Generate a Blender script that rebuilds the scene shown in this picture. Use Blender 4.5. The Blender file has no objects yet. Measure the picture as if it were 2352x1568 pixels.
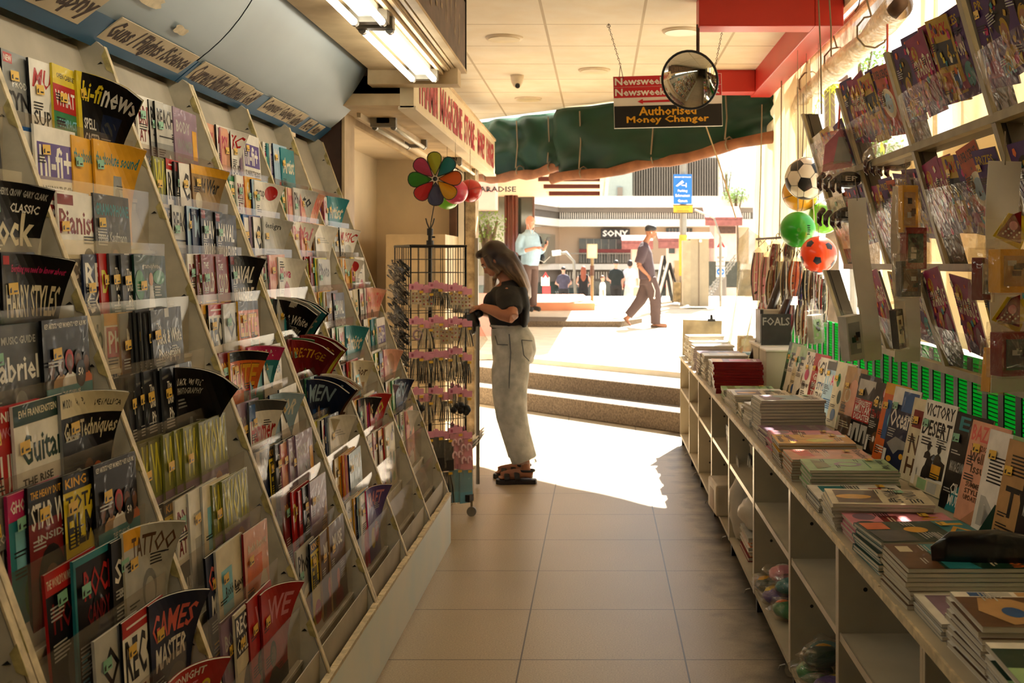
import bpy, bmesh, math, random
from mathutils import Vector, Matrix, noise as mnoise
R = random.Random(7)
sc = bpy.context.scene
# ------------------------------------------------------------------ camera, world, sun, exposure
FPX = 2576.0; VX, VY = 1378.0, 605.0; EYE = 1.464
cd = bpy.data.cameras.new('camera'); cam = bpy.data.objects.new('camera', cd)
sc.collection.objects.link(cam); sc.camera = cam
cam.location = (0, 0, EYE); cam.rotation_euler = (math.pi/2, 0, 0)
cd.sensor_width = 36; cd.lens = 36*FPX/2352
cd.shift_x = (1176-VX)/2352; cd.shift_y = -(784-VY)/2352
cd.clip_end = 400; cd.clip_start = .05
cd.dof.use_dof = True; cd.dof.focus_distance = 3.6; cd.dof.aperture_fstop = 8.0
w = bpy.data.worlds.new('world'); sc.world = w; w.use_nodes = True
wn = w.node_tree.nodes; wl = w.node_tree.links
bg = wn['Background']
tc = wn.new('ShaderNodeTexCoord'); sx = wn.new('ShaderNodeSeparateXYZ'); cr = wn.new('ShaderNodeValToRGB')
wl.new(tc.outputs['Generated'], sx.inputs[0]); wl.new(sx.outputs['Z'], cr.inputs[0]); wl.new(cr.outputs[0], bg.inputs[0])
cr.color_ramp.elements[0].color = (1, .97, .92, 1); cr.color_ramp.elements[1].color = (.84, .93, 1, 1)
bg.inputs[1].default_value = 1.7
sl = bpy.data.lights.new('sun', 'SUN'); so = bpy.data.objects.new('sun', sl); sc.collection.objects.link(so)
sl.energy = 38; sl.angle = .012; sl.color = (1, .94, .84)
so.rotation_euler = Vector((-.35, -1.0, -1.15)).to_track_quat('-Z', 'Y').to_euler()
sc.view_settings.view_transform = 'Standard'; sc.view_settings.look = 'None'; sc.view_settings.gamma = 1
sc.view_settings.use_curve_mapping = False; sc.view_settings.exposure = 0.12
sc.cycles.use_denoising = True
sc.cycles.max_bounces = 8; sc.cycles.diffuse_bounces = 4; sc.cycles.glossy_bounces = 3; sc.cycles.transmission_bounces = 6; sc.cycles.transparent_max_bounces = 14
sc.cycles.sample_clamp_indirect = 4.0

def P(px, py, y): return Vector(((px-VX)*y/FPX, y, EYE+(VY-py)*y/FPX))
def lin(c): return c/12.92 if c <= .04045 else ((c+.055)/1.055)**2.4
def hexc(h):
    h = h.lstrip('#'); return tuple(lin(int(h[i:i+2], 16)/255) for i in (0, 2, 4))
# ------------------------------------------------------------------ materials
MC = {}
def mat(name, col, rough=.6, metal=0, var=.12, vs=6, bump=0, bs=40, emit=0, trans=0, coat=0, alpha=1, transl=0, wrinkle=0, col2=None, spec=None):
    """principled material with procedural noise in its colour; col2 = second colour of the noise"""
    if name in MC: return MC[name]
    m = bpy.data.materials.new(name); m.use_nodes = True; MC[name] = m
    nt = m.node_tree; N = nt.nodes; L = nt.links; b = N['Principled BSDF']; out = N['Material Output']
    c = hexc(col) if isinstance(col, str) else col
    if spec is not None: b.inputs['Specular IOR Level'].default_value = spec
    b.inputs['Roughness'].default_value = rough; b.inputs['Metallic'].default_value = metal
    t = N.new('ShaderNodeTexCoord')
    if var > 0 or col2:
        n = N.new('ShaderNodeTexNoise'); n.inputs['Scale'].default_value = vs; n.inputs['Detail'].default_value = 4
        L.new(t.outputs['Object'], n.inputs['Vector'])
        mx = N.new('ShaderNodeMix'); mx.data_type = 'RGBA'
        rp = N.new('ShaderNodeMapRange'); rp.inputs[1].default_value = .35; rp.inputs[2].default_value = .65
        L.new(n.outputs['Fac'], rp.inputs[0]); L.new(rp.outputs[0], mx.inputs[0])
        c2 = hexc(col2) if col2 else tuple(x*(1-2*var) for x in c)
        mx.inputs[6].default_value = (*c, 1); mx.inputs[7].default_value = (*c2, 1)
        L.new(mx.outputs[2], b.inputs['Base Color'])
    else: b.inputs['Base Color'].default_value = (*c, 1)
    if bump:
        n2 = N.new('ShaderNodeTexNoise'); n2.inputs['Scale'].default_value = bs; n2.inputs['Detail'].default_value = 3
        L.new(t.outputs['Object'], n2.inputs['Vector'])
        bp = N.new('ShaderNodeBump'); bp.inputs['Strength'].default_value = bump; bp.inputs['Distance'].default_value = .02
        L.new(n2.outputs['Fac'], bp.inputs['Height']); L.new(bp.outputs[0], b.inputs['Normal'])
    if coat:
        b.inputs['Coat Weight'].default_value = coat; b.inputs['Coat Roughness'].default_value = .07
        if wrinkle:
            n3 = N.new('ShaderNodeTexNoise'); n3.inputs['Scale'].default_value = 9; n3.inputs['Detail'].default_value = 2; n3.inputs['Distortion'].default_value = .6
            L.new(t.outputs['Object'], n3.inputs['Vector'])
            b3 = N.new('ShaderNodeBump'); b3.inputs['Strength'].default_value = wrinkle; b3.inputs['Distance'].default_value = .03
            L.new(n3.outputs['Fac'], b3.inputs['Height']); L.new(b3.outputs[0], b.inputs['Coat Normal'])
    if emit:
        b.inputs['Emission Color'].default_value = (*c, 1); b.inputs['Emission Strength'].default_value = emit
    if transl:
        tr = N.new('ShaderNodeBsdfTranslucent'); tr.inputs[0].default_value = (*c, 1)
        ms = N.new('ShaderNodeMixShader'); ms.inputs[0].default_value = transl
        L.new(b.outputs[0], ms.inputs[1]); L.new(tr.outputs[0], ms.inputs[2]); L.new(ms.outputs[0], out.inputs[0])
    if alpha < 1:
        src = out.inputs[0].links[0].from_socket
        tp = N.new('ShaderNodeBsdfTransparent'); ms = N.new('ShaderNodeMixShader')
        ms.inputs[0].default_value = alpha
        L.new(tp.outputs[0], ms.inputs[1]); L.new(src, ms.inputs[2]); L.new(ms.outputs[0], out.inputs[0])
    return m
def clear(name, col, haze=.1, gloss=.12, rough=.05, wrinkle=0):
    """thin clear plastic: transparent, a little haze, fresnel gloss"""
    if name in MC: return MC[name]
    m = bpy.data.materials.new(name); m.use_nodes = True; MC[name] = m
    N = m.node_tree.nodes; L = m.node_tree.links; out = N['Material Output']; N.remove(N['Principled BSDF'])
    c = hexc(col)
    tp = N.new('ShaderNodeBsdfTransparent'); tp.inputs[0].default_value = (*[1-(1-x)*.35 for x in c], 1)
    df = N.new('ShaderNodeBsdfDiffuse'); df.inputs[0].default_value = (*c, 1)
    nz = N.new('ShaderNodeTexNoise'); nz.inputs['Scale'].default_value = 7; nz.inputs['Detail'].default_value = 5
    t = N.new('ShaderNodeTexCoord'); L.new(t.outputs['Object'], nz.inputs[0])
    mr = N.new('ShaderNodeMapRange'); mr.inputs[1].default_value = .3; mr.inputs[2].default_value = .75; mr.inputs[3].default_value = haze*.4; mr.inputs[4].default_value = haze*1.6
    L.new(nz.outputs['Fac'], mr.inputs[0])
    m1 = N.new('ShaderNodeMixShader'); L.new(mr.outputs[0], m1.inputs[0]); L.new(tp.outputs[0], m1.inputs[1]); L.new(df.outputs[0], m1.inputs[2])
    gl = N.new('ShaderNodeBsdfGlossy'); gl.inputs['Roughness'].default_value = rough
    fr = N.new('ShaderNodeLayerWeight'); pw = N.new('ShaderNodeMath'); pw.operation = 'POWER'; pw.inputs[1].default_value = 6; L.new(fr.outputs['Facing'], pw.inputs[0])
    ad = N.new('ShaderNodeMath'); ad.operation = 'MULTIPLY_ADD'; ad.inputs[1].default_value = .4; ad.inputs[2].default_value = gloss*.16
    L.new(pw.outputs[0], ad.inputs[0])
    if wrinkle:
        b3 = N.new('ShaderNodeBump'); b3.inputs['Strength'].default_value = wrinkle; b3.inputs['Distance'].default_value = .03
        n3 = N.new('ShaderNodeTexNoise'); n3.inputs['Scale'].default_value = 14; n3.inputs['Distortion'].default_value = 1
        L.new(t.outputs['Object'], n3.inputs[0]); L.new(n3.outputs['Fac'], b3.inputs['Height']); L.new(b3.outputs[0], gl.inputs['Normal']); L.new(b3.outputs[0], fr.inputs['Normal'])
    m2 = N.new('ShaderNodeMixShader'); L.new(ad.outputs[0], m2.inputs[0]); L.new(m1.outputs[0], m2.inputs[1]); L.new(gl.outputs[0], m2.inputs[2])
    L.new(m2.outputs[0], out.inputs[0])
    return m
# ------------------------------------------------------------------ mesh builder
TXT = {}
def text_geo(s, bold=.0):
    k = (s, bold)
    if k in TXT: return TXT[k]
    c = bpy.data.curves.new('lettering', 'FONT'); c.body = s; c.size = 1; c.resolution_u = 1; c.offset = bold; c.fill_mode = 'FRONT'
    o = bpy.data.objects.new('lettering', c)
    me = bpy.data.meshes.new_from_object(o)
    vs = [(v.co.x, v.co.y) for v in me.vertices]; fs = [tuple(p.vertices) for p in me.polygons]
    bpy.data.objects.remove(o); bpy.data.curves.remove(c); bpy.data.meshes.remove(me)
    if vs:
        x0 = min(v[0] for v in vs); x1 = max(v[0] for v in vs); y0 = min(v[1] for v in vs); y1 = max(v[1] for v in vs)
        vs = [((v[0]-x0)/max(x1-x0, 1e-6), (v[1]-y0)/max(y1-y0, 1e-6)) for v in vs]
        asp = (x1-x0)/max(y1-y0, 1e-6)
    else: asp = 1
    TXT[k] = (vs, fs, asp); return TXT[k]
class MB:
    def __init__(s): s.v = []; s.f = []; s.mi = []; s.mats = []; s.M = Matrix()
    def m(s, mt):
        if mt not in s.mats: s.mats.append(mt)
        return s.mats.index(mt)
    def add(s, vs, fs, mt):
        b = len(s.v); i = s.m(mt)
        s.v += [s.M @ Vector(v) for v in vs]
        for f in fs: s.f.append(tuple(b+k for k in f)); s.mi.append(i)
    def box(s, a, b, mt):
        (x0, y0, z0), (x1, y1, z1) = a, b
        s.add([(x0,y0,z0),(x1,y0,z0),(x1,y1,z0),(x0,y1,z0),(x0,y0,z1),(x1,y0,z1),(x1,y1,z1),(x0,y1,z1)],
              [(0,3,2,1),(4,5,6,7),(0,1,5,4),(1,2,6,5),(2,3,7,6),(3,0,4,7)], mt)
    def cbox(s, c, d, mt): s.box([c[i]-d[i]/2 for i in range(3)], [c[i]+d[i]/2 for i in range(3)], mt)
    def poly(s, pts, mt): s.add(pts, [tuple(range(len(pts)))], mt)
    def prism(s, pts, vec, mt):
        n = len(pts); vec = Vector(vec); q = [Vector(p) for p in pts]
        s.add(q+[p+vec for p in q], [tuple(range(n-1, -1, -1)), tuple(range(n, 2*n))]+[(i, (i+1) % n, n+(i+1) % n, n+i) for i in range(n)], mt)
    def grid(s, fn, nu, nv, mt):
        vs = [fn(i/nu, j/nv) for j in range(nv+1) for i in range(nu+1)]
        s.add(vs, [(j*(nu+1)+i, j*(nu+1)+i+1, (j+1)*(nu+1)+i+1, (j+1)*(nu+1)+i) for j in range(nv) for i in range(nu)], mt)
    def tube(s, pts, r, mt, n=8, cap=True, up=None):
        """r: number, or list of numbers or (rx, ry) per point; up fixes the ry axis"""
        pts = [Vector(p) for p in pts]; k = len(pts); vs = []
        if not isinstance(r, list): r = [r]*k
        pu = None
        for i, p in enumerate(pts):
            t = (pts[min(i+1, k-1)]-pts[max(i-1, 0)])
            if t.length < 1e-9: t = Vector((0, 0, 1))
            t.normalize()
            if up is not None: u = Vector(up)
            elif pu is not None: u = pu
            else: u = Vector((0, 0, 1)) if abs(t.z) < .9 else Vector((0, 1, 0))
            a = u.cross(t)
            if a.length < 1e-6: a = Vector((1, 0, 0)).cross(t)
            a.normalize(); b = t.cross(a).normalized(); pu = b
            rx, ry = r[i] if isinstance(r[i], tuple) else (r[i], r[i])
            for j in range(n):
                an = 2*math.pi*j/n; vs.append(p+a*(math.cos(an)*rx)+b*(math.sin(an)*ry))
        fs = [(i*n+j, i*n+(j+1) % n, (i+1)*n+(j+1) % n, (i+1)*n+j) for i in range(k-1) for j in range(n)]
        if cap: fs += [tuple(range(n-1, -1, -1)), tuple(range((k-1)*n, k*n))]
        s.add(vs, fs, mt)
    def ball(s, c, r, mt, nu=14, nv=9, rot=None):
        if not isinstance(r, (tuple, list)): r = (r, r, r)
        c = Vector(c); vs = [Vector((0, 0, -r[2]))]
        for j in range(1, nv):
            ph = math.pi*j/nv-math.pi/2
            for i in range(nu):
                th = 2*math.pi*i/nu; vs.append(Vector((math.cos(ph)*math.cos(th)*r[0], math.cos(ph)*math.sin(th)*r[1], math.sin(ph)*r[2])))
        vs.append(Vector((0, 0, r[2]))); n = len(vs)-1
        fs = [(0, 1+(i+1) % nu, 1+i) for i in range(nu)]+[(n, n-nu+i, n-nu+(i+1) % nu) for i in range(nu)]
        fs += [(1+j*nu+i, 1+j*nu+(i+1) % nu, 1+(j+1)*nu+(i+1) % nu, 1+(j+1)*nu+i) for j in range(nv-2) for i in range(nu)]
        if rot is not None: vs = [rot @ v for v in vs]
        s.add([v+c for v in vs], fs, mt)
    def text(s, t, x0, y0, w_, h_, mt, z=0, bold=0, shear=0, keep=False):
        vs, fs, asp = text_geo(t, bold)
        if keep:
            k = min(w_/asp, h_); ww, hh = k*asp, k; x0 += (w_-ww)/2; y0 += (h_-hh)/2; w_, h_ = ww, hh
        s.add([(x0+a*w_+shear*b*h_, y0+b*h_, z) for a, b in vs], fs, mt)
    def mesh(s, name, off=None, smooth=False, inv=None):
        me = bpy.data.meshes.new(name)
        vs = s.v
        if inv is not None: vs = [inv @ v for v in vs]
        me.from_pydata([tuple(v) for v in vs], [], s.f)
        for m_ in s.mats: me.materials.append(m_)
        me.polygons.foreach_set('material_index', s.mi)
        if smooth: me.polygons.foreach_set('use_smooth', [True]*len(me.polygons))
        me.update(); return me
    def build(s, name, parent=None, smooth=False, local=False):
        """vertices are in world coordinates (local=True: in the parent's)"""
        inv = None
        loc = None
        if parent is not None and not local: inv = wm(parent).inverted()
        if parent is None and s.v:
            xs = [v.x for v in s.v]; ys = [v.y for v in s.v]; zs = [v.z for v in s.v]
            loc = Vector(((min(xs)+max(xs))/2, (min(ys)+max(ys))/2, min(zs))); inv = Matrix.Translation(-loc)
        o = bpy.data.objects.new(name, s.mesh(name, smooth=smooth, inv=inv)); sc.collection.objects.link(o)
        if loc is not None: o.location = loc
        if parent is not None: o.parent = parent
        return o
def wm(o):
    M = Matrix.LocRotScale(o.location, o.rotation_euler, o.scale)
    return wm(o.parent) @ M if o.parent else M
def tag(o, label=None, cat=None, group=None, kind=None):
    if label: o['label'] = label
    if cat: o['category'] = cat
    if group: o['group'] = group
    if kind: o['kind'] = kind
    return o
def empty(name, loc, label=None, cat=None, group=None, kind=None, rot=(0, 0, 0)):
    o = bpy.data.objects.new(name, None); sc.collection.objects.link(o); o.location = loc; o.rotation_euler = rot
    o.empty_display_size = .05
    return tag(o, label, cat, group, kind)
def copy_tree(o, parent=None):
    c = o.copy(); sc.collection.objects.link(c); c.parent = parent
    for ch in list(o.children): copy_tree(ch, c)
    return c
def mod(o, kind, **k):
    m = o.modifiers.new(kind.lower(), kind)
    for a, b in k.items(): setattr(m, a, b)
    return m
def bev(o, w_=.003, seg=2): return mod(o, 'BEVEL', width=w_, segments=seg, limit_method='ANGLE')
def struct(mb, name, label, parent=None):
    o = mb.build(name, parent)
    if parent is None: tag(o, label, 'building', kind='structure')
    return o
ORD = ['first','second','third','fourth','fifth','sixth','seventh','eighth','ninth','tenth','eleventh','twelfth','thirteenth','fourteenth','fifteenth','sixteenth','seventeenth','eighteenth','nineteenth','twentieth','twenty-first','twenty-second','twenty-third','twenty-fourth','twenty-fifth','twenty-sixth','twenty-seventh','twenty-eighth']
def rotz(a): return Matrix.Rotation(a, 4, 'Z')
def T(*a): return Matrix.Translation(a)
# ------------------------------------------------------------------ shared materials
def tile_mat(name, col, col2, line, px, ox, py, oy, lw, rough, vs=30, spec=.5, dirt=None):
    m = mat(name, col, rough, 0, .1, vs, col2=col2); N = m.node_tree.nodes; L = m.node_tree.links; b = N['Principled BSDF']
    src = b.inputs['Base Color'].links[0].from_socket
    g = N.new('ShaderNodeNewGeometry'); s = N.new('ShaderNodeSeparateXYZ'); L.new(g.outputs['Position'], s.inputs[0])
    outs = []
    for ax, p, o in (('X', px, ox), ('Y', py, oy)):
        a = N.new('ShaderNodeMath'); a.operation = 'SUBTRACT'; a.inputs[1].default_value = o; L.new(s.outputs[ax], a.inputs[0])
        d = N.new('ShaderNodeMath'); d.operation = 'PINGPONG'; d.inputs[1].default_value = p/2; L.new(a.outputs[0], d.inputs[0])
        e = N.new('ShaderNodeMath'); e.operation = 'LESS_THAN'; e.inputs[1].default_value = lw; L.new(d.outputs[0], e.inputs[0]); outs.append(e)
    mxm = N.new('ShaderNodeMath'); mxm.operation = 'MAXIMUM'; L.new(outs[0].outputs[0], mxm.inputs[0]); L.new(outs[1].outputs[0], mxm.inputs[1])
    # big soft wear
    n = N.new('ShaderNodeTexNoise'); n.inputs['Scale'].default_value = 1.3; n.inputs['Detail'].default_value = 6; L.new(g.outputs['Position'], n.inputs[0])
    mr = N.new('ShaderNodeMapRange'); mr.inputs[1].default_value = .4; mr.inputs[2].default_value = .7; mr.inputs[4].default_value = .35; L.new(n.outputs['Fac'], mr.inputs[0])
    m0 = N.new('ShaderNodeMix'); m0.data_type = 'RGBA'; L.new(mr.outputs[0], m0.inputs[0]); L.new(src, m0.inputs[6]); m0.inputs[7].default_value = (*[x*.55 for x in hexc(col)], 1)
    mx = N.new('ShaderNodeMix'); mx.data_type = 'RGBA'; L.new(mxm.outputs[0], mx.inputs[0]); L.new(m0.outputs[2], mx.inputs[6]); mx.inputs[7].default_value = (*hexc(line), 1)
    last = mx.outputs[2]
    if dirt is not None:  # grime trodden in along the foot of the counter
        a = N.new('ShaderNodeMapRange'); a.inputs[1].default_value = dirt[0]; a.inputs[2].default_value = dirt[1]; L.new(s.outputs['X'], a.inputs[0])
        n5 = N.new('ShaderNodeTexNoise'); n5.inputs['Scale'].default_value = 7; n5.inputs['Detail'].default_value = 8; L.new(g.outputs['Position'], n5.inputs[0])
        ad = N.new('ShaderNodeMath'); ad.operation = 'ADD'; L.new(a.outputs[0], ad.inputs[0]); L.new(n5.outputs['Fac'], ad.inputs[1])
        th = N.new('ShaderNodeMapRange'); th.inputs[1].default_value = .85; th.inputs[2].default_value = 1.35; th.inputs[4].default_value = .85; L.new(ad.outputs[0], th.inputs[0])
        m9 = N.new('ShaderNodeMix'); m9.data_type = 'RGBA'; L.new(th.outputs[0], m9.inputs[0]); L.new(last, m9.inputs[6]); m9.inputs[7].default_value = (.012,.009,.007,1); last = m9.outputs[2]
    L.new(last, b.inputs['Base Color'])
    return m
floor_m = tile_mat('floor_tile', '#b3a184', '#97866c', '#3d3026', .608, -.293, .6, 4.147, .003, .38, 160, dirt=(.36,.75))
ceil_m = tile_mat('ceiling_tile', '#f2e6d0', '#ecdcc0', '#b8a484', .565, -.32, .65, 7.2, .008, .7, 5)
cream = mat('cream_paint', '#ead8bb', .6, var=.06, vs=3)
wallm = mat('wall_paint', '#ded3bb', .7, var=.1, vs=2.5, bump=.1)
blue = mat('canopy_blue', '#8b969a', .45, var=.05, vs=2)
dblue = mat('canopy_dark_blue', '#1b5478', .45, var=.1, vs=5)
wood = mat('rack_wood', '#c6bda8', .55, var=.12, vs=14)
woodedge = mat('rack_wood_edge', '#dcc8a0', .5, var=.2, vs=30)
redp = mat('red_beam_paint', '#c22a20', .45, var=.06, vs=3)
green = mat('green_tarp', '#073822', .5, var=.15, vs=3, spec=.3)
brownroll = mat('brown_canvas', '#a8704c', .7, var=.2, vs=9, transl=.15)
conc = mat('step_concrete', '#6e5d48', .85, var=.2, vs=60, bump=.3, bs=90, col2='#4a3c2c')
pave = mat('pavement', '#d9ceb8', .9, var=.08, vs=4)
pave2 = mat('pavement_salmon', '#d98f66', .9, var=.12, vs=2)
black = mat('black_metal', '#15120f', .45, var=.1)
blackp = mat('black_plastic', '#141312', .4, var=.1)
grey = mat('grey_metal', '#8f8a80', .4, .6, var=.1)
brass = mat('dull_steel', '#a79c86', .35, .9, var=.15)
dirty = mat('dirty_cream_metal', '#d6bd94', .5, var=.25, vs=5, col2='#b89c74')
brownm = mat('brown_paint', '#5d4030', .55, var=.2, vs=8)
cord = mat('cord', '#8a7a64', .8, var=.1)
rust = mat('rusty_iron', '#5b4030', .7, .4, var=.3, vs=30)
white = mat('white_paint', '#f2ece0', .6, var=.04)
tubem = mat('lit_tube', '#f4efdc', .4, emit=13, var=0)
tubeoff = mat('unlit_tube', '#f3ecdc', .3, var=.03)
tarpm = mat('cream_tarp', '#efe6cd', .55, var=.12, vs=2.2, transl=.55, col2='#d9c39a')
clearp = clear('clear_pvc', '#f4ead2', .35, .2, .12, .3)
acry = clear('acrylic', '#ded4c4', .045, .25, .06)
wrapm = clear('wrap_film', '#f0e8d8', .06, .5, .08, .8)
# ------------------------------------------------------------------ the setting
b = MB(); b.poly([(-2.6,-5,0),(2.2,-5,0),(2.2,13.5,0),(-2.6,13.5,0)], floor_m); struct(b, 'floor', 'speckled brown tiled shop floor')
# ceiling, far edge runs slantwise
cz = 2.86
b = MB(); b.prism([(-2.6,-5,cz),(1.32,-5,cz),(1.32,8.62,cz),(-2.6,12.2,cz)], (0,0,.14), ceil_m); struct(b, 'ceiling', 'cream grid ceiling over the shop front')
b = MB(); b.box((-1.75,-5,0),(-1.66,5.95,cz), wallm); struct(b, 'wall_left', 'cream wall behind the magazine rack')
b = MB(); b.box((-2.6,-5.1,0),(2.2,-5,3.2), mat('rear_wall', '#6a6050', .8)); struct(b, 'wall_rear', 'wall at the rear of the shop')
b = MB(); b.box((1.42,-5,0),(1.48,.9,3.2), wallm); b.box((1.385,2.0,0),(1.41,9.0,.70), mat('dark_board', '#2c2a24', .8)); struct(b, 'wall_right', 'low dark wall behind the counter')
b = MB()
b.box((-1.62,5.97,0),(-1.365,6.17,2.41), brownm); b.box((-1.37,5.95,0),(-1.355,6.19,2.41), dirty)
struct(b, 'trim_1', 'dark brown pillar at the end of the rack')
b = MB()
b.box((-2.0,6.17,0),(-1.91,9.7,2.36), cream); b.box((-2.0,9.6,0),(-1.16,9.7,2.36), cream); b.box((-2.0,6.1,2.35),(-1.4,9.7,2.5), cream)
b.box((-1.66,8.7,0),(-1.2,9.6,1.69), mat('cream_cupboard', '#d3bd98', .6))
struct(b, 'wall_alcove', 'cream alcove beyond the magazine rack')
b = MB()
b.box((-1.27,9.45,0),(-1.21,9.62,2.3), brownm); b.box((-1.20,9.5,0),(-1.14,9.62,2.3), white)
b.box((-1.15,9.5,0),(-1.055,9.75,2.4), mat('rough_concrete', '#b6a283', .9, var=.25, vs=14, bump=.5))
b.box((-1.06,9.48,0),(-1.03,9.52,1.68), grey)
struct(b, 'trim_2', 'door jamb and concrete pillar beside the steps')
# soffit and shutter rails on the left
b = MB()
b.box((-1.36,5.72,2.27),(-1.02,10.1,2.42), dirty)
for x_, z_ in ((-1.40,2.30),(-1.44,2.27),(-1.48,2.29)): b.box((x_-.012,5.9,z_),(x_+.012,9.6,z_+.06), dirty)
b.box((-1.37,5.95,2.285),(-1.365,9.6,2.30), blackp)
b.box((-1.3,6.0,2.245),(-1.28,9.9,2.27), cream)
struct(b, 'trim_3', 'dirty cream soffit with shutter rails')
b = MB()
b.box((-1.15,-2,2.43),(-.75,5.62,2.5), dirty); b.box((-1.32,-2,2.62),(-1.15,5.62,2.68), brownm)
b.box((-1.16,5.6,2.36),(-.71,5.72,2.8), dirty); b.box((-1.5,5.72,2.33),(-1.02,5.9,2.86), brownm)
for x_ in (-.79,-.765,-.735): b.box((x_-.008,-2,2.405+(x_+.79)*.6),(x_+.008,5.6,2.46), dirty)
b.box((-.86,-2,2.425),(-.84,5.55,2.43), blackp)
b.box((-1.02,5.62,2.41),(-.82,5.66,2.435), blackp)
struct(b, 'trim_4', 'cream beam casing above the rack carrying the tube lamps')
# brown side board with faint handwriting
b = MB(); b.box((-.715,-2,2.45),(-.69,5.75,2.80), mat('brown_board', '#6b5240', .6, var=.2, vs=7))
b.box((-.72,-2,2.44),(-.685,5.77,2.455), dirty); b.box((-.718,5.745,2.45),(-.685,5.765,2.82), black)
chalk = mat('faded_chalk', '#a58e70', .9)
b.M = Matrix(((0,0,1,-.689),(1,0,0,0),(0,1,0,0),(0,0,0,1)))
for i in range(16):
    y = 3.2+i*.15; x0 = y; z0 = 2.5+R.random()*.08
    b.text(R.choice(['M','S','W','N','Z']), x0, z0, .05, .17, chalk, z=.001+i*1e-5, shear=.1)
o = b.build('sign_board'); tag(o, 'brown sideboard of faded handwriting along the ceiling beam', 'sign board')
# long light box sign
b = MB(); b.box((-1.02,5.72,2.26),(-.95,10.12,2.575), mat('sign_cream', '#ead8b4', .5, var=.05))
b.box((-1.03,5.72,2.565),(-.94,10.13,2.585), dirty); b.box((-1.03,5.72,2.25),(-.94,10.13,2.268), cream)
o_sign = b.build('shop_sign'); tag(o_sign, 'long cream fascia sign with tall red lettering along the shop front', 'sign')
redl = mat('sign_red', '#b3202a', .5, var=.1)
b = MB(); b.M = Matrix(((0,0,1,-.949),(1,0,0,0),(0,1,0,0),(0,0,0,1)))
for s_, y0, y1 in (('THAMBI', 5.85, 6.55), ('MAGAZINE', 6.66, 7.72), ('STORE', 7.84, 8.48), ('-', 8.55, 8.62), ('MONEY', 8.7, 9.25), ('CHANGER', 9.33, 10.02)):
    if s_ == '-': b.text(s_, y0, 2.41, y1-y0, .02, redl, z=.002)
    else: b.text(s_, y0, 2.305, y1-y0, .215, redl, z=.002, bold=.035)
b.build('lettering', o_sign)
# red beams
b = MB()
b.box((1.12,5.84,2.70),(1.27,8.35,2.98), redp); b.box((.515,5.84,2.70),(1.12,6.0,2.98), redp); b.box((.72,8.08,2.70),(1.12,8.25,2.86), redp)
o = struct(b, 'trim_5', 'red painted roof beams'); bev(o, .006)
# steps
E = Vector((.692,-.722,0)); Nn = Vector((.722,.692,0)); L0 = Vector((0,10.38,0))
def LN(a, d, z): p = L0+E*a+Nn*d; return (p.x, p.y, z)
b = MB()
b.prism([LN(-3,0,0),LN(4,0,0),LN(4,.36,0),LN(-3,.36,0)], (0,0,.18), conc)
b.prism([LN(-3,.36,0),LN(4,.36,0),LN(4,1.05,0),LN(-3,1.05,0)], (0,0,.335), conc)
o = struct(b, 'trim_6', 'two worn concrete steps up to the street'); bev(o, .015)
# street ground
b = MB()
a0, a1 = LN(-5,1.05,.37), LN(6,1.05,.37)
b.prism([LN(-5,1.05,.2),LN(6,1.05,.2),(9,19.3,.2),(-8,19.3,.2)], (0,0,.19), pave)
b.poly([(-8,19.3,.392),(9,19.3,.392),(12,27.6,.66),(-12,27.6,.66)], pave)
b.poly([(-12,27.6,.66),(12,27.6,.66),(14,30,-.3),(-14,30,-.3)], pave)
struct(b, 'pavement', 'sunlit pavement outside the shop')
b = MB(); b.prism([(-8,19.26,.3),(.35,18.9,.3),(.75,19.9,.3),(-8,22.0,.3)], (0,0,.19), conc); b.prism([(-2.6,22.6,.3),(-.1,22.9,.3),(-.4,26.9,.3),(-2.6,26.9,.3)], (0,0,.29), pave2)
for v in b.v:
    if v.z > .4 and v.y > 20: v.z += (v.y-19.3)*.018
struct(b, 'curb', 'low kerb across the pavement')
b = MB(); b.poly([(-60,29.5,-.3),(60,29.5,-.3),(60,160,-.3),(-60,160,-.3)], mat('asphalt', '#a39a8c', .9)); b.poly([(9,9,-.1),(40,9,-.1),(40,30,-.1),(9,30,-.1)], pave)
b.poly([(1.5,-5,-.05),(9.2,-5,-.05),(9.2,20,-.05),(1.5,20,-.05)], pave)
struct(b, 'road', 'street beyond the pavement')
# ------------------------------------------------------------------ ceiling fittings
i = 0
for px, py in ((1158,86),(1565,70),(1365,160),(1213,226)):
    r_ = VY-py; y = 1.396*FPX/r_; x = (px-VX)*1.396/r_
    e = empty('ceiling_light', (x, y, cz), 'unlit round recessed ceiling lamp, '+['first in the row beside the brown sign board','beside the red beam','in the middle of the ceiling','above the end of the fascia sign'][i], 'ceiling lamp', 'round ceiling lamps'); i += 1
    b = MB(); b.tube([(x,y,cz-.012),(x,y,cz+.002)], [.112,.118], ceil_m if False else cream, 28); b.build('rim', e, True)
    b = MB(); b.tube([(x,y,cz-.016),(x,y,cz-.01)], .098, mat('lamp_glass', '#efdcb0', .3), 28); b.build('diffuser', e)
x, y = (1188-VX)*1.4/433, 1.4*FPX/433
e = empty('security_camera', (x,y,cz), 'small cream dome security camera on the grid ceiling', 'camera')
b = MB(); b.tube([(x,y,cz),(x,y,cz-.02),(x,y,cz-.06)], [.05,.05,.042], cream, 20); b.build('housing', e, True)
b = MB(); b.ball((x,y-.01,cz-.06), .036, cream); b.build('eye_ball', e, True)
b = MB(); b.tube([(x+.005,y-.03,cz-.075),(x+.006,y-.05,cz-.088)], .018, blackp, 14); b.build('lens', e)
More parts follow.
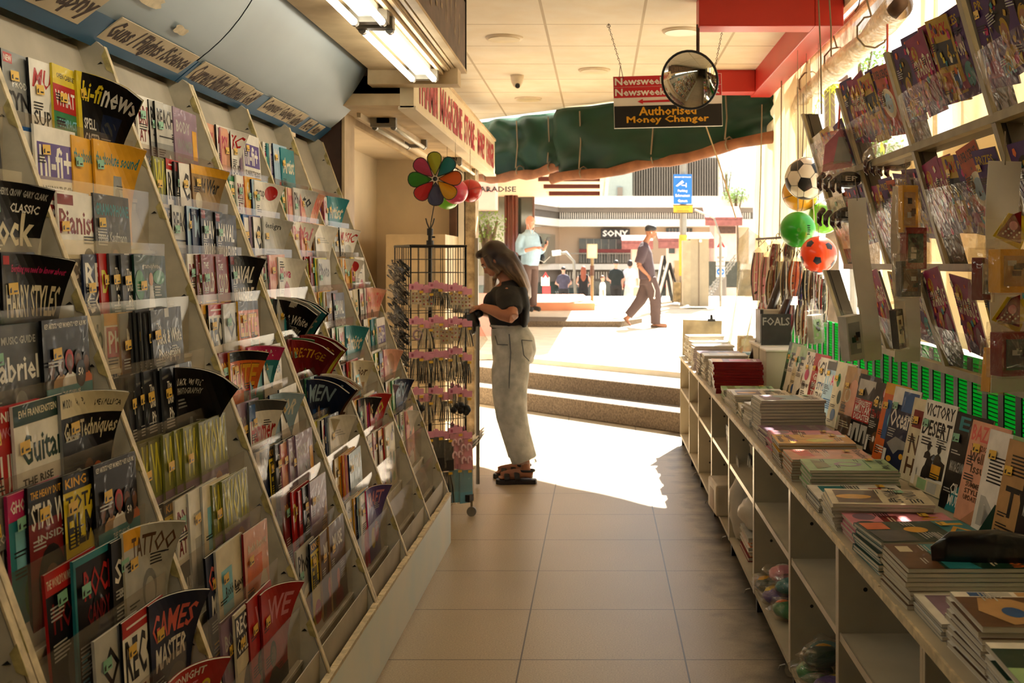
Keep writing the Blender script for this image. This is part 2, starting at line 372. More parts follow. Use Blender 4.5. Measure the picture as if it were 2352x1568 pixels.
# tube lamps under the beam
def tube_lamp(x, y0, y1, z, on, label, grp=None):
    e = empty('tube_lamp', (x, y0, z), label, 'lamp', grp)
    b = MB(); b.box((x-.035,y0,z+.02),(x+.035,y1,z+.065), white if on else dirty); b.box((x-.07,y0,z),(x+.07,y0+.05,z+.05), grey); b.box((x-.07,y1-.05,z),(x+.07,y1,z+.05), grey); b.build('housing', e)
    for s in (-.052,.052):
        b = MB(); b.tube([(x+s,y0+.03,z),(x+s,y0+.06,z)], .0155, grey, 10); b.build('lamp_cap', e); b = MB(); b.tube([(x+s,y1-.06,z),(x+s,y1-.03,z)], .0155, grey, 10); b.build('lamp_cap', e)
        b = MB(); b.tube([(x+s,y0+.06,z),(x+s,y1-.06,z)], .014 if on else .012, tubem if on else tubeoff, 12); b.build('tube', e, True)
    return e
tube_lamp(-.86,4.27,5.50,2.36, True, 'lit twin tube lamp at the street end of the beam', 'lit tube lamps')
tube_lamp(-.86,2.98,4.21,2.36, True, 'lit twin tube lamp cut by the top edge of the picture', 'lit tube lamps')
tube_lamp(-.86,1.69,2.92,2.36, True, 'lit twin tube lamp third from the street end', 'lit tube lamps')
tube_lamp(-.86,.4,1.63,2.36, True, 'lit twin tube lamp closest to the shop rear', 'lit tube lamps')
tube_lamp(-1.2,6.2,7.35,2.22, False, 'unlit dusty twin tube lamp under the cream soffit')
tube_lamp(-1.12,8.5,9.6,2.22, False, 'unlit twin tube lamp behind the red ball')
# blue canopy above the rack
def cprof(u):  # 0 bottom .. 1 top
    return Vector((-1.50+.34*u+.03*math.sin(u*math.pi), 0, 2.117+.389*u-.03*math.sin(u*math.pi)))
e = empty('canopy', (-1.5, 1, 2.117), 'pale blue curved canopy panel sloping out over the magazine rack', 'canopy')
for (y0, y1) in ((.2,3.935),(3.945,5.9)):
    b = MB()
    for s in (0, .012):
        def fn(a, c):
            p = cprof(c); return (p.x-s, y0+(y1-y0)*a, p.z+s)
        b.grid(fn, 1, 10, blue)
    b.build('panel', e, True)
    b = MB(); b.box((-1.512,y0,2.115),(-1.498,y1,2.165), dblue)
    b.M = Matrix.Identity(4)
    p0, p1 = cprof(0), cprof(.19)
    b.prism([(p0.x+.003,y0,p0.z-.012),(p0.x+.003,y1,p0.z-.012),(p1.x+.004,y1,p1.z),(p1.x+.004,y0,p1.z)], (.003,0,-.002), dblue)
    b.build('blue_band', e)
b = MB(); b.box((-1.14,.2,2.515),(-1.16,5.9,2.53), grey); b.build('rail', e)
for (yc, uc, sy_, su) in ((3.28,.42,.16,.07),(3.62,.34,.07,.045),(2.9,.5,.1,.05)):
    b = MB(); pts = []
    for i in range(16):
        a = i*math.pi/8; k = .7+.5*mnoise.noise(Vector((a*1.3,yc,0))); u = uc+su*math.sin(a)*k; p = cprof(u); pts.append((p.x+.006,yc+sy_*math.cos(a)*k,p.z-.006))
    b.poly(pts, mat('peeled_board','#d9c6a4',.8,var=.2,vs=20)); b.build('peeled_patch', e)
paper = mat('label_paper', '#c8b596', .7, var=.1); ink = mat('label_ink', '#3b2418', .7)
def strip(t, y0, y1, u0, u1, lab):
    e2 = empty('section_label', (-1.45, y0, 2.17), lab, 'label', 'section labels along the blue canopy')
    p0, p1 = cprof(u0), cprof(u1); up = (p1-p0).normalized(); nrm = Vector((up.z,0,-up.x)); hh = (p1-p0).length
    M = Matrix(((0,up.x,nrm.x,p0.x+nrm.x*.012),(1,0,0,y0),(0,up.z,nrm.z,p0.z+nrm.z*.012),(0,0,0,1)))
    b = MB(); b.M = M; b.box((0,0,-.004),(y1-y0,hh,0), paper); b.build('card', e2)
    b = MB(); b.M = M; b.text(t, .01, hh*.09, y1-y0-.02, hh*.84, ink, z=.0008, bold=.03, shear=.10); b.build('lettering', e2)
strip('Photography', 2.62, 3.13, .08, .30, 'section label first in the row, partly beyond the picture edge')
strip('Guns / Flights /Science', 3.27, 3.90, .03, .24, 'section label about guns, flights and science')
strip('Current Affairs', 3.97, 4.33, .03, .23, 'section label about current affairs')
strip('Business', 4.34, 4.55, .03, .22, 'section label about business')
strip('Golf', 4.56, 4.68, .03, .21, 'short section label about golf')
strip('Computer', 4.80, 5.03, .04, .22, 'section label about computers')
strip('Gadgets', 5.04, 5.25, .04, .22, 'section label about gadgets')
strip('Games', 5.26, 5.40, .04, .22, 'section label about games')
strip('Arts', 5.47, 5.6, .05, .2, 'small section label, last but one in the row')
strip('Auto', 5.64, 5.77, .05, .19, 'small section label at the street end of the row')
# ------------------------------------------------------------------ print colours and cover designs (centimetres: 21 x 28)
PC = dict(white='#efe9dd', cream='#dccfae', black='#141211', ink='#23201e', grey='#8c8c88', lgrey='#bcb9b0', dgrey='#4a4a48', red='#b3211d', dred='#7c1a1a', pink='#dd8f9c', hot='#c22c62',
          yellow='#d9bf2a', amber='#e0a32c', orange='#d8682a', olive='#7b7a3a', wow='#ccc23a', green='#2f7a48', dgreen='#1d3a2c', lgreen='#9dbd86', teal='#2d7f86', cyan='#7fc0cf', blue='#27568f', navy='#1b2540',
          lblue='#9db8cb', purple='#5d4a8c', mauve='#8f7487', tan='#b98f5c', brown='#5f4029', skin='#c08a66', dskin='#6e4630', peach='#e0a183', salmon='#e0685e', sepia='#9a7a4c', hair='#2a1a12', kpink='#8a2c50', kpurp='#46285a', kyel='#b08a24', kor='#a8481e', kface='#a06e50', kpale='#8a6a70')
DULL = False
def pm(k): return mat('dull_print_'+k, PC[k], .55, var=.12, vs=18, spec=.08) if DULL else mat('print_'+k, PC[k], .35, var=.10, vs=18, coat=.13, wrinkle=1.0, spec=.1)
pagem = mat('page_paper', '#dcd2bd', .75, var=.15, vs=2)
# page edges: fine lines
def edge_lines(m):
    N = m.node_tree.nodes; L = m.node_tree.links; b = N['Principled BSDF']
    t = N.new('ShaderNodeTexCoord'); wv = N.new('ShaderNodeTexWave'); wv.bands_direction = 'Z'; wv.inputs['Scale'].default_value = 260; wv.inputs['Distortion'].default_value = 1.5
    L.new(t.outputs['Object'], wv.inputs[0]); s = b.inputs['Base Color'].links[0].from_socket
    mx = N.new('ShaderNodeMix'); mx.data_type = 'RGBA'; mx.blend_type = 'MULTIPLY'; mx.inputs[0].default_value = .45
    L.new(s, mx.inputs[6]); L.new(wv.outputs[0], mx.inputs[7]); L.new(mx.outputs[2], b.inputs['Base Color'])
edge_lines(pagem)
stick = {'y': mat('sticker_yellow', '#e3b53a', .5, var=.05), 'g': mat('sticker_green', '#7fb795', .5, var=.05)}
W_, H_ = .21, .28
D = {}
def des(key, desc, bg, els, spine=None): D[key] = (desc, bg, els, spine or bg)
t = lambda s, x, y, w, h, c, sh=0: ('t', s, x, y, w, h, c, sh)
r = lambda x0, y0, x1, y1, c: ('r', x0, y0, x1, y1, c)
e_ = lambda cx, cy, rx, ry, c: ('e', cx, cy, rx, ry, c)
p_ = lambda cx, y, s, skin, cloth, hair: ('p', cx, y, s, skin, cloth, hair)
L_ = lambda x, y, w, n, c: ('l', x, y, w, n, c)
des('synth', 'grey cover with dark lettering and red corner flash', 'grey', [r(.6,25,4.6,27.4,'red'), t('NEW',.9,25.4,3.4,1.5,'white'), r(9,2,20,15,'lgrey'), t('PRODUCER',4,19.5,14,1.8,'white'), t('SYNTH',1.2,14,18,4.6,'ink'), L_(2,3,14,3,'dgrey')], 'black')
des('super', 'white cover with red slanted title over blue', 'white', [t('MUSIC',1,21,18,5,'red',.3), r(0,0,21,11,'blue'), t('SUPER',1,11.5,15,4,'ink'), e_(14,16,5,4,'lgrey'), L_(2,3,14,4,'white')], 'ink')
des('whatfi', 'yellow-topped cover with red title band over green', 'green', [r(0,23,21,28,'yellow'), t('OPEN CABINET SPECIAL',2,24.6,16,1.4,'ink'), r(0,16,21,23,'red'), t('WHAT HI-FI',1,17.5,18,4,'white'), t('COMPACT DISC',2,12,15,2.4,'cyan'), t('FIRST LOOK',2,7,16,3.4,'wow'), e_(13,5,5,4,'cream')], 'yellow')
des('hifinews', 'black cover with yellow edge and white and yellow title', 'black', [r(0,0,2.2,28,'yellow'), t('hi-fi',3,20.5,7,5.4,'yellow'), t('news',10.5,20,10,5,'white'), t('SPELL',3,13,7,3,'white'), t('CASTER',3,9,9,3,'white'), r(12,2,18,18,'navy'), e_(15,14,2.3,2.3,'dgrey'), e_(15,7,2.3,2.8,'dgrey')], 'yellow')
des('hifiplus', 'white cover with purple title block', 'white', [r(1,15,20,24,'purple'), t('hi-fi+',2,15.8,16,7.6,'white'), t('X2 MARKS THE SPOT',1,11.5,19,2.2,'ink'), L_(1,8,13,2,'grey'), r(1,4,10,6.5,'purple'), r(12,0,15,5,'ink'), r(16,0,19,7,'dgrey')])
des('hifiblue', 'blue cover with white lowercase title', 'blue', [r(1,22,20,27,'white'), t('hi-fi',2,14,16,7,'white'), L_(2,8,10,4,'cyan'), t('BUYER',2,3,12,3,'white')])
des('absolute', 'amber cover with teal lettering and grey loudspeaker', 'amber', [t('the absolute sound',1,21.5,19,3.4,'teal'), ('q', [(9,2),(18,2),(16.5,12),(15,19),(11,19),(10,12)], 'grey'), e_(13,14,1.6,1.8,'dgrey')])
des('pianist', 'pale cover with red serif title and dark-haired figure', 'white', [r(0,25,8,27.5,'dred'), t('Pianist',.6,18,19,6,'dred'), r(.6,11,7,13,'dred'), t('The subtle art of',.6,9,8,1.3,'ink'), t('RUBATO',.6,6,9,2,'ink'), p_(15,0,1.0,'skin','ink','hair')])
des('gramo', 'dark grey cover with teal title and bearded face', 'dgrey', [t('GRAMOPHONE',.8,22.5,19.5,3.2,'teal'), t('Jonas Kaufmann',1.5,15,17,3.4,'lgrey'), p_(11,0,1.05,'dskin','ink','hair')])
des('rock', 'black cover with cream rock title and long-haired band', 'black', [t('SCORPIONS  SHERYL CROW  GARY CLARK',1,25,19,1.6,'lgrey'), t('CLASSIC',11,21.5,8,2,'white'), t('Rock',1,14,18,7.5,'cream'), p_(5,0,.8,'dskin','ink','hair'), p_(11,0,.85,'skin','ink','brown'), p_(17,0,.8,'dskin','ink','hair')])
des('harry', 'black cover with tall cream lettering and pink script', 'black', [r(.6,25.6,3,27.4,'red'), t('Everything you need to know about',3.5,23.6,16,2,'hot',.2), t('HARRY STYLES',1.2,14.5,18.6,7,'cream'), t('EARLY YEARS',1.2,11,6,1.5,'hot'), t('FILM CAREER',1.2,8.5,6,1.5,'hot'), ('q', [(6,0),(9,4),(12,8),(14,10),(15,9),(12,4),(11,0)], 'dskin'), t('Love',14,8,5,3,'dred',.2)])
des('gabriel', 'slate cover with rounded white lowercase title', 'dgrey', [t('THE MUSIC GUIDE',1,24,18,1.6,'lgrey'), t('gabriel',1,15,18.5,6.6,'white'), p_(12,0,1.1,'grey','ink','dgrey')], 'teal')
des('hiphop', 'black cover with a row of five performers over teal', 'black', [t('KEY ARTISTS * KEY MOMENTS * KEY ALBUMS',1,26,19,1.2,'white'), p_(3.2,12,.55,'dskin','ink','hair'), p_(7,12,.6,'dskin','tan','hair'), p_(11,12,.62,'dskin','white','red'), p_(15,12,.6,'dskin','white','hair'), p_(18.6,12,.55,'dskin','orange','hair'), r(0,9,21,13.4,'teal'), t('THE STORY OF',7,11,8,1.3,'white'), r(0,0,21,9,'navy'), t('HIP-HOP',4,3.6,14,6.6,'cream'), e_(15.6,15.5,2.3,3,'black'), t('50',14.4,15,2.4,1.8,'white')])
des('collect', 'cream cover with heavy cream-on-black record title', 'cream', [r(0,17,21,27,'ink'), t('RECORD',1,22,18,4.4,'white'), t('COLLECTOR',1,17.3,19,4,'white'), e_(11,8,7,6,'black'), e_(11,8,2,2,'cream'), L_(1,1,10,2,'ink')])
des('reccol', 'navy cover with stacked white capital title', 'navy', [t('REC',1,20,15,6,'white'), t('COLL',1,13.5,16,6,'white'), L_(2,9,14,3,'hot'), e_(13,5,5,4,'skin')])
des('disco', 'red cover with yellow lettering', 'red', [t('DISCO',1,18,18,6,'wow'), r(0,0,21,7,'yellow'), t('COLLECT',2,2,14,3,'red'), p_(11,7,.7,'skin','hot','brown')])
des('bw', 'black cover with thin white two-line title', 'black', [r(9,25.6,12,28,'lgrey'), t('The',3,22.6,3,1.8,'white'), t('Black & White',3,18.5,17,4,'white'), t('Photography',3.6,13.5,15,4,'white'), ('q', [(0,0),(21,0),(21,5),(12,9),(6,6),(0,7)], 'grey')], 'dgrey')
des('bw2', 'glossy black cover with a pale figure in mist', 'black', [t('BLACK+WHITE',1.2,23,10,2,'white'), t('PHOTOGRAPHY',1.2,20.6,11,1.8,'lgrey'), ('q', [(4,1),(14,1),(12,8),(10.5,14),(9,14),(7,8)], 'grey'), L_(1.2,17,6,3,'grey')])
des('gown', 'dark green cover with a pale gown', 'dgreen', [t('gramophone',5,24,12,1.8,'lgrey'), ('q', [(4,2),(17,2),(13,12),(11.5,20),(9.5,20),(8,12)], 'lgrey'), e_(10.5,21.5,1.4,1.8,'skin'), e_(16,22,4,2,'green'), e_(3,20,3,4,'green')])
des('wow', 'olive cover with huge yellow title', 'olive', [t('WOW',1,15,19,12.5,'wow'), r(0,0,21,14,'mauve'), t('WOW',1,16.5,19,10,'wow'), e_(13,7,4,6,'skin'), t('LEGEND',4,2,7,1.6,'wow')], 'olive')
des('photo', 'white cover with red boxed title over a blue photograph', 'white', [r(0,25,21,28,'amber'), r(1,17,20,24.6,'red'), t('Photo',2,18,17,5.6,'white'), r(0,0,21,14,'blue'), t('OUTDOOR',2,10,14,3,'white'), ('q', [(0,0),(21,0),(21,3),(14,7),(9,3),(4,6),(0,3)], 'ink')])
des('photo2', 'white cover with black photo title and food picture', 'lgrey', [t('Photo',1,20,18,6,'ink'), e_(10,9,8,7,'white'), e_(10,9,5,4,'tan'), L_(1,1,12,2,'ink')])
des('elite', 'orange cover with bold title and grey inset', 'orange', [r(0,25,21,28,'black'), t('ELITE',1,16,18,8,'black'), t('ELITE',1.4,16.4,17.6,7.4,'amber'), r(11,4,20,15,'dgrey'), p_(15.5,4,.7,'grey','ink','hair')], 'amber')
des('hammer', 'white cover with red hammer title', 'white', [r(0,24.5,21,28,'dgrey'), r(0,22,6,27,'blue'), t('Hammer',1,15,19,7,'red'), t('world',9,11.5,10,3,'red'), e_(10,6,6,4.4,'lgrey'), p_(10,0,.8,'grey','ink','lgrey')], 'dgrey')
des('robb', 'cream cover with pale blue block and script title', 'cream', [r(3,11,11,22,'cyan'), t('Robb Report',5,14,15,3.4,'ink',.15), r(12,2,20,10,'lgrey')], 'lgrey')
des('robbp', 'peach cover with pale script title', 'peach', [r(2,2,15,20,'orange'), t('Robb Report',3,21,16,3,'cream',.15), e_(16,8,4,7,'cream')], 'dred')
des('guitar', 'black cover with cream script title and guitarist', 'black', [r(0,23,21,28,'cream'), t('MUDDY WATERS',1,25,9,1.8,'ink'), t('METALLICA',13,24.6,7,1.5,'ink'), t('GuitarTechniques',.6,17,19.8,5,'cream',.1), p_(11,0,1.0,'dskin','ink','hair'), e_(15,8,3,4,'orange'), e_(6,7,3,5,'lgrey'), e_(10,4,4,1.2,'cream')], 'grey')
des('guitarw', 'white cover with green masthead and large serif letters', 'white', [r(0,24,21,28,'dgreen'), t('EVH FRANKENSTEIN',2,25.4,15,1.5,'cream'), t('Guitar',2,16,17,6,'dgreen'), t('THE RISE',2,12,12,1.6,'ink'), t('OF',4,6,9,5,'ink')])
des('guitarr', 'red cover with white lettering and blond guitarist', 'red', [t('MIDNIGHT',1,25,14,2,'white'), t('BLOWOUT',1,22,12,2,'pink'), t('GUITAR',1,9,18,10,'white'), p_(16,16,.5,'skin','red','yellow'), L_(12,3,7,6,'pink')])
des('space', 'black and red cover with white lettering and gold border title', 'dred', [r(0,21,21,28,'black'), t('THE HEAVY DUTY MANDO',1,25.4,19,1.5,'amber'), t('STAR WARS',1,19.5,19,5,'white'), t('INSIDER',3,17,15,1.4,'lgrey'), e_(8,9,5.4,7,'black'), e_(8,7.6,3.4,4.6,'dskin')], 'black')
des('space2', 'black cover with white slanted title and yellow disc', 'black', [t('STAR',1,19,17,5,'white',.1), t('INSIDER',3,16,12,1.6,'lgrey'), e_(6,6,4,4,'amber'), r(10,0,21,12,'dred')])
des('candy', 'black cover with red gothic title and teal border', 'black', [r(0,0,.9,28,'teal'), r(0,26.6,21,28,'teal'), t('ROCK',4,19,14,6,'red'), t('CANDY',5,14,10,4,'dred'), ('q', [(6,0),(7,9),(10,14),(13,14),(16,9),(17,0)], 'navy'), e_(11,7,1.6,2.6,'dgrey'), e_(18.6,23.6,1.6,1.6,'lgrey'), L_(1.6,3,3,7,'cyan')], 'teal')
des('horror', 'black cover with red horror strapline', 'black', [r(0,23.6,21,28,'red'), t("THE WORLD'S NUMBER ONE HORROR MAG",.6,24.8,19.8,1.8,'cream'), t('HOUSE',2,16,16,6,'dred'), e_(12,8,6,7,'dgrey')], 'red')
des('total', 'yellow cover with black masthead and red disc', 'yellow', [r(0,24.6,21,28,'black'), t('KING',1,25.3,9,2,'amber'), t('TOTAL',1,20.5,15,3.2,'ink'), t('FILM',1,13.5,12,6.4,'ink'), e_(6,5,4,4,'red'), t('GIVE WAR',3,4.5,6,1.5,'white'), p_(15,0,.8,'skin','brown','brown')], 'black')
des('retro', 'magenta banded cover with white strapline', 'teal', [r(0,23,21,28,'hot'), t('GHOSTBUSTERS',1,24.3,17,2.4,'white'), r(2,14,19,21,'cyan'), e_(10,8,6,6,'green')], 'hot')
des('naval', 'black cover with bold italic white naval title', 'black', [r(.5,25,4,27.6,'dred'), t('NAVAL',2,18.5,16,6,'white',.15), t('WARFARE',1,11.5,18,5.6,'white',.12), ('q', [(0,0),(21,0),(21,3),(13,6),(11,9),(9,5),(0,3)], 'lgrey')])
des('cold', 'maroon cover with white war title and jet', 'dred', [t('THE',2,23.5,4,2,'white'), t('COLD WAR',1,16,19,6.4,'cream'), ('q', [(2,3),(19,3),(14,8),(11,13),(9,8)], 'lgrey'), L_(2,13,14,1,'amber')], 'brown')
des('world', 'sepia cover with black war title and ruins', 'sepia', [r(0,25,21,28,'amber'), t('World War',2,19,17,5,'ink'), ('q', [(0,0),(21,0),(21,9),(17,5),(13,11),(9,6),(5,12),(3,5),(0,8)], 'brown'), e_(5,16,3,3,'cream')], 'brown')
des('beach', 'white cover with black condensed title and soldier photo', 'lgrey', [t('BEACHES',1,20,18,6,'ink'), r(0,0,21,15,'grey'), ('q', [(2,0),(18,0),(14,7),(10,12),(7,6)], 'white'), L_(2,17,15,1,'ink')], 'ink')
des('brit', 'white cover with red title and dark photograph', 'white', [t('BRITAIN',1,19,18,6,'dred'), t('AT WAR',1,14,16,4,'dred'), r(0,0,21,12,'dgrey'), t('HELL',2,3,12,5,'white')])
des('body', 'plain grey-brown cover with faint lettering', 'mauve', [t('BODY',2,20,12,4,'lgrey'), t('WOMEN',2,14,15,4,'grey'), t('ENTIRE',2,8,14,4,'grey'), r(16,12,20,22,'amber')])
des('nude', 'beige cover with a close-up of skin', 'peach', [e_(12,13,7,13,'skin'), ('q', [(8,0),(13,0),(16,10),(14,20),(11,24),(10,12)], 'tan'), t('PSY',1,20,6,5,'hot')], 'pink')
des('start', 'white cover with brown lower half', 'white', [t('startup',1,21,10,4,'ink'), e_(15,24,4,3,'red'), r(0,0,21,12,'brown'), r(3,4,11,10,'orange')])
des('cosmo', 'coral pink cover with tall red title and woman', 'peach', [t('COSMOPOLITAN',1,18,19,8,'salmon'), p_(10,0,1.15,'skin','white','brown')], 'pink')
des('bella', 'white cover with red rounded shape', 'white', [L_(2,24,6,3,'ink'), ('q', [(5,0),(5,12),(7,17),(10,19),(13,17),(15,12),(15,0)], 'red'), t('Nova',2,20,12,4,'hot')], 'lgrey')
des('stripe', 'pale cover with grey vertical lettering', 'lgrey', [L_(3,4,14,12,'grey'), t('design',2,23,14,3,'dgrey')])
des('bloom', 'white cover with red flower picture', 'white', [t('Handmade',1,22,16,4,'ink'), e_(8,9,5,6,'salmon'), e_(13,13,4,4,'pink'), e_(6,4,3,4,'red'), L_(2,20,12,1,'ink')])
des('guns', 'yellow cover with food picture and pale title', 'wow', [t('Guns',1,20,17,6,'white'), e_(10,9,8,7,'brown'), e_(9,9,4,4,'orange'), e_(14,7,3,3,'dgreen')], 'green')
des('bronze', 'brown cover with amber rim and curved numeral', 'brown', [r(0,25.5,21,28,'amber'), r(19,0,21,28,'amber'), t('100',3,14,14,7,'cream'), e_(10,6,5,4,'orange')], 'amber')
des('motor', 'grey-blue cover with white italic title and car', 'lblue', [t('MOTOR',1,20,18,6,'white',.15), ('q', [(2,4),(19,4),(19,8),(15,9),(12,12),(7,12),(5,8),(2,7)], 'red'), e_(6,4,2,2,'ink'), e_(15,4,2,2,'ink')], 'navy')
des('bike', 'green cover with white title', 'green', [t('TRAIL',1,19,17,7,'white'), r(0,0,21,10,'dgreen'), e_(7,7,3.4,3.4,'lgreen'), e_(15,7,3.4,3.4,'lgreen')], 'dgreen')
des('home', 'cream cover with room picture and thin title', 'cream', [t('interior',2,21,17,4,'brown'), r(2,3,19,18,'tan'), r(4,4,10,12,'white'), r(12,6,17,16,'lblue')], 'tan')
des('bride', 'white cover with pink title and pale gown', 'white', [t('Bridal',1,20,18,6,'pink'), ('q', [(3,0),(18,0),(13,10),(11,16),(9,16),(8,10)], 'lgrey'), e_(10.4,17.6,1.6,2,'skin')], 'pink')
des('tattoo', 'pale grey cover with faded gothic title', 'lgrey', [r(0,24,8,28,'amber'), t('TATTOO',4,21,16,5,'brown'), p_(12,0,1.2,'lgrey','grey','grey')], 'cream')
des('games', 'navy cover with red and white games title', 'navy', [t('GAMES',1,19,18,6,'salmon',.1), t('MASTER',2,13,16,5,'white',.1), e_(13,7,6,5,'dgrey'), L_(2,3,7,4,'amber')], 'black')
des('recoil', 'white cover with red strapline and heavy black letters', 'white', [r(0,24.6,21,28,'red'), L_(2,26,15,1,'white'), t('RECOIL',1,15,19,9,'ink'), t('BELT-FED',1,7,18,6,'dred'), r(0,0,21,6,'mauve')], 'black')
des('offgrid', 'grey cover with cut-out black capitals and faces', 'lgrey', [t('OFF',3,17,16,8,'ink'), t('VIOLENCE',2,5,12,3,'ink'), e_(8,9,4,3,'white'), p_(16,0,.7,'skin','ink','brown')], 'lgrey')
des('muse', 'brown cover with thin white title and orange figure', 'brown', [t('MUSE',4,19,13,5,'white'), p_(9,0,.9,'orange','dred','brown')], 'tan')
des('breathe', 'mauve cover with small white title', 'mauve', [t('Breathe',2,20,10,3,'white'), ('q', [(8,0),(20,0),(20,20),(14,12)], 'tan')], 'mauve')
des('swoon', 'red cover with white slanted letters', 'red', [t('WE',6,18,13,7,'pink'), p_(8,0,.9,'dskin','ink','hair'), r(0,0,21,4,'ink')], 'dred')
des('navyb', 'deep blue cover with pale lettering', 'navy', [t('MEN',2,19,14,7,'lblue'), r(5,2,17,16,'blue')], 'navy')
des('dredb', 'dark red cover with gold lettering', 'dred', [t('PRESTIGE',2,21,17,4,'amber'), e_(10,9,6,8,'dskin')], 'dred')
des('teen', 'pale green and white cover', 'lgreen', [t('green',2,20,15,5,'white'), e_(11,8,7,6,'green')], 'green')
des('cnm', 'white cover with oversize black initials', 'white', [t('C',2,16,6,9,'ink'), t('Cine',8,18,11,5,'ink'), r(0,0,21,9,'dgrey')], 'dgrey')
des('gold', 'orange and gold food cover', 'amber', [t('food',2,20,16,6,'cream'), e_(10,9,8,6,'orange'), e_(10,9,5,3.6,'cream')], 'orange')
des('aqua', 'teal cover with white hand-drawn script title', 'teal', [t('Artist',2,17,17,7,'cream',.2), e_(12,7,7,4,'lgrey')], 'teal')
des('purp', 'purple craft cover with pink title', 'purple', [t('CRAFT',2,20,16,6,'pink'), e_(8,8,4,4,'yellow'), e_(14,9,4,4,'hot')], 'hot')
# counter
des('milit', 'black and red cover with war photographs', 'black', [r(1,17,20,26,'lgrey'), ('q', [(1,17),(20,17),(20,21),(16,24),(12,20),(8,23),(4,20),(1,21)], 'ink'), r(0,9,21,18,'red'), t('GREATEST',4,15.4,12,2,'white'), t('MILITARY',1.5,12.4,18,3,'white'), t('DISASTERS',1.5,9.5,18,2.6,'white'), r(3,1,10,8,'lgrey'), r(11,1,18,8,'lgrey'), ('q', [(5,1),(8,1),(7,6),(6,6)], 'ink'), ('q', [(13,1),(16,1),(15,6),(14,6)], 'ink'), r(.4,2,2.4,7,'white')], 'black')
des('genius', 'black cover with cream cartoon lettering and red bubble', 'black', [e_(14,24,6,3,'red'), t('Fun',9,22.6,8,3.4,'white'), t('Genius',1,18,18,4.6,'cream'), t('The Universe',1,14,17,3,'red'), e_(9,5,4,4,'brown'), e_(7.6,6,1,1.2,'white'), e_(10.4,6,1,1.2,'white'), e_(16,10,2,2,'teal'), r(1,1,3,7,'white')], 'navy')
des('ocean', 'deep navy cover with pale shark and gold fish', 'navy', [r(0,22,21,28,'white'), r(8,20,20,27,'blue'), t('Oceans',1,14,19,7,'white'), ('q', [(2,8),(8,11),(18,10),(20,8),(12,7),(9,5)], 'grey'), e_(15,5,1.6,1,'amber'), e_(6,3,2,1,'amber'), r(.6,0,3,6,'white')], 'blue')
des('vict', 'white cover with large black lettering and jeep photograph', 'white', [t('VICTORY',1,23,19,4,'ink'), t('DESERT',1,17,19,5,'black'), L_(2,14,8,3,'ink'), ('q', [(6,4),(8,10),(12,12),(20,10),(20,5)], 'black'), e_(8,5,2,3,'ink'), r(12,5,18,9,'amber'), p_(8,10,.35,'ink','ink','ink'), p_(15,10,.35,'ink','ink','ink'), r(0,0,21,4,'cream'), r(5,.4,11,3.6,'lgreen'), r(12,.4,18,3.6,'lgrey'), r(.6,1,3,6.5,'white')], 'white')
des('cill', 'near-black cover with pale ring and white capitals', 'black', [t('E',3,23,6,4,'teal'), e_(14,22,4,4,'grey'), e_(14,22,2,2,'black'), t('MAX RACE DOWN',2,11,9,3,'lgrey'), ('q', [(4,0),(20,0),(20,12),(12,9),(6,5)], 'teal'), t('CILLIAN',5,5,12,3,'white'), t('MURPHY',5,1.6,12,3,'white')], 'black')
des('well', 'flesh-toned cover with coral title and bare shoulder', 'peach', [t("BAZAAR",1,22.5,18,4.4,'salmon'), t('Your 2024',2,20,10,1.6,'brown'), t('Wellness',2,16.5,15,3,'brown'), t('Issue',4,13.6,10,2.6,'brown'), t('SUMMER',3,9.6,9,1.5,'brown'), t('STYLE',3,7.8,8,1.4,'brown'), t('UPDATES',3,6,9,1.4,'brown'), ('q', [(4,0),(21,0),(21,14),(17,12),(13,6)], 'skin'), ('q', [(10,0),(13,5),(17,9),(15,3)], 'dskin')], 'tan')
des('msw', 'white cover with green corner and small black lines', 'white', [L_(3,14,9,8,'ink'), r(12,14,21,28,'lgreen'), t('M',2,2,14,8,'lgrey'), ('q', [(4,0),(21,0),(21,7),(10,9)], 'dgreen')])
des('tanw', 'tan cover with tall serif numerals', 'tan', [L_(3,19,9,6,'ink'), t('TV',3,8,14,8,'ink'), L_(3,3,10,3,'ink')], 'brown')
des('sugar', 'white cover with black sweet title and figure beside a red disc', 'white', [r(1,26,4,27.6,'ink'), t('SUGAR',3,21,17,5,'ink'), p_(15,0,1.0,'skin','lblue','brown'), e_(6,16,3,3,'hot'), t('Escape sugar',2,9,9,3,'ink'), L_(2,5,7,3,'ink')], 'lgrey')
des('fmag', 'pale green cover with single black capital', 'white', [r(0,22,21,28,'lgreen'), t('F',2,15,7,8,'ink'), p_(13,0,1.1,'skin','ink','brown')], 'teal')
des('timeb', 'red cover with white ring and capitals', 'red', [e_(10,23,4,3,'white'), e_(10,23,3,2.1,'red'), t('GET',3,15,12,3.4,'white'), t('MORE',3,11,14,3.4,'white'), t('TIME',3,7,13,3.4,'white'), ('q', [(0,0),(21,0),(21,4),(0,7)], 'ink')], 'red')
des('guy', 'white cover with tall black title and bare arm', 'white', [t('GUY',1,19,18,7,'ink'), t('STYLE',2,12,12,4,'blue'), t('TRAVEL',2,7,13,4,'ink'), p_(14,0,.9,'skin','orange','hair')], 'cream')
des('want', 'light blue cover with white and pink capitals', 'lblue', [r(0,24,21,28,'dgrey'), t('I WANT',2,17,17,5,'white'), t('ANT',8,17,11,5,'hot'), L_(3,6,12,5,'blue')], 'lblue')
des('leaf', 'cream cover scattered with green leaves', 'cream', [e_(5,20,2,3,'green'), e_(14,22,2.4,2,'mauve'), e_(9,13,2,3,'dgreen'), e_(16,12,2,3,'green'), e_(6,5,2.6,2.6,'blue'), e_(14,4,3,2,'lgreen'), t('A',14,23,5,4,'ink')])
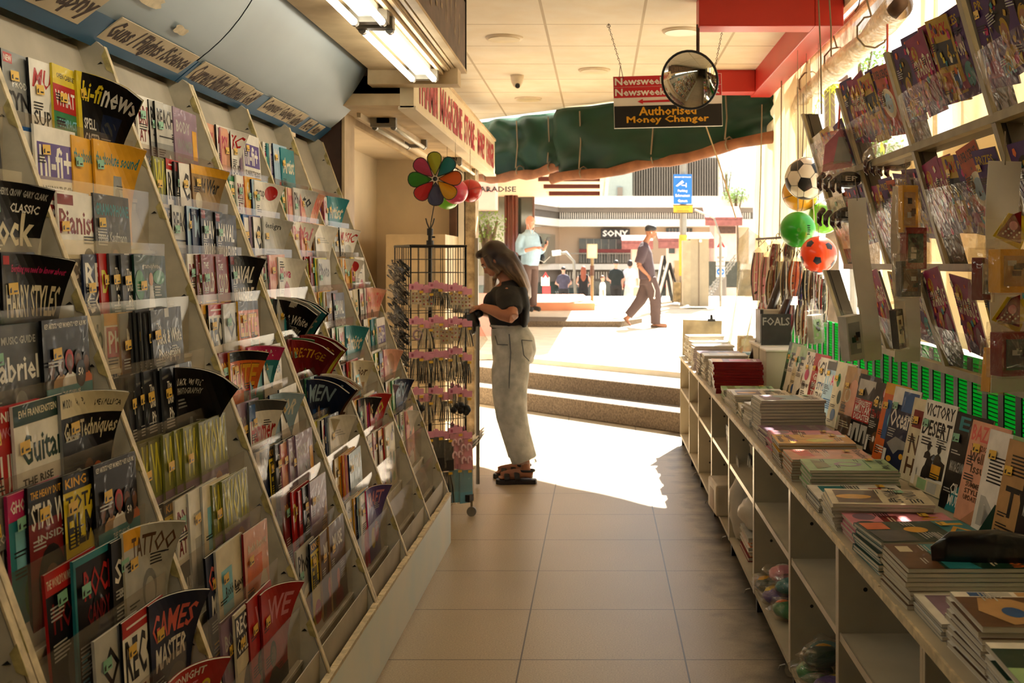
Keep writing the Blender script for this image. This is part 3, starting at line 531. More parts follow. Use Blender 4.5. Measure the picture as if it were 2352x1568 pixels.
des('natw', 'tan cover with long fair hair and round seal', 'tan', [t('N',14,18,5,7,'ink'), e_(11,14,6,9,'peach'), e_(6,16,3,3,'cream'), e_(6,16,2.4,2.4,'tan'), r(0,0,21,8,'brown'), L_(2,3,12,3,'cream'), r(.5,1,3,7,'white')], 'cream')
des('nint', 'orange banded game cover with blue creature art', 'orange', [r(0,24,21,28,'amber'), r(4,8,18,22,'blue'), e_(11,15,4,4,'cyan'), L_(2,3,14,3,'white')], 'orange')
des('palem', 'beige cover with thin brown capitals', 'cream', [t('NC',3,9,14,7,'brown'), t('HIS',3,2,14,6,'brown'), r(2,18,9,24,'dred'), L_(11,18,7,5,'brown')])
# flat stacks
des('yell', 'mustard cover with small drawings and barcode', 'amber', [r(1,24,6,27,'white'), e_(14,16,4,5,'wow'), ('q', [(3,6),(16,8),(17,6),(4,4)], 'dred'), t('Breathe',4,1,14,2.4,'brown'), L_(8,22,8,3,'brown')], 'brown')
des('oran', 'pale orange cover with brown lettering', 'peach', [e_(14,20,4,2,'tan'), t('Breathe',2,24,17,3,'brown'), ('q', [(1,2),(14,4),(15,9),(3,8)], 'salmon'), L_(5,12,12,3,'cream')], 'tan')
des('grn', 'pale green cover with dark title along its top', 'lgreen', [t('Simple Things',2,23.5,17,3.4,'dgreen'), e_(10,14,4,4.5,'mauve'), e_(10,14,2.6,3,'lgreen'), ('q', [(2,3),(18,3),(15,8),(5,7)], 'olive'), L_(3,20,14,1,'green')], 'lgreen')
des('wht', 'white cover with thin capitals and brown picture', 'cream', [t('LIVING',2,21,12,4,'dgrey'), t('MONOCLE',2,16,16,4,'dgrey'), r(2,2,19,14,'brown'), e_(11,7,3,5,'amber'), L_(14,22,5,4,'ink')], 'white')
des('teaw', 'white cover with teal picture and red letters', 'white', [r(2,3,15,11,'teal'), t('TEE',4,18,10,4,'red'), t('ASK',4,23,12,3.4,'ink'), L_(2,13,16,3,'dgrey')], 'dgrey')
des('pinkf', 'pink floral cover with red banner and gold letters', 'pink', [r(4,9,17,14,'dred'), L_(6,11,9,2,'cream'), t('AHA',4,20,12,5,'amber'), e_(5,5,4,3,'mauve'), e_(14,4,4,3,'dgrey'), e_(16,17,3,3,'hot')], 'pink')
des('ship', 'dark green and teal cover with gold disc and lettering', 'dgreen', [r(0,20,21,28,'teal'), t('IO',3,20.6,15,6.4,'amber'), e_(9,13,3,3,'amber'), r(1,1,8,7,'orange'), r(9,1,20,10,'dgrey'), L_(12,12,7,5,'grey')], 'teal')
des('dest', 'dark travel cover with orange lettering', 'dgreen', [t('Destination',2,23,18,4,'orange'), r(0,0,21,8,'brown'), ('q', [(0,8),(21,9),(21,16),(12,14),(0,17)], 'teal'), r(2,2,7,5,'cream'), L_(10,19,9,2,'cream')], 'cream')
des('coll', 'collage cover of travel pictures with white strip', 'brown', [r(0,0,3.4,28,'white'), r(.4,3,3,6.5,'blue'), r(.4,7.5,3,11,'lgrey'), r(.4,12,3,15.5,'tan'), r(.4,16.5,3,20,'blue'), ('q', [(4,4),(12,2),(20,6),(18,12),(10,14),(5,10)], 'tan'), ('q', [(6,14),(16,13),(20,20),(12,24),(7,20)], 'cyan'), ('q', [(4,20),(8,22),(9,27),(4,27)], 'dred'), e_(13,8,3,2,'blue'), L_(6,16,8,3,'white')], 'white')
des('city', 'dark green cover with white block letters and green corner', 'dgreen', [t('HI',3,17,12,8,'white'), r(12,0,21,4,'lgreen'), e_(10,8,8,4,'cream'), L_(3,13,10,3,'lgreen'), r(0,0,3,10,'white')], 'white')
des('redb', 'red comic in clear wrap with gold corner', 'dred', [r(0,0,21,6,'amber'), r(3,10,18,22,'hot'), L_(4,24,13,2,'white')], 'dred')
des('plain', 'white cover with faint grey print', 'white', [L_(3,20,15,3,'lgrey'), r(3,4,18,16,'lgrey')], 'lgrey')
des('news', 'white cover with photo of a crowd', 'white', [t('ASIA NEWS',2,22,16,4,'ink'), r(2,2,19,19,'lblue'), ('q', [(2,2),(19,2),(19,8),(12,12),(7,7),(2,9)], 'mauve')], 'grey')
# children's comics
des('kidp', 'pink and purple comic with bubble title', 'kpink', [e_(6,22,3,3,'kyel'), t('3',4,20,4,5,'kor'), t('SPARKLE',2,14,18,6,'cream'), p_(8,0,.8,'kface','kpurp','kyel'), e_(16,6,3,5,'kpale')], 'kpink')
des('kidm', 'mauve comic with gold stars and round teal charm', 'kpurp', [t('PRIZES',2,23,15,3,'kyel'), e_(15,7,4,4,'teal'), p_(7,3,.8,'kface','kpink','brown'), e_(14,18,3,3,'kpale'), t('FUN',9,13,8,4,'cream')], 'kpale')
des('kidy', 'yellow and orange comic with dark panels', 'kyel', [r(2,12,19,20,'ink'), t('BRICK',3,22,15,4,'red'), r(3,3,10,10,'kor'), e_(15,7,3,3,'blue'), t('6',12,13,4,6,'kyel')], 'kor')
des('kidd', 'dark violet comic with fair-haired cartoon', 'dred', [r(0,0,21,28,'kpurp'), e_(10,18,7,6,'hair'), p_(10,2,1.0,'kface','kyel','kyel'), t('LOL',2,1,8,4,'cyan')], 'kpurp')
des('kido', 'orange comic with white cloud and blue cap', 'kor', [t('SUPER SCIENCE',1,23,18,3.4,'ink'), e_(10,13,8,6,'cream'), e_(10,13,5,4,'lblue'), e_(10,4,6,3,'red')], 'kor')
des('colr', 'white colouring book with grey outline art', 'cream', [t('Colouring',2,20,17,4,'dgrey'), e_(10,10,6,6,'lgrey'), e_(10,10,5,5,'cream')], 'lgreen')

def cover_mb(key, th, curl):
    global DULL
    DULL = key[:3] == 'kid'
    desc, bg, els, sp = D[key]; b = MB(); c = .01
    b.poly([(0,0,th),(W_,0,th),(W_,H_,th),(0,H_,th)], pm(bg))
    b.poly([(0,0,0),(0,H_,0),(W_,H_,0),(W_,0,0)], pm(sp)); b.poly([(0,0,0),(0,0,th),(0,H_,th),(0,H_,0)], pm(sp))
    if key == 'redb': b.poly([(W_,0,0),(W_,H_,0),(W_,H_,th),(W_,0,th)], pm('dred')); b.poly([(0,0,0),(W_,0,0),(W_,0,th),(0,0,th)], pm('lgrey')); b.poly([(0,H_,0),(0,H_,th),(W_,H_,th),(W_,H_,0)], pm('amber'))
    z = th+.0002
    for q in els:
        k = q[0]; z += .00012
        if k == 'r': b.poly([(q[1]*c,q[2]*c,z),(q[3]*c,q[2]*c,z),(q[3]*c,q[4]*c,z),(q[1]*c,q[4]*c,z)], pm(q[5]))
        elif k == 'q': b.poly([(x*c,y*c,z) for x, y in q[1]], pm(q[2]))
        elif k == 'e':
            cx, cy, rx, ry = q[1:5]; b.poly([(max(0,min(W_,(cx+rx*math.cos(a*math.pi/9))*c)),max(0,min(H_,(cy+ry*math.sin(a*math.pi/9))*c)),z) for a in range(18)], pm(q[5]))
        elif k == 't': b.text(q[1], q[2]*c, q[3]*c, q[4]*c, q[5]*c, pm(q[6]), z=z, bold=.02, shear=q[7])
        elif k == 'l':
            x, y, w0, n, cc = q[1:6]
            for i in range(n): yy = (y+i*.95)*c; b.poly([(x*c,yy,z),((x+w0*(1-.13*(i % 3)))*c,yy,z),((x+w0*(1-.13*(i % 3)))*c,yy+.0045,z),(x*c,yy+.0045,z)], pm(cc))
        elif k == 'p':
            cx, y, s, sk, cl, ha = q[1:7]
            def cl_(v): return (max(0, min(W_, v[0]*c)), max(0, min(H_, v[1]*c)))
            for pts, cc in (([(cx+s*3.2*math.cos(a*math.pi/8), y+s*11+s*3.8*math.sin(a*math.pi/8)) for a in range(16)], ha),
                            ([(cx-s*6.4,y),(cx+s*6.4,y),(cx+s*5.4,y+s*4.6),(cx+s*2,y+s*6.6),(cx-s*2,y+s*6.6),(cx-s*5.4,y+s*4.6)], cl),
                            ([(cx-s*1.2,y+s*6),(cx+s*1.2,y+s*6),(cx+s*1.2,y+s*9),(cx-s*1.2,y+s*9)], sk),
                            ([(cx+s*2.3*math.cos(a*math.pi/8), y+s*10.3+s*3.0*math.sin(a*math.pi/8)) for a in range(16)], sk)):
                z += .00012; b.poly([(*cl_(v), z) for v in pts], pm(cc))
    if key != 'plain': busy(key, b, z)
    DULL = False
    return b
def busy(key, b, z):
    """small printed matter: cover lines, and on the comics many little pictures"""
    rq = random.Random(hash_(key)); c = .01
    if key[:3] == 'kid':
        for i in range(22):
            z += .00012; x, y = rq.uniform(1,19), rq.uniform(1,26); s_ = rq.uniform(.5,1.6); m_ = pm(rq.choice(['kyel','cream','kpink','ink','orange','kpurp','teal','hot','brown','yellow']))
            n = rq.choice([3,4,5,12]); a0 = rq.random()*3; b.poly([((x+s_*math.cos(a0+k*2*math.pi/n))*c,(y+s_*math.sin(a0+k*2*math.pi/n))*c,z) for k in range(n)], m_)
    dark = D[key][1] in ('black','dgrey','navy','dred','dgreen','brown','purple','ink','olive','blue')
    for g in range(3):
        z += .00012; x, y, w0 = rq.choice([1.2,1.2,12.5]), rq.uniform(1.5,20), rq.uniform(4,7)
        for i in range(rq.randint(2,4)):
            yy = (y+i*.75)*c; ww = w0*rq.uniform(.6,1); m_ = pm('lgrey' if dark else 'ink'); b.poly([(x*c,yy,z),((x+ww)*c,yy,z),((x+ww)*c,yy+.0032,z),(x*c,yy+.0032,z)], m_)
def bend(me, curl, th):
    """soft outward curl of the free top corner"""
    if not curl: return
    bm = bmesh.new(); bm.from_mesh(me)
    dg = Vector((.78,.62,0)).normalized(); d0 = Vector((W_*.55,H_*.62,0)).dot(dg) if curl == 1 else Vector((W_*.35,H_*.55,0)).dot(dg)
    for i in range(9):
        bmesh.ops.bisect_plane(bm, geom=bm.verts[:]+bm.edges[:]+bm.faces[:], plane_co=dg*(d0+i*.018), plane_no=dg)
    rho = .13 if curl == 1 else .085
    for v in bm.verts:
        d = v.co.dot(dg)-d0
        if d > 0:
            a = d/rho; h = v.co.z; q = v.co-dg*d; q.z = 0
            v.co = q+dg*((rho-h)*math.sin(a))+Vector((0,0,rho-(rho-h)*math.cos(a)))
    bm.to_mesh(me); bm.free(); me.update()
PROTO = {}; NMAG = 0; SPARE = set()
STUFF = []
def magazine(key, M, label, group, curl=0, th=.006, sticker=True, stuff=False):
    """cover local axes: x from the spine, y up the cover, z out of the front"""
    global NMAG; NMAG += 1
    k = (key, curl, th, sticker)
    loc, rot, scl = M.decompose()
    if k not in PROTO:
        root = empty('magazine', loc)
        b = MB(); i_ = .0012; b.box((i_,i_,.0005),(W_-i_,H_-i_,th-.0005), pagem); me = b.mesh('pages'); bend(me, curl, th)
        o = bpy.data.objects.new('pages', me); sc.collection.objects.link(o); o.parent = root
        me = cover_mb(key, th, curl).mesh('cover'); bend(me, curl, th)
        o = bpy.data.objects.new('cover', me); sc.collection.objects.link(o); o.parent = root
        if sticker:
            b = MB(); s = stick['y' if hash_(key) % 3 else 'g']; x0, y0 = .012+(hash_(key) % 5)*.006, .185+(hash_(key) % 4)*.008
            z = th+.0045 if not curl else th+.0035; b.poly([(x0,y0,z),(x0+.038,y0+.002,z),(x0+.037,y0+.026,z),(x0-.001,y0+.024,z)], s)
            b.poly([(x0+.003,y0+.004,z+.0003),(x0+.010,y0+.004,z+.0003),(x0+.010,y0+.016,z+.0003),(x0+.003,y0+.012,z+.0003)], pm('ink')); b.poly([(x0+.018,y0+.005,z+.0003),(x0+.033,y0+.006,z+.0003),(x0+.033,y0+.010,z+.0003),(x0+.018,y0+.009,z+.0003)], pm('ink'))
            o = bpy.data.objects.new('price_sticker', b.mesh('price_sticker')); sc.collection.objects.link(o); o.parent = root
        PROTO[k] = root
        if stuff:  # first of its kind but belongs to the uncounted rest: keep its meshes only
            PROTO[k] = root
    elif not stuff: root = copy_tree(PROTO[k]); root.location = loc
    if stuff:
        for ch in PROTO[k].children: STUFF.append((M.copy(), ch.data))
        if not PROTO[k].get('label'): SPARE.add(PROTO[k].name); PROTO[k].location = loc
        return None
    SPARE.discard(root.name)
    root.rotation_euler = rot.to_euler(); root.scale = scl
    tag(root, label, 'magazine', group)
    return root
def hash_(s): return sum(ord(c)*(i+3) for i, c in enumerate(s))

def flush_stuff():
    """the remaining small or covered magazines: one object"""
    mats = []; vs = []; fs = []; mi = []
    for M, me in STUFF:
        mp = []
        for m_ in me.materials:
            if m_ not in mats: mats.append(m_)
            mp.append(mats.index(m_))
        o = len(vs); vs += [tuple(M @ v.co) for v in me.vertices]
        for p in me.polygons: fs.append([o+i for i in p.vertices]); mi.append(mp[p.material_index])
    me = bpy.data.meshes.new('magazine_stock'); me.from_pydata(vs, [], fs)
    for m_ in mats: me.materials.append(m_)
    me.polygons.foreach_set('material_index', mi); me.update()
    o = bpy.data.objects.new('magazine_stock', me); sc.collection.objects.link(o)
    tag(o, 'remaining magazines filling the last rack bays and the far counter stacks below their top copies', 'magazines', kind='stuff')
    for n in list(SPARE):
        r_ = bpy.data.objects.get(n)
        for c in list(r_.children): bpy.data.objects.remove(c)
        bpy.data.objects.remove(r_)
# ------------------------------------------------------------------ left magazine rack
XF = lambda z: -.795-.36*(z-.255)
LIPZ = [1.82-.15*i for i in range(10)]
YD = [1.26, 1.93, 2.59, 3.30, 3.99, 4.63, 5.26, 5.89]
tape = mat('yellowed_tape', '#c9b878', .6, var=.25, vs=40)
rackback = mat('rack_back', '#b5ab98', .65, var=.12, vs=5)
def divider_mb(y, hh=2.125):
    b = MB(); x0 = XF(.255); x1 = XF(2.10)
    b.prism([(-1.64,y-.009,0),(x0-.004,y-.009,0),(x0-.004,y-.009,.255),(x1,y-.009,2.10),(x1-.03,y-.009,hh),(-1.64,y-.009,hh)], (0,.018,0), wood)
    d = Vector((x1-x0,0,2.10-.255)); n = Vector((d.z,0,-d.x)).normalized()*.004
    a = Vector((x0,y-.010,.255)); c = Vector((x1,y-.010,2.10)); b.prism([a,a+n,c+n,c], (0,.020,0), woodedge)
    # tape scraps and small nicks on the edge
    for i in range(9):
        f = (i+.4+R.random()*.4)/9; q = a+d*f; u = d.normalized()
        w0 = .02+R.random()*.03; b.prism([q+n*1.3-u*w0, q+n*1.3+u*w0, q-n*3+u*w0*.6, q-n*3-u*w0*.5], (0,-.0015,0), tape)
        b.prism([q-n*4+u*.0, q-n*5+u*.008, q-n*8+u*.004], (0,-.001,0), blackp)
    return b
units = [((0,1), 'nearest unit of the long magazine rack, mostly beyond the picture'), ((1,2,3,4), 'near unit of the long stepped magazine rack with three bays'), ((4,5,6,7), 'street-end unit of the long stepped magazine rack with three narrow bays')]
for ui, (ds, lab) in enumerate(units):
    ya, yb = YD[ds[0]], YD[ds[-1]]
    e = empty('magazine_rack', (-.8, ya, 0), lab.replace('nearest unit', 'unit cut by the picture edge'), 'magazine rack', 'stepped magazine racks along the wall')
    for k, d in enumerate(ds):
        y = YD[d]+(.012 if k == 0 and ui else 0)-(.012 if k == len(ds)-1 and ui < 2 else 0)
        divider_mb(y).build('divider', e)
    b = MB(); b.box((-1.655,ya+.02,.0),(-1.64,yb-.02,2.12), rackback); b.prism([(XF(.255)-.075,ya+.02,.255),(XF(.255)-.075,yb-.02,.255),(XF(2.1)-.075,yb-.02,2.1),(XF(2.1)-.075,ya+.02,2.1)], (-.01,0,0), rackback); b.build('back_panel', e)
    b = MB(); b.prism([(-.80,ya,0),(-.783,ya,0),(-.783,ya,.25),(-.80,ya,.255)], (0,yb-ya,0), mat('kick_paint', '#d6e2de', .4, var=.08, vs=3, col2='#e6e6da'))
    o = b.build('kick_panel', e)
    b = MB(); n = 26
    for i in range(n):
        y0 = ya+(yb-ya)*i/n; z1 = .262+.006*mnoise.noise(Vector((i*1.7,ui,0))); b.box((-.803,y0,.25),(-.781,y0+(yb-ya)/n,z1), woodedge)
    b.build('kick_edge', e)
    for k in range(len(ds)-1):
        y0, y1 = YD[ds[k]]+.012, YD[ds[k+1]]-.012
        for li, lz in enumerate(LIPZ):
            x = XF(lz)
            b = MB(); b.box((x-.058,y0,lz-.178),(x+.002,y1,lz-.168), wood); b.box((x-.062,y0,lz-.178),(x-.056,y1,lz-.03), wood); b.build('shelf', e)
            b = MB(); b.box((x-.001,y0+.002,lz-.166),(x+.0015,y1-.03-(li*7 % 3)*.02,lz), acry); b.build('clear_lip', e)
        b = MB(); b.prism([(XF(.34),y0,.10),(XF(.34)+.003,y0,.10),(XF(.34)+.003,y0,.33),(XF(.34),y0,.33)], (0,y1-y0,0), rackback); b.box((-1.2,y0,.09),(-.80,y1,.10), wood); b.build('trough', e)
def rackM(y, li, back, lean=.13, yaw=0, lift=0, roll=0):
    z = LIPZ[li]-.166+lift+(.03 if li == 0 else 0); x = XF(LIPZ[li])-.006-back
    s, c = math.sin(lean), math.cos(lean)
    M = Matrix(((0,-s,c,x),(1,0,0,y),(0,c,s,z),(0,0,0,1)))
    return M @ Matrix.Rotation(yaw, 4, 'Y') @ Matrix.Rotation(roll, 4, 'Z')
rows = {}
# near bay (second), bay index 1 = between YD[1] and YD[2]
rows[1] = {1: [('harry',.34,0)], 2: [('absolute',.05,0),('rock',.36,1)], 3: [('harry',.30,0),('harry',.34,1)], 4: [('gabriel',.20,0),('hiphop',.40,0)],
           5: [('guitarr',.11,0),('guitarw',.2,0),('guitar',.37,1)], 6: [('synth',.02,0),('retro',.10,0),('space',.15,0),('total',.28,0),('hiphop',.40,0)],
           7: [('horror',.14,0),('candy',.22,0),('space2',.37,0),('tattoo',.42,1)], 8: [('offgrid',.20,0),('recoil',.30,0),('games',.42,1)], 9: [('space',.2,0),('guitarr',.4,1)]}
rows[2] = {0: [('synth',.03,0),('super',.14,0),('whatfi',.235,0),('hifinews',.36,2)], 1: [('hifiblue',.01,0),('hifiplus',.055,0),('absolute',.23,0),('absolute',.34,1)],
           2: [('pianist',.02,0),('pianist',.04,0),('gramo',.22,0)], 3: [('collect',.01,0),('reccol',.10,0),('disco',.18,0),('bw',.22,0),('bw',.27,0),('gown',.33,0)],
           4: [('collect',.0,0),('photo2',.05,0),('photo',.12,0),('muse',.20,0),('bw',.25,0),('bw',.265,0),('bw',.28,0),('bw',.295,0),('bw',.32,0)],
           5: [('bw',.02,0),('bw',.08,0),('bw',.095,0),('bw',.12,0),('bw',.155,0),('bw',.19,0),('bw',.25,0),('bw',.265,0),('bw2',.33,2)],
           6: [('wow',.02,0),('wow',.05,0),('wow',.10,0),('wow',.16,0),('wow',.22,0),('wow',.26,0),('wow',.36,0)], 7: [('hiphop',.03,0),('total',.07,0),('brit',.12,0),('plain',.19,0),('robb',.26,0),('wow',.32,0),('wow',.38,0)],
           8: [('games',.15,0),('robb',.2,0),('robbp',.38,0)], 9: [('body',.13,0),('collect',.19,0),('swoon',.28,0),('swoon',.36,1)]}
rows[3] = {0: [('brit',.02,0),('brit',.08,0),('beach',.16,0),('beach',.19,0),('body',.32,0)], 1: [('total',.02,0),('wow',.08,0),('recoil',.17,0),('naval',.22,0),('cnm',.25,0),('world',.34,1)],
           2: [('bw',.02,0),('collect',.04,0),('beach',.09,0),('motor',.19,0),('navyb',.22,0),('naval',.28,0),('naval',.40,0)], 3: [('motor',.02,0),('navyb',.04,0),('brit',.08,0),('cold',.13,0),('cold',.16,0),('cold',.28,0),('naval',.40,1)],
           4: [('world',.03,0),('recoil',.07,0),('offgrid',.18,0),('elite',.3,0)], 5: [('dredb',.03,0),('elite',.1,1),('retro',.26,1),('cnm',.38,0)],
           6: [('body',.04,0),('hammer',.11,1),('motor',.3,1),('cnm',.4,0)], 7: [('bw',.03,0),('bw',.06,0),('plain',.09,0),('navyb',.13,0),('total',.18,0),('bw',.22,0),('cosmo',.27,0),('body',.33,0),('body',.4,0)],
           8: [('dredb',.16,0),('disco',.22,0),('swoon',.26,0),('bw',.3,0),('breathe',.36,0)], 9: [('photo2',.1,0),('total',.2,0),('muse',.3,0),('muse',.4,0)]}
G_ = ['body','nude','start','cosmo','bella','stripe','bloom','guns','bronze','motor','bike','home','bride','teen','cnm','gold','aqua','purp','plain','navyb','dredb','breathe','collect','world','naval','disco','hifiplus','palem','leaf','robb','super','brit','hammer','muse','tattoo','photo2']
rr = random.Random(21)
pre = {4: {0: ['nude','nude','body'], 1: ['bw','bike','brit','gold','motor','start'], 2: ['plain','hammer','hifiblue','body','cnm','stripe'], 3: ['dredb','cosmo','bella'], 4: ['bw','stripe','aqua','bw2'], 5: ['total','dredb','dredb','swoon'], 6: ['dredb','navyb','navyb','navyb'], 7: ['guns','navyb','plain'], 8: ['navyb','home','gold','motor'], 9: ['bw','stripe','motor','bloom']},
       5: {0: ['aqua','hifiplus','motor','aqua'], 1: ['bike','bike','home','nude','photo2'], 2: ['cnm','bride','nude','elite','world'], 3: ['gold','swoon','wow','guns'], 4: ['elite','bronze','guns']},
       6: {0: [], 1: ['bride','purp','dredb','bride','aqua'], 2: ['plain','tattoo'], 3: ['gold','gold','whatfi','bloom'], 4: ['cnm','bella']}}
for bay in (4, 5, 6):
    rows[bay] = {}
    for li in range(10):
        if bay == 6 and li in (0, 9): continue
        if bay == 5 and li == 9: continue
        ks = pre[bay].get(li, [])
        n = rr.choice([5,6,6,7,7]); ks = list(ks)
        while len(ks) < n: ks.insert(rr.randrange(len(ks)+1), rr.choice(G_))
        pos = .03; out = []; wid = YD[bay+1]-YD[bay]; free = wid-.25-.03; gaps = [rr.choice([.018,.02,.03,.06,.09]) for _ in ks[1:]]; tot = sum(gaps) or 1
        sc_ = min(1, free/tot)
        for i, k in enumerate(ks):
            out.append((k, pos, 2 if (bay == 4 and li in (4,5,6) and i >= len(ks)-4) else 1 if i == len(ks)-1 and rr.random() < .5 else (0 if rr.random() > .08 else 1)))
            if i < len(gaps): pos += gaps[i]*sc_
        rows[bay][li] = out
bayname = {1: 'bay cut by the picture edge', 2: 'second bay', 3: 'third bay', 4: 'fourth bay', 5: 'fifth bay', 6: 'last bay'}
rowname = ['top tier','second tier','third tier','fourth tier','fifth tier','sixth tier','seventh tier','eighth tier','ninth tier','lowest tier']
def short(desc): return desc
for bay, rs in rows.items():
    for li, items in rs.items():
        n = len(items); th = .006
        for k, (key, off, curl) in enumerate(items):
            back = (n-1-k)*.0066
            M = rackM(YD[bay]+.012+off, li, .0085+back, lean=.05+.02*rr.random()+(.02 if k == 0 else 0), yaw=0, lift=.012*rr.random(), roll=rr.uniform(-.02,.02))
            o = ORD[k] if n > 1 else 'only one'
            lab = D[key][0]
            ws = lab.split()
            lab = ' '.join(ws[:7])
            while lab.split()[-1] in ('and','with','a','of','over','the','in','beside','along','black','pale','small','white','tall','red'): lab = ' '.join(lab.split()[:-1])
            magazine(key, M, f'{lab}, {o}, {rowname[li]}, {bayname[bay]}', f'magazines in the {bayname[bay]} of the rack', curl=curl, th=th, sticker=(hash_(key+str(k)) % 4 != 0) or n < 5, stuff=(bay == 6 or (bay == 5 and li > 5)))
# ------------------------------------------------------------------ counter with shelf units (right)
lam = mat('grey_laminate', '#b3a78e', .5, var=.08, vs=6)
lamedge = mat('metal_edge', '#cbbfa8', .3, .5, var=.1)
YC = [.62, 1.45, 2.25, 3.06, 3.83, 4.73, 5.64, 6.51, 7.37, 8.13, 9.05]
CX0, CX1, CZ = .65, 1.34, .705
b = MB(); b.box((CX0-.008,.6,CZ),(CX1,9.07,CZ+.018), lam)
for i in range(60):
    y0 = .6+i*.141; b.box((CX0-.012,y0,CZ-.002),(CX0-.006,y0+.141,CZ+.019+.003*mnoise.noise(Vector((i*.9,0,3)))), woodedge)
o = b.build('counter_top'); tag(o, 'long pale laminate counter top with a worn front edge, heaped with magazines', 'counter')
for i in range(len(YC)-1):
    y0, y1 = YC[i]+.001, YC[i+1]-.001
    e = empty('shelf_unit', (CX0, y0, 0), f'open laminate shelf unit under the counter, {ORD[len(YC)-2-i]} from the street end', 'shelf unit', 'shelf units under the counter')
    for y in (y0, y1-.017):
        b = MB(); b.box((CX0,y,.075),(CX1-.02,y+.017,CZ-.001), lam); b.box((CX0-.003,y,.075),(CX0,y+.017,CZ-.001), lamedge); b.box((CX0+.01,y-.002,.0),(CX0+.05,y+.015,.075), blackp)
        for q in range(4):
            zz = .16+.14*q; b.tube([(CX0+.07,y-.0008,zz),(CX0+.07,y+.0005,zz)], .006, blackp, 10)
        b.tube([(CX0+.3,y-.0008,.5),(CX0+.3,y+.0005,.5)], .008, blackp, 10)
        b.build('side_panel', e)
    b = MB(); b.box((CX0,y0+.017,.075),(CX1-.02,y1-.017,.093), lam); b.build('bottom_shelf', e)
    b = MB(); b.box((CX0+.004,y0+.017,.445),(CX1-.02,y1-.017,.461), lam); b.box((CX0,y0+.017,.442),(CX0+.004,y1-.017,.464), lamedge); b.box((CX0+.02,y1-.03,.42),(CX0+.06,y1-.017,.445), mat('bracket','#4a2418',.5)); b.build('middle_shelf', e)
    b = MB(); b.box((CX1-.03,y0+.017,.093),(CX1-.02,y1-.017,CZ-.001), lam); b.build('back_panel', e)
    b = MB(); b.tube([(CX0-.012,y0+.03,.085),(CX0-.03,y0+.03,.08),(CX0-.035,y0+.034,.065)], .003, grey, 6); b.build('hook', e)
# flat stacks
def flatM(x, y, z, yaw=0): # y = near edge; cover up, top towards +x
    M = Matrix(((0,1,0,x),(-1,0,0,y+W_),(0,0,1,z),(0,0,0,1)))
    return M @ Matrix.Rotation(yaw, 4, 'Z')
rs = random.Random(4)
stacks = [(1.16,'city',8,.010),(1.44,'dest',8,.010),(1.70,'city',9,.010),(1.96,'coll',10,.010),(2.2,'news',4,.008),(2.40,'dest',9,.009),(2.66,'ship',9,.008),(2.89,'pinkf',6,.008),(3.10,'wht',8,.009),(3.33,'teaw',5,.008),(3.55,'grn',9,.009),(3.80,'oran',8,.009),(4.05,'yell',9,.0095),
          (4.31,'pinkf',8,.008),(4.53,'body',6,.009),(4.76,'news',12,.0125),(5.02,'plain',9,.010),(5.26,'leaf',6,.010),(5.5,'wht',9,.010),(5.75,'plain',7,.010),(6.0,'grn',6,.010),(6.38,'redb',12,.0145),(6.72,'plain',12,.012),(7.1,'plain',12,.0125),(7.45,'body',11,.0125),(7.85,'plain',12,.013),(8.22,'wht',12,.013),(8.6,'plain',13,.0135)]
NS = len(stacks)
for si, (y, key, n, th) in enumerate(stacks):
    z = CZ+.0185; x0 = CX0+.012+rs.uniform(-.012,.012); yw = rs.uniform(-.03,.03)
    for k in range(n):
        if k and rs.random() < .2: yw += rs.uniform(-.04,.04)
        lab = ' '.join(D[key][0].split()[:6])
        while lab.split()[-1] in ('and','with','a','of','over','the','in','large','serif','red','white'): lab = ' '.join(lab.split()[:-1])
        pos = 'topmost' if k == n-1 else ORD[n-1-k]+' from the top'
        magazine(key, flatM(x0+rs.uniform(-.006,.006), y+rs.uniform(-.004,.004), z, yw), f'{lab}, {pos}, {ORD[NS-1-si]} counter stack from the street', 'magazines lying in stacks on the counter', th=th, sticker=(k == n-1 and key not in ('plain','body')), stuff=(k < n-1 and y > 2.5))
        z += th+.0007+ (.004 if key not in ('plain','body') and k == n-1 else 0)
# standing row at the back of the counter
st = [(6.50,'gown'),(6.40,'fmag'),(6.24,'leaf'),(6.12,'fmag'),(5.92,'sugar'),(5.70,'timeb'),(5.55,'guy'),(5.36,'want'),(5.16,'leaf'),(4.95,'natw'),(4.70,'milit'),(4.42,'genius'),(4.27,'nint'),(4.14,'ocean'),(3.88,'palem'),(3.74,'vict'),(3.42,'cill'),(3.27,'well'),(3.12,'msw'),(2.97,'tanw'),(2.82,'cill'),(2.66,'muse')]
for k, (y, key) in enumerate(st):
    s = rs.uniform(1.0,1.06); th = .005; lean = .22; sn, cs = math.sin(lean), math.cos(lean)
    M = T(1.045-.0006*k, y, CZ+.0195) @ Matrix(((0,sn,-cs,0),(-1,0,0,0),(0,cs,sn,0),(0,0,0,1)))
    M = Matrix.Translation(M.translation) @ rotz(.16) @ Matrix.Translation(-M.translation) @ M @ Matrix.Scale(s, 4)
    lab = ' '.join(D[key][0].split()[:8])
    while lab.split()[-1] in ('and','with','a','of','over','the','in','beside','large'): lab = ' '.join(lab.split()[:-1])
    magazine(key, M, f'{lab}, {ORD[k]} of the upright row from the street', 'magazines standing along the back of the counter', th=th)
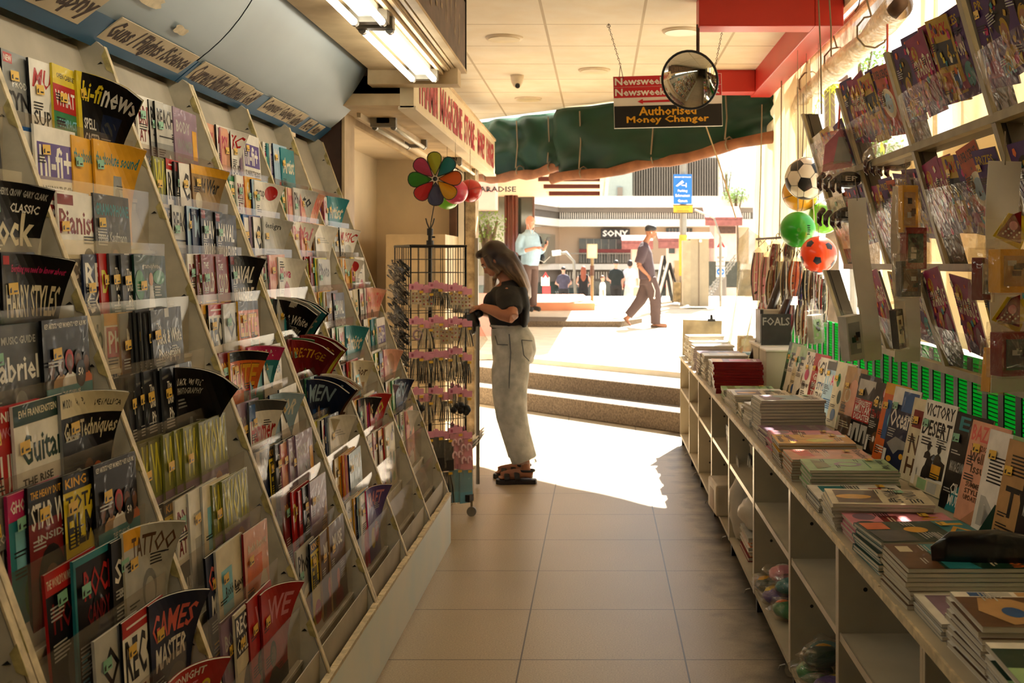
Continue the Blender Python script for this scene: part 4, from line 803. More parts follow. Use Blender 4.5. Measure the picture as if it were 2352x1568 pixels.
# clipboard at the far end, tall paper pile, book row
e = empty('clipboard', (.78,8.98,CZ), 'upright pale board with a black clip at the street end of the counter', 'clipboard')
b = MB(); b.prism([(.66,9.0,CZ+.02),(.975,9.0,CZ+.02),(.98,9.0,CZ+.30),(.665,9.0,CZ+.31)], (0,.008,0), mat('board_beige', '#b3a07c', .7, var=.2, vs=9)); b.build('board', e)
b = MB(); b.box((.865,8.985,CZ+.295),(.925,9.02,CZ+.315), black); b.tube([(.895,9.0,CZ+.31),(.895,9.0,CZ+.33)], .012, black, 10); b.tube([(.895,8.998,CZ+.33),(.895,9.006,CZ+.345)], .010, black, 10); b.build('clip', e)
b = MB(); b.box((.98,6.62,CZ+.019),(1.2,6.9,CZ+.24), pagem); b.box((.975,6.61,CZ+.24),(1.205,6.91,CZ+.252), white); o = b.build('box'); tag(o, 'pale cardboard box standing beside the upright magazines', 'box'); bev(o)
for k in range(6):
    y = 7.0+.035*k
    b = MB(); b.box((1.0,y,CZ+.26),(1.02,y+.03,CZ+.47) if k else (1.02,y+.03,CZ+.47), pm(['dgrey','grey','dgrey','lgrey','dgrey','grey'][k]))
    b.box((1.02,y+.002,CZ+.262),(1.17,y+.028,CZ+.468), pagem)
    o = b.build('book'); tag(o, f'thin grey book, {ORD[k]} in the upright row on the ledge above the box', 'book', 'grey books above the box')
b = MB(); b.box((.97,6.85,CZ+.245),(1.22,7.3,CZ+.258), white); b.box((.98,6.93,CZ+.02),(1.2,7.28,CZ+.244), pagem); o = b.build('box'); tag(o, 'low cream box carrying the grey books and poster', 'box')
# dark poster book FOALS like panel
e = empty('poster_book', (1.0,6.86,CZ+.26), 'dark grey book cover with large white capital letters above the box', 'book')
b = MB(); b.box((.985,6.86,CZ+.26),(1.17,6.875,CZ+.45), pm('dgrey')); b.build('cover', e)
b = MB(); b.M = Matrix(((1,0,0,.99),(0,0,-1,6.859),(0,1,0,CZ+.38),(0,0,0,1))); b.text('FOALS', .005,0,.165,.05, pm('lgrey'), z=.001, bold=.02); b.build('lettering', e)
# objects on the lower shelves
whiteplastic = mat('white_plastic', '#e6ddcf', .35, var=.08, vs=8, transl=.25)
def bag(name, c, s, m, lab, cat, seed, grp=None, handles=False, n=18):
    e = empty(name, (c[0],c[1],c[2]), lab, cat, grp)
    b = MB(); b.ball((c[0],c[1],c[2]+s[2]), s, m, n, n-6)
    for v in b.v:
        d = Vector((v.x-c[0],v.y-c[1],v.z-c[2]-s[2])); k = mnoise.noise(v*14+Vector((seed,0,0)))*.28+mnoise.noise(v*40+Vector((seed,5,0)))*.10
        v += d*k
        if v.z < c[2]+.002: v.z = c[2]+.002
    b.build('sack', e, True)
    if handles:
        for q in (-1, 1):
            b = MB(); b.tube([Vector((c[0]+q*.02,c[1]-.03,c[2]+s[2]*1.8)),Vector((c[0]+q*.03,c[1]-.02,c[2]+s[2]*2.5)),Vector((c[0]+q*.03,c[1]+.03,c[2]+s[2]*2.6)),Vector((c[0]+q*.02,c[1]+.05,c[2]+s[2]*1.8))], [(.004,.014)]*4, m, 8); b.build('bag_handle', e, True)
    return e
bag('plastic_bag', (.74,5.33,.20), (.08,.12,.08), whiteplastic, 'white carrier bag on flat books on the bottom shelf', 'bag', 3, handles=True)
bag('plastic_bag', (.71,5.55,.094), (.07,.07,.16), whiteplastic, 'crumpled white carrier bag hanging out of the bottom shelf', 'bag', 8, handles=True)
bag('plastic_bag', (.78,7.8,.094), (.09,.2,.11), whiteplastic, 'pale plastic sack on the bottom shelf, second bay from the street', 'bag', 11)
bag('plastic_bag', (.78,8.5,.094), (.09,.2,.12), whiteplastic, 'pale plastic sack on the bottom shelf at the street end', 'bag', 14)
bag('plastic_bag', (.78,8.6,.462), (.08,.15,.07), whiteplastic, 'pale plastic sack on the middle shelf at the street end', 'bag', 15)
paperm = mat('parcel_paper', '#c4b59c', .6, var=.12, vs=8, bump=.3, bs=12)
def parcel(c, d, lab, rz=0):
    e = empty('parcel', c, lab, 'parcel'); b = MB(); b.cbox((0,0,d[2]/2), d, paperm); o = b.build('wrapping', e, local=True); bev(o, .012, 2)
    b = MB(); b.cbox((0,-d[1]/2-.001,d[2]/2), (d[0]*.5,.002,d[2]*.5), mat('parcel_label','#a8927a',.7)); b.build('address_label', e, local=True); b = MB(); b.cbox((-d[0]/2-.001,0,d[2]*.45), (.002,d[1]*.4,d[2]*.6), mat('parcel_label','#a8927a',.7)); b.build('address_label', e, local=True); e.rotation_euler = (0,0,rz)
parcel((.75,6.22,.094), (.26,.3,.17), 'paper-wrapped parcel sticking out of the bottom shelf', .05)
parcel((.80,5.73,.094), (.1,.1,.26), 'upright wrapped parcel beside the larger paper parcel', .1)
for k in range(4):
    b = MB(); b.cbox((.80+.004*k,6.75+.02*(k % 2),.11+.032*k), (.24,.32,.03), pagem); b.cbox((.80+.004*k,6.75+.02*(k % 2),.1265+.032*k), (.245,.325,.003), pm(['lgrey','tan','white','peach'][k])); o = b.build('paper_ream'); tag(o, f'wrapped ream of paper, {ORD[k]} from the bottom, on the bottom shelf of the fourth bay', 'paper', 'paper reams')
for k in range(5):
    b = MB(); z = .462+.05*k; b.box((.74,5.22,z),(.95,5.57,z+.012), blackp if k % 2 else pagem); b.box((.745,5.225,z+.012),(.945,5.565,z+.046), pagem if k % 2 else blackp); o = b.build('book'); tag(o, f'thick dark and white book, {ORD[k]} from the bottom, on the middle shelf', 'book', 'dark books on the middle shelf')
for k in range(5):
    b = MB(); z = .094+.022*k; b.box((.68+.01*(k % 2),5.15,z),(.88,5.45,z+.004), pm(['dred','tan','white','orange','lgrey'][k])); b.box((.683+.01*(k % 2),5.153,z+.004),(.877,5.447,z+.019), pagem); b.box((.68+.01*(k % 2),5.15,z+.019),(.88,5.45,z+.0215), pm(['dred','tan','white','orange','lgrey'][k])); o = b.build('book'); tag(o, f'flat book with a coloured cover, {ORD[k]} from the bottom, beside the carrier bag', 'book', 'books beside the carrier bag')
for k in range(4):
    b = MB(); z = .462+.028*k; b.box((.70,6.0+.01*k,z),(.88,6.2+.01*k,z+.026), pm(['grey','brown','lgrey','dgrey'][k])); o = b.build('book'); tag(o, f'small book, {ORD[k]} from the bottom, on the middle shelf near the parcel', 'book', 'small books on the middle shelf')
toyc = [('green','orange'),('purple','yellow'),('teal','tan'),('dgreen','amber'),('pink','white'),('brown','yellow')]
def toy_pack(c, s, cols, lab, seed, rz):
    e = empty('toy_packet', c, lab, 'toy', 'crumpled toy packets on the bottom shelves', rot=(rs.uniform(-.2,.2),rs.uniform(-.1,.1),rz))
    b = MB(); b.ball((0,0,s[2]*.9), [q*.8 for q in s], pm(cols[0]), 10, 7); b.ball((.02,0,s[2]*1.2), [q*.5 for q in s], pm(cols[1]), 8, 6); b.build('toy', e, True, local=True)
    b = MB(); b.ball((0,0,s[2]), s, wrapm, 12, 8)
    for v in b.v: v += (v-Vector((0,0,s[2])))*mnoise.noise(v*30+Vector((seed,0,0)))*.5
    b.build('film_bag', e, False, local=True)
k = 0
for (cx, cy, cz_) in ((.72,4.3,.10),(.72,4.5,.10),(.76,4.42,.16),(.70,4.60,.11),(.74,4.52,.18),(.80,4.58,.13),(.70,3.66,.10),(.73,3.52,.10),(.75,3.7,.15),(.72,3.62,.16),(.70,3.40,.10)):
    toy_pack((cx,cy,cz_), (.085,.075,.04), toyc[k % 6], f'crumpled film packet with a {toyc[k%6][0].replace("dgreen","dark green")} and {toyc[k%6][1]} toy, {ORD[k]} in the shelf heap', k*3.1, rs.uniform(0,3)); k += 1
# black pouch lying on the near stack
e = empty('black_pouch', (.9,2.47,.83), 'flat glossy black pouch lying across the dark travel magazines', 'pouch')
b = MB(); b.tube([(.73,2.47,.822),(.77,2.465,.826),(.87,2.46,.827),(.98,2.45,.823),(1.08,2.43,.82)], [(.004,.02),(.010,.05),(.012,.055),(.009,.04),(.006,.03)], mat('black_leather', '#0d0b0a', .3, coat=.6, bump=.2, bs=30), 14, up=(0,0,1)); b.build('pouch_body', e, True)
# ------------------------------------------------------------------ right side: green slatted screen, hanging rack, tarps, balls
gpanel = mat('green_sheet', '#1c9a4c', .5, var=.08, vs=4, transl=.85)
N = gpanel.node_tree.nodes; L = gpanel.node_tree.links
e = empty('green_screen', (1.345,1.5,CZ), 'bright green ribbed sheet behind black upright slats above the counter', 'screen')
b = MB(); b.box((1.37,1.0,.70),(1.376,9.0,1.12), gpanel)
for i in range(27): b.box((1.366,1.0,.705+i*.015),(1.369,9.0,.7085+i*.015), mat('green_rib', '#12602e', .5, transl=.4))
b.build('ribbed_sheet', e)
for i in range(49):
    y = 1.2+i*.16; b = MB(); b.box((1.352,y,.70),(1.357,y+.05,1.12), blackp); b.build('slat', e)
# hanging rack: lower tier .. upper tiers, posts lean over the aisle
post = mat('rack_post', '#40382c', .55, var=.15, vs=9); postl = mat('rack_post_light', '#8f8264', .5, var=.15, vs=9)
YR = [5.97, 5.10, 4.23, 3.36, 2.49, 1.62]
e = empty('hanging_rack', (1.3,1.6,1.05), 'hanging wooden magazine rack leaning over the counter with clear plastic pockets', 'magazine rack')
def rx(z):  # front plane of the hanging rack
    return 1.305-.285*(z-1.46) if z > 1.455 else 1.305-.32*(z-1.07)
for y in YR:
    for (z0, z1) in ((1.07,1.43),(1.46,2.26)):
        x0 = 1.305; x1 = rx(z1)
        b = MB(); b.prism([(x0,y,z0),(x1,y,z1),(x1+.085,y,z1+.0),(x0+.085,y,z0)], (0,.02,0), post); d = Vector((x1-x0,0,z1-z0)).normalized(); 
        b.prism([(x0-.004,y-.012,z0),(x1-.004,y-.012,z1),(x1+.012,y-.012,z1),(x0+.012,y-.012,z0)], (0,.036,0), postl)
        b.prism([(x0+.03,y-.008,z0),(x1+.03,y-.008,z1),(x1+.05,y-.008,z1),(x0+.05,y-.008,z0)], (0,.03,0), post); b.build('post', e)
for z, xx in ((1.05,1.305),(1.435,1.305),(1.885,rx(1.9))):
    b = MB(); b.box((xx-.006,1.6,z),(xx+.03,5.985,z+.028), postl); b.box((xx+.03,1.6,z),(xx+.1,5.985,z+.012), post); b.build('rail', e)
pocket = clear('pocket_plastic', '#c8b8a0', .035, .2, .12, .25)
for i in range(5):
    y0, y1 = YR[i+1]+.025, YR[i]-.012
    for (za, zb) in ((1.07,1.24),(1.47,1.74),(1.90,2.09)):
        b = MB(); xa, xb = rx(za)+.006, rx(zb)-.01
        def fn(a, c): 
            s = math.sin(a*math.pi)*.03*c
            return (xa+(xb-xa)*c-s, y0+(y1-y0)*a, za+(zb-za)*c-s*.3)
        b.grid(fn, 8, 4, pocket); b.build('clear_pocket', e, True)
# comics in the pockets
kid = ['kidp','kidm','kidy','kidd','kido','kidp','kidd','kidm']
rk = random.Random(12); cnt = 0
def comic(y, zb, key, tier, bay, lean, yaw=0, curl=0):
    global cnt; cnt += 1
    xb = rx(zb)+.012; a = lean; s, c = math.sin(a), math.cos(a)
    M = T(xb, y, zb) @ Matrix(((0,-s,-c,0),(-1,0,0,0),(0,c,-s,0),(0,0,0,1))) @ Matrix.Rotation(yaw, 4, 'Z')
    lab = ' '.join(D[key][0].split()[:6])
    while lab.split()[-1] in ('and','with','a','of','over','the','in','round'): lab = ' '.join(lab.split()[:-1])
    magazine(key, M, f'{lab}, {ORD[cnt-1]} comic in the {tier}, {bay}', 'children comics in the hanging rack', curl=curl, th=.004, sticker=rk.random() < .6)
BN = ['hanging bay beside balls','second hanging bay','third hanging bay','fourth hanging bay','fifth hanging bay']
for bi in range(5):
    y0, y1 = YR[bi+1]+.03, YR[bi]-.02
    for (zb, tier, n) in ((1.99,'top tier',6),(1.56,'middle tier',6),(1.17,'bottom tier',3)):
        if bi == 0 and tier == 'bottom tier': continue
        if bi == 4 and tier != 'top tier': continue
        cnt = 0
        for k in range(n):
            y = y1-.01-(y1-y0-.23)*k/(n-1)
            key = kid[(bi*3+k*5+(0 if tier[0] == 't' else 2)) % 8] if not (bi == 0 and k < 2) else 'colr'
            comic(y, zb-(.13 if bi == 0 and tier[0] == 't' else 0)+rk.uniform(-.02,.02) - (.01*k if tier[0]=='b' else 0), key, tier, BN[bi], .22+rk.uniform(0,.08)+k*.012, rk.uniform(-.12,.12), 0)
# cream tarps and clear roll
def tarp(name, lab, x, y0, y1, z0, z1, amp, waves, m=tarpm, grp='cream tarpaulins on the open side', seed=0, nx=70, nz=14):
    b = MB()
    def fn(a, c):
        w = math.sin(a*waves*6.28+seed)+.5*math.sin(a*waves*15+seed*2+c*2)
        return (x+amp*w*(1-.6*c)+.02*mnoise.noise(Vector((a*9,c*5,seed))), y0+(y1-y0)*a, z0+(z1-z0)*c)
    b.grid(fn, nx, nz, m); o = b.build(name, smooth=True); tag(o, lab, 'tarpaulin', grp); mod(o, 'SOLIDIFY', thickness=.002); return o
tarp('tarpaulin', 'long cream tarpaulin curtain between the balls and the green tarp', 1.30, 6.9, 9.3, 1.28, 2.85, .022, 5)
tarp('tarpaulin', 'cream tarpaulin high behind the hanging rack', 1.75, 2.0, 5.64, 1.3, 4.4, .04, 5, seed=2)
tarp('tarpaulin', 'narrow cream tarpaulin strip behind the top of the hanging rack', 1.70, 5.62, 6.0, 1.3, 4.2, .02, 2, seed=4, nx=20)
tarp('tarpaulin', 'lower cream tarpaulin behind the plastic pockets', 1.52, 1.2, 6.0, 1.10, 2.0, .02, 6, seed=5)
tarp('tarpaulin', 'cream tarpaulin near the shop rear', 1.6, -4.5, 2.0, .7, 4.2, .03, 6, seed=7)
# scalloped upper tarp edge and rail along the beam
e = empty('tarpaulin_rail', (1.3,5,2.7), 'cream rail with metal hooks carrying the tarpaulins beside the red beam', 'rail')
b = MB(); b.box((1.275,3.2,2.80),(1.31,9.3,2.86), cream); b.tube([(1.345,2.4,2.79),(1.345,9.0,2.76)], .026, mat('copper_cloth','#c98e66',.5,bump=.6,bs=60), 10); b.build('rail_beam', e)
for i in range(9):
    y = 5.0+i*.48; b = MB(); b.tube([(1.27,y,2.80),(1.255,y,2.78),(1.27,y,2.75),(1.262,y,2.72),(1.25,y+.02,2.70)], .003, rust, 6); b.build('hook', e)
# rolled clear plastic
e = empty('rolled_plastic', (1.33,5.6,2.5), 'rolled clear plastic sheet slung under the rail by cords', 'plastic roll')
b = MB(); pts = [(1.335+.02*math.sin(i*.9), 5.0+i*.33, 2.62-.014*i) for i in range(9)]
b.tube(pts, [(.062+.012*math.sin(i*2.1),.06+.01*math.cos(i*1.7)) for i in range(9)], clear('roll_pvc', '#e6d2b0', .75, .5, .2, .5), 18, cap=False); b.tube([(1.335,4.98,2.62),(1.345,5.2,2.615)], .034, brownm, 14)
b.build('roll', e, True)
b = MB()
def fn(a, c): 
    y = 5.2+a*2.6; return (1.33+.02*math.sin(a*20)*c, y, 2.78-.17*c-.04*a)
b.grid(fn, 40, 6, clear('hang_pvc', '#ecd9b4', .6, .4, .2, .5)); b.build('hanging_sheet', e, True)
for y in (5.5,6.3,7.1):
    b = MB(); b.tube([(1.335+.078*math.cos(a*.7),y,2.60+.08*math.sin(a*.7)) for a in range(10)], .005, cord, 6); b.tube([(1.33,y,2.68),(1.29,y,2.82)], .005, cord, 6); b.build('cord_loop', e, True)
# hanging cords
for k, (px, py0, py1, y) in enumerate(((1750,240,560,8.2),(1795,150,545,7.6),(1845,215,360,6.6),(1832,200,480,6.9),(1905,0,130,5.4),(1880,0,262,5.6))):
    a, c = P(px,py0,y), P(px-8+3*k,py1,y); b = MB(); b.tube([a,(a+c)/2+Vector((.004,0,0)),c], .004, cord, 6); o = b.build('cord'); tag(o, f'thin cord hanging beside the cream tarpaulins, {ORD[k]} from the street', 'cord', 'cords beside the tarpaulins')
# draped clear sheet at the end of the toys
b = MB()
def fn(a, c):
    top = Vector((1.05+.28*a, 8.5-.4*a, 1.74-.18*abs(a-.25)*2)); bot = Vector((.93+.12*a, 8.2-.8*a, .76)); p = top.lerp(bot, c)
    p.x += .03*math.sin(a*14+c*3)*(.3+c); p.y += .03*math.sin(a*9); return p
b.grid(fn, 26, 16, clear('drape_pvc', '#e2dfc0', .55, .5, .25, .6)); o = b.build('plastic_drape', smooth=True); tag(o, 'crumpled clear plastic sheet draped at the street end of the counter', 'plastic sheet')
# balls
def ball(name, px, py, y, r, m, lab, dark=None, kind='', grp='toy balls'):
    c = P(px,py,y); e = empty(name, c, lab, 'ball', grp)
    b = MB(); b.ball((0,0,0), r, m, 32, 20); b.build('ball_skin', e, True, local=True)
    if kind == 'soccer':
        vs = []; g = (1+5**.5)/2
        for s1 in (1,-1):
            for s2 in (1,-1): vs += [Vector((0,s1,s2*g)),Vector((s1,s2*g,0)),Vector((s1*g,0,s2))]
        rot = Matrix.Rotation(.45,3,'X') @ Matrix.Rotation(.35,3,'Y') @ Matrix.Rotation(.3,3,'Z')
        vs = [(rot @ v).normalized() for v in vs]
        for v in vs:
            nb = sorted(vs, key=lambda q: (q-v).length)[1:6]; t0 = v.orthogonal().normalized(); t1 = v.cross(t0)
            nb.sort(key=lambda q: math.atan2(q.dot(t1), q.dot(t0)))
            mids = [v.lerp(q, .36 if name == 'soccer_ball' else .24).normalized()*r*1.004 for q in nb]
            b = MB(); cc = v*r*1.012
            ring = [mids[i].lerp(mids[(i+1) % 5], k/5) for i in range(5) for k in range(5)]; rings = [[v.lerp(q.normalized(), f).normalized()*r*(1.006-(.01 if f > 1 else 0)) for q in ring] for f in (.34,.67,1,1.02)]
            b.add([v*r*1.006]+[q for rg in rings for q in rg], [(0,1+i,1+(i+1) % 25) for i in range(25)]+[(1+j*25+i,1+(j+1)*25+i,1+(j+1)*25+(i+1) % 25,1+j*25+(i+1) % 25) for j in range(3) for i in range(25)], dark)
            b.build('patch', e, local=True)
            if name == 'soccer_ball':
                b = MB()
                for q in nb:
                    a1 = v.lerp(q,.36).normalized()*r*1.003; a2 = q.lerp(v,.36).normalized()*r*1.003
                    if (q.x, q.y, q.z) > (v.x, v.y, v.z): b.tube([a1,(a1+a2).normalized()*r*1.003,a2], r*.012, dark, 4)
                if b.v: b.build('seam', e, local=True)
    if kind == 'basket':
        for ax in range(3):
            b = MB(); pts = []
            for i in range(33):
                a = i*math.pi/16; q = [Vector((0,math.cos(a),math.sin(a))),Vector((math.cos(a),0.2*math.sin(2*a),math.sin(a))),Vector((math.cos(a),math.sin(a),.35*math.cos(a)))][ax].normalized()*r*1.002; pts.append(q)
            b.tube(pts, r*.02, dark, 5, cap=False); b.build('seam', e, local=True)
    if kind == 'plug':
        b = MB(); q = Vector((-.1,-1,-.05)).normalized(); b.tube([q*r*.99,q*r*1.01], .012, mat('ball_plug','#4f9a2a',.5), 12); b.build('valve', e, local=True)
        b = MB(); q = Matrix.Rotation(.55,3,'Z') @ q
        for i in range(5): d = (q+Vector((0,0,.12*(i-2)))).normalized()*r*1.003; b.cbox(d, (.022-.003*(i % 2),.004,.005), dark)
        b.build('printed_mark', e, local=True)
    if name == 'soccer_ball':
        b = MB(); q = Vector((-.25,-1,-.42)).normalized(); tx, fs, _ = text_geo('oot', .03); u = Vector((0,0,1)).cross(-q).normalized(); u = -u if u.x < 0 else u; w_ = q.cross(u); w_ = w_ if w_.z > 0 else -w_
        b.add([(q*r+u*((x-.5)*.075)+w_*((y-.5)*.032)).normalized()*r*1.012 for x, y in tx], fs, dark); b.build('lettering', e, local=True)
    b = MB(); b.tube([(0,0,r),(0,0,(2.8 if c.x > 0 else 2.27)-c.z)], .0015, cord, 4); b.build('string', e, local=True)
    return e
rub = lambda n, c: mat(n, c, .3, var=.05, coat=.4, transl=.15)
ball('soccer_ball', 1852, 410, 6.6, .125, rub('ball_white','#e4dac6'), 'white football with black patches and star print, topmost of the balls', blackp, 'soccer')
ball('toy_ball', 1839, 442, 7.0, .115, rub('ball_yellow','#e0a51e'), 'yellow ball with dark seams behind the football', blackp, 'basket')
ball('toy_ball', 1832, 527, 6.5, .104, rub('ball_green','#2fae1f'), 'bright green ball below the yellow ball', blackp, 'plug')
ball('toy_ball', 1893, 500, 7.0, .10, rub('ball_lime','#7ac82a'), 'lime green ball half hidden behind the bright green ball')
ball('spotted_ball', 1880, 584, 6.3, .103, rub('ball_orange','#f0521e'), 'orange ball with dark blue patches, lowest of the balls', mat('navy_patch','#1d2136',.4), 'soccer')
ball('toy_ball', 1046, 440, 7.3, .082, rub('ball_pink','#e0486a'), 'pink ball behind the pinwheel', blackp)
ball('toy_ball', 1027, 452, 7.6, .085, rub('ball_lime','#7ac82a'), 'lime ball low behind the pinwheel')
ball('toy_ball', 1080, 438, 7.9, .082, rub('ball_red','#c9261f'), 'red ball with dark seams beside the pink ball', mat('seam_dark','#5a1010',.5), 'basket')
# toys hanging from hooks over the end of the counter
rt = random.Random(9); R4 = [P(1738,549,8.3),P(1800,545,7.4),P(1862,560,6.7)]
TY = [('pink',1742,580,690,7.9,.05),('pink',1762,590,695,7.7,.05),('salmon',1757,690,735,7.75,.05),('dred',1782,560,640,7.6,.04),('cream',1790,600,700,7.3,.04),('tan',1775,620,700,7.35,.04),('dgrey',1805,600,705,7.1,.035),('orange',1829,600,680,6.9,.05),('hair',1812,560,600,7.2,.04),
      ('purple',1845,640,720,6.9,.03),('navy',1855,620,700,6.8,.035),('ink',1868,625,715,6.7,.03),('olive',1880,630,720,6.7,.03),('dred',1800,705,760,7.1,.035),('hot',1818,700,770,7.0,.03),('cream',1836,700,770,6.9,.025),('orange',1850,700,790,6.8,.025),('ink',1872,690,760,6.6,.03),('dgreen',1892,640,740,6.6,.03),('dred',1786,700,760,7.2,.03)]
for k, (col, px, p0, p1, y, rad) in enumerate(TY):
    a, c = P(px,p0,y), P(px-rt.uniform(0,8),p1,y); e = empty('toy_packet', c)
    names = dict(pink='pink',salmon='red',dred='dark red',cream='pale wooden',tan='tan',dgrey='dark grey',orange='orange',hair='dark brown',purple='purple',navy='navy',ink='black',olive='olive',hot='magenta',dgreen='dark green')
    tag(e, f'{names[col]} toy in a film packet, {ORD[k]} of the bunch hanging beside the balls', 'toy', 'toy packets hanging from hooks')
    d = (c-a); b = MB(); n = 7
    b.tube([a+d*(i/6) for i in range(7)], [(rad*(.35+.55*math.sin(.4+i*.42)),rad*.6*(.35+.55*math.sin(.4+i*.42))) for i in range(7)], pm(col), 9)
    for q in range(5): ph = -1.2+q*.6; b.tube([a+d*(i/6)+Vector((rad*(.4+.6*math.sin(.4+i*.42))*math.sin(ph),-rad*.62*(.35+.55*math.sin(.4+i*.42))*math.cos(ph),0)) for i in range(7)], .004, pm(['ink','cream','brown','white','dred'][(q+k) % 5]), 5)
    for q in range(3): b.tube([a+d*(.3+q*.22)+Vector((rad*.4,-.01,0)),a+d*(.42+q*.22)+Vector((-rad*.4,-rad*.4,0))], rad*.14, pm(rt.choice(['cream','ink','white','brown'])), 6)
    b.build('toy', e, True)
    b = MB(); b.tube([a-d*.12]+[a+d*(i/7*1.1) for i in range(8)], [(.006,.004)]+[(rad*(.8+.25*rt.random()),rad*.6*(.8+.4*rt.random())) for i in range(8)], wrapm, 9); b.build('film_bag', e)
    b = MB(); b.tube([a-d*.12,a-d*.12+Vector((0,0,.03)),a-d*.12+Vector((.012,0,.045)),a-d*.12+Vector((.02,0,.03))], .003, rust, 5); b.tube([a-d*.12, min([R4[i].lerp(R4[i+1],f/12) for i in range(2) for f in range(13)], key=lambda q: (q-(a-d*.12)).length)], .002, rust, 5); b.build('hook', e)
b = MB(); b.tube([P(1738,549,8.3),P(1800,545,7.4),P(1862,560,6.7)], .008, rust, 8); o = b.build('hook_rail', smooth=True); tag(o, 'thin dark rail carrying the hooks of the hanging toys', 'rail')
# two dark bats leaning
for k, (px0, py0, px1, py1, y) in enumerate(((1822,560,1728,835,7.2),(1828,640,1750,850,7.0))):
    b = MB(); b.tube([P(px0,py0,y),P((px0+px1)/2,(py0+py1)/2,y),P(px1,py1,y)], [.022,.028,.034], mat('dark_bat','#2a1712',.35,coat=.4), 12); o = b.build('toy_bat', smooth=True); tag(o, ['longer','shorter'][k]+' dark brown toy bat leaning among the hanging toys', 'toy', 'dark toy bats')
# small framed goods at the far corner of the counter
for k, (px, py, w0, h0, col, y) in enumerate(((1710,770,.11,.2,'tan',8.4),(1738,760,.10,.2,'brown',8.1),(1752,790,.1,.2,'orange',7.7),(1722,830,.1,.14,'lblue',7.6))):
    c = P(px,py,y); e = empty('boxed_toy', (c.x,c.y,CZ+.02), f'{["tan","brown","orange","pale blue"][k]} boxed toy standing at the far corner of the counter', 'toy', 'boxed toys at the far corner')
    b = MB(); b.cbox((0,0,h0/2), (w0,.05,h0), pm(col)); b.cbox((0,-.027,h0*.78), (w0*.7,.003,h0*.25), pm('cream')); b.build('box', e, local=True); e.rotation_euler = (.1,0,.2)
    b = MB(); b.cbox((0,-.029,h0*.35), (w0*.8,.003,h0*.45), pm('peach')); b.build('window', e, local=True)
# card strips with goods hung in front of the rack
def card_strip(px0, px1, py0, py1, y, lab, tilt=0):
    a = P((px0+px1)/2, py0, y); w0 = (px1-px0)*y/FPX; h0 = (py1-py0)*y/FPX
    e = empty('card_strip', (a.x, a.y, a.z), lab, 'display card', 'white display cards hung before the rack', rot=(0,tilt,.25))
    b = MB(); n = 8
    for i in range(n):
        z0, z1 = -h0*i/n, -h0*(i+1)/n; c0 = .015*math.sin(i*.7); c1 = .015*math.sin((i+1)*.7)
        b.prism([(-w0/2,c0,z0),(w0/2,c0,z0),(w0/2,c1,z1),(-w0/2,c1,z1)], (0,.002,0), mat('white_card','#e6dfd2',.6,var=.08))
    b.build('card', e, local=True)
    b = MB(); b.tube([(0,0,-.01),(.0,0,.08)], .002, cord, 5); b.build('string', e, local=True)
    return e, w0, h0
def boxed(parent_y, px, py, w0, h0, d0, col, col2, lab, film=True, rz=.3, ry=0, name='boxed_toy'):
    c = P(px,py,parent_y); e = empty(name, c, lab, 'toy', None, rot=(0,ry,rz))
    b = MB(); b.cbox((0,0,0), (w0,d0,h0), pm(col)); o = b.build('box', e, local=True); bev(o, .002)
    b = MB(); b.cbox((-.004,-d0/2-.001,0), (w0*.72,.002,h0*.7), pm(col2)); 
    for q in range(4): b.cbox((rt.uniform(-.2,.2)*w0,-d0/2-.003,rt.uniform(-.2,.2)*h0), (w0*.25,.002,h0*.12), pm(rt.choice(['ink','dgreen','brown','lgrey'])))
    b.build('picture', e, local=True)
    if film:
        b = MB(); b.cbox((0,0,.01), (w0+.012,d0+.012,h0+.03), wrapm); 
        b.prism([(-w0/2,0,h0/2+.02),(w0/2,0,h0/2+.02),(.01,0,h0/2+.09),(-.01,0,h0/2+.09)], (0,.004,0), wrapm); b.build('film_bag', e, local=True)
    return e
card_strip(1945,1992,455,830,4.4, 'white display card nearest the balls, curling at its foot', -.10)
card_strip(2048,2113,428,830,3.9, 'broad white display card with small boxes, between the other two cards')
card_strip(2266,2352,370,900,3.0, 'largest white display card with boxed pictures')
boxed(4.25,1955,775,.075,.17,.05,'lgrey','grey','silver pillar-shaped carton hanging under the card nearest the balls',False,.5,-.12)
boxed(6.3,1872,755,.07,.16,.05,'lgrey','lgreen','pale pillar-shaped carton hanging before the green screen',True,.5,-.1)
boxed(3.8,2086,480,.06,.16,.03,'amber','tan','small gold carton at the top of the broad card',True)
boxed(3.8,2098,570,.08,.14,.04,'dred','dgreen','maroon carton with a green picture on the broad card',True)
boxed(3.8,2086,640,.075,.12,.04,'dgrey','brown','dark grey carton lowest on the broad card',True)
boxed(3.7,2062,755,.035,.13,.03,'ink','cream','thin white-sided carton dangling under the broad card',True,.6,-.15)
boxed(2.85,2322,622,.10,.11,.05,'amber','tan','orange framed toy figure box on the largest card',True)
boxed(2.9,2254,640,.045,.11,.03,'dred','lgrey','dark red carton in a film bag left of the orange box'.replace('left of','beside'),True,.7)
boxed(2.85,2330,812,.11,.11,.05,'dred','dgrey','dark red framed toy box on the largest card',True)
boxed(3.05,2282,850,.05,.12,.035,'amber','orange','orange carton hanging lowest under the largest card',True,.4,.1)
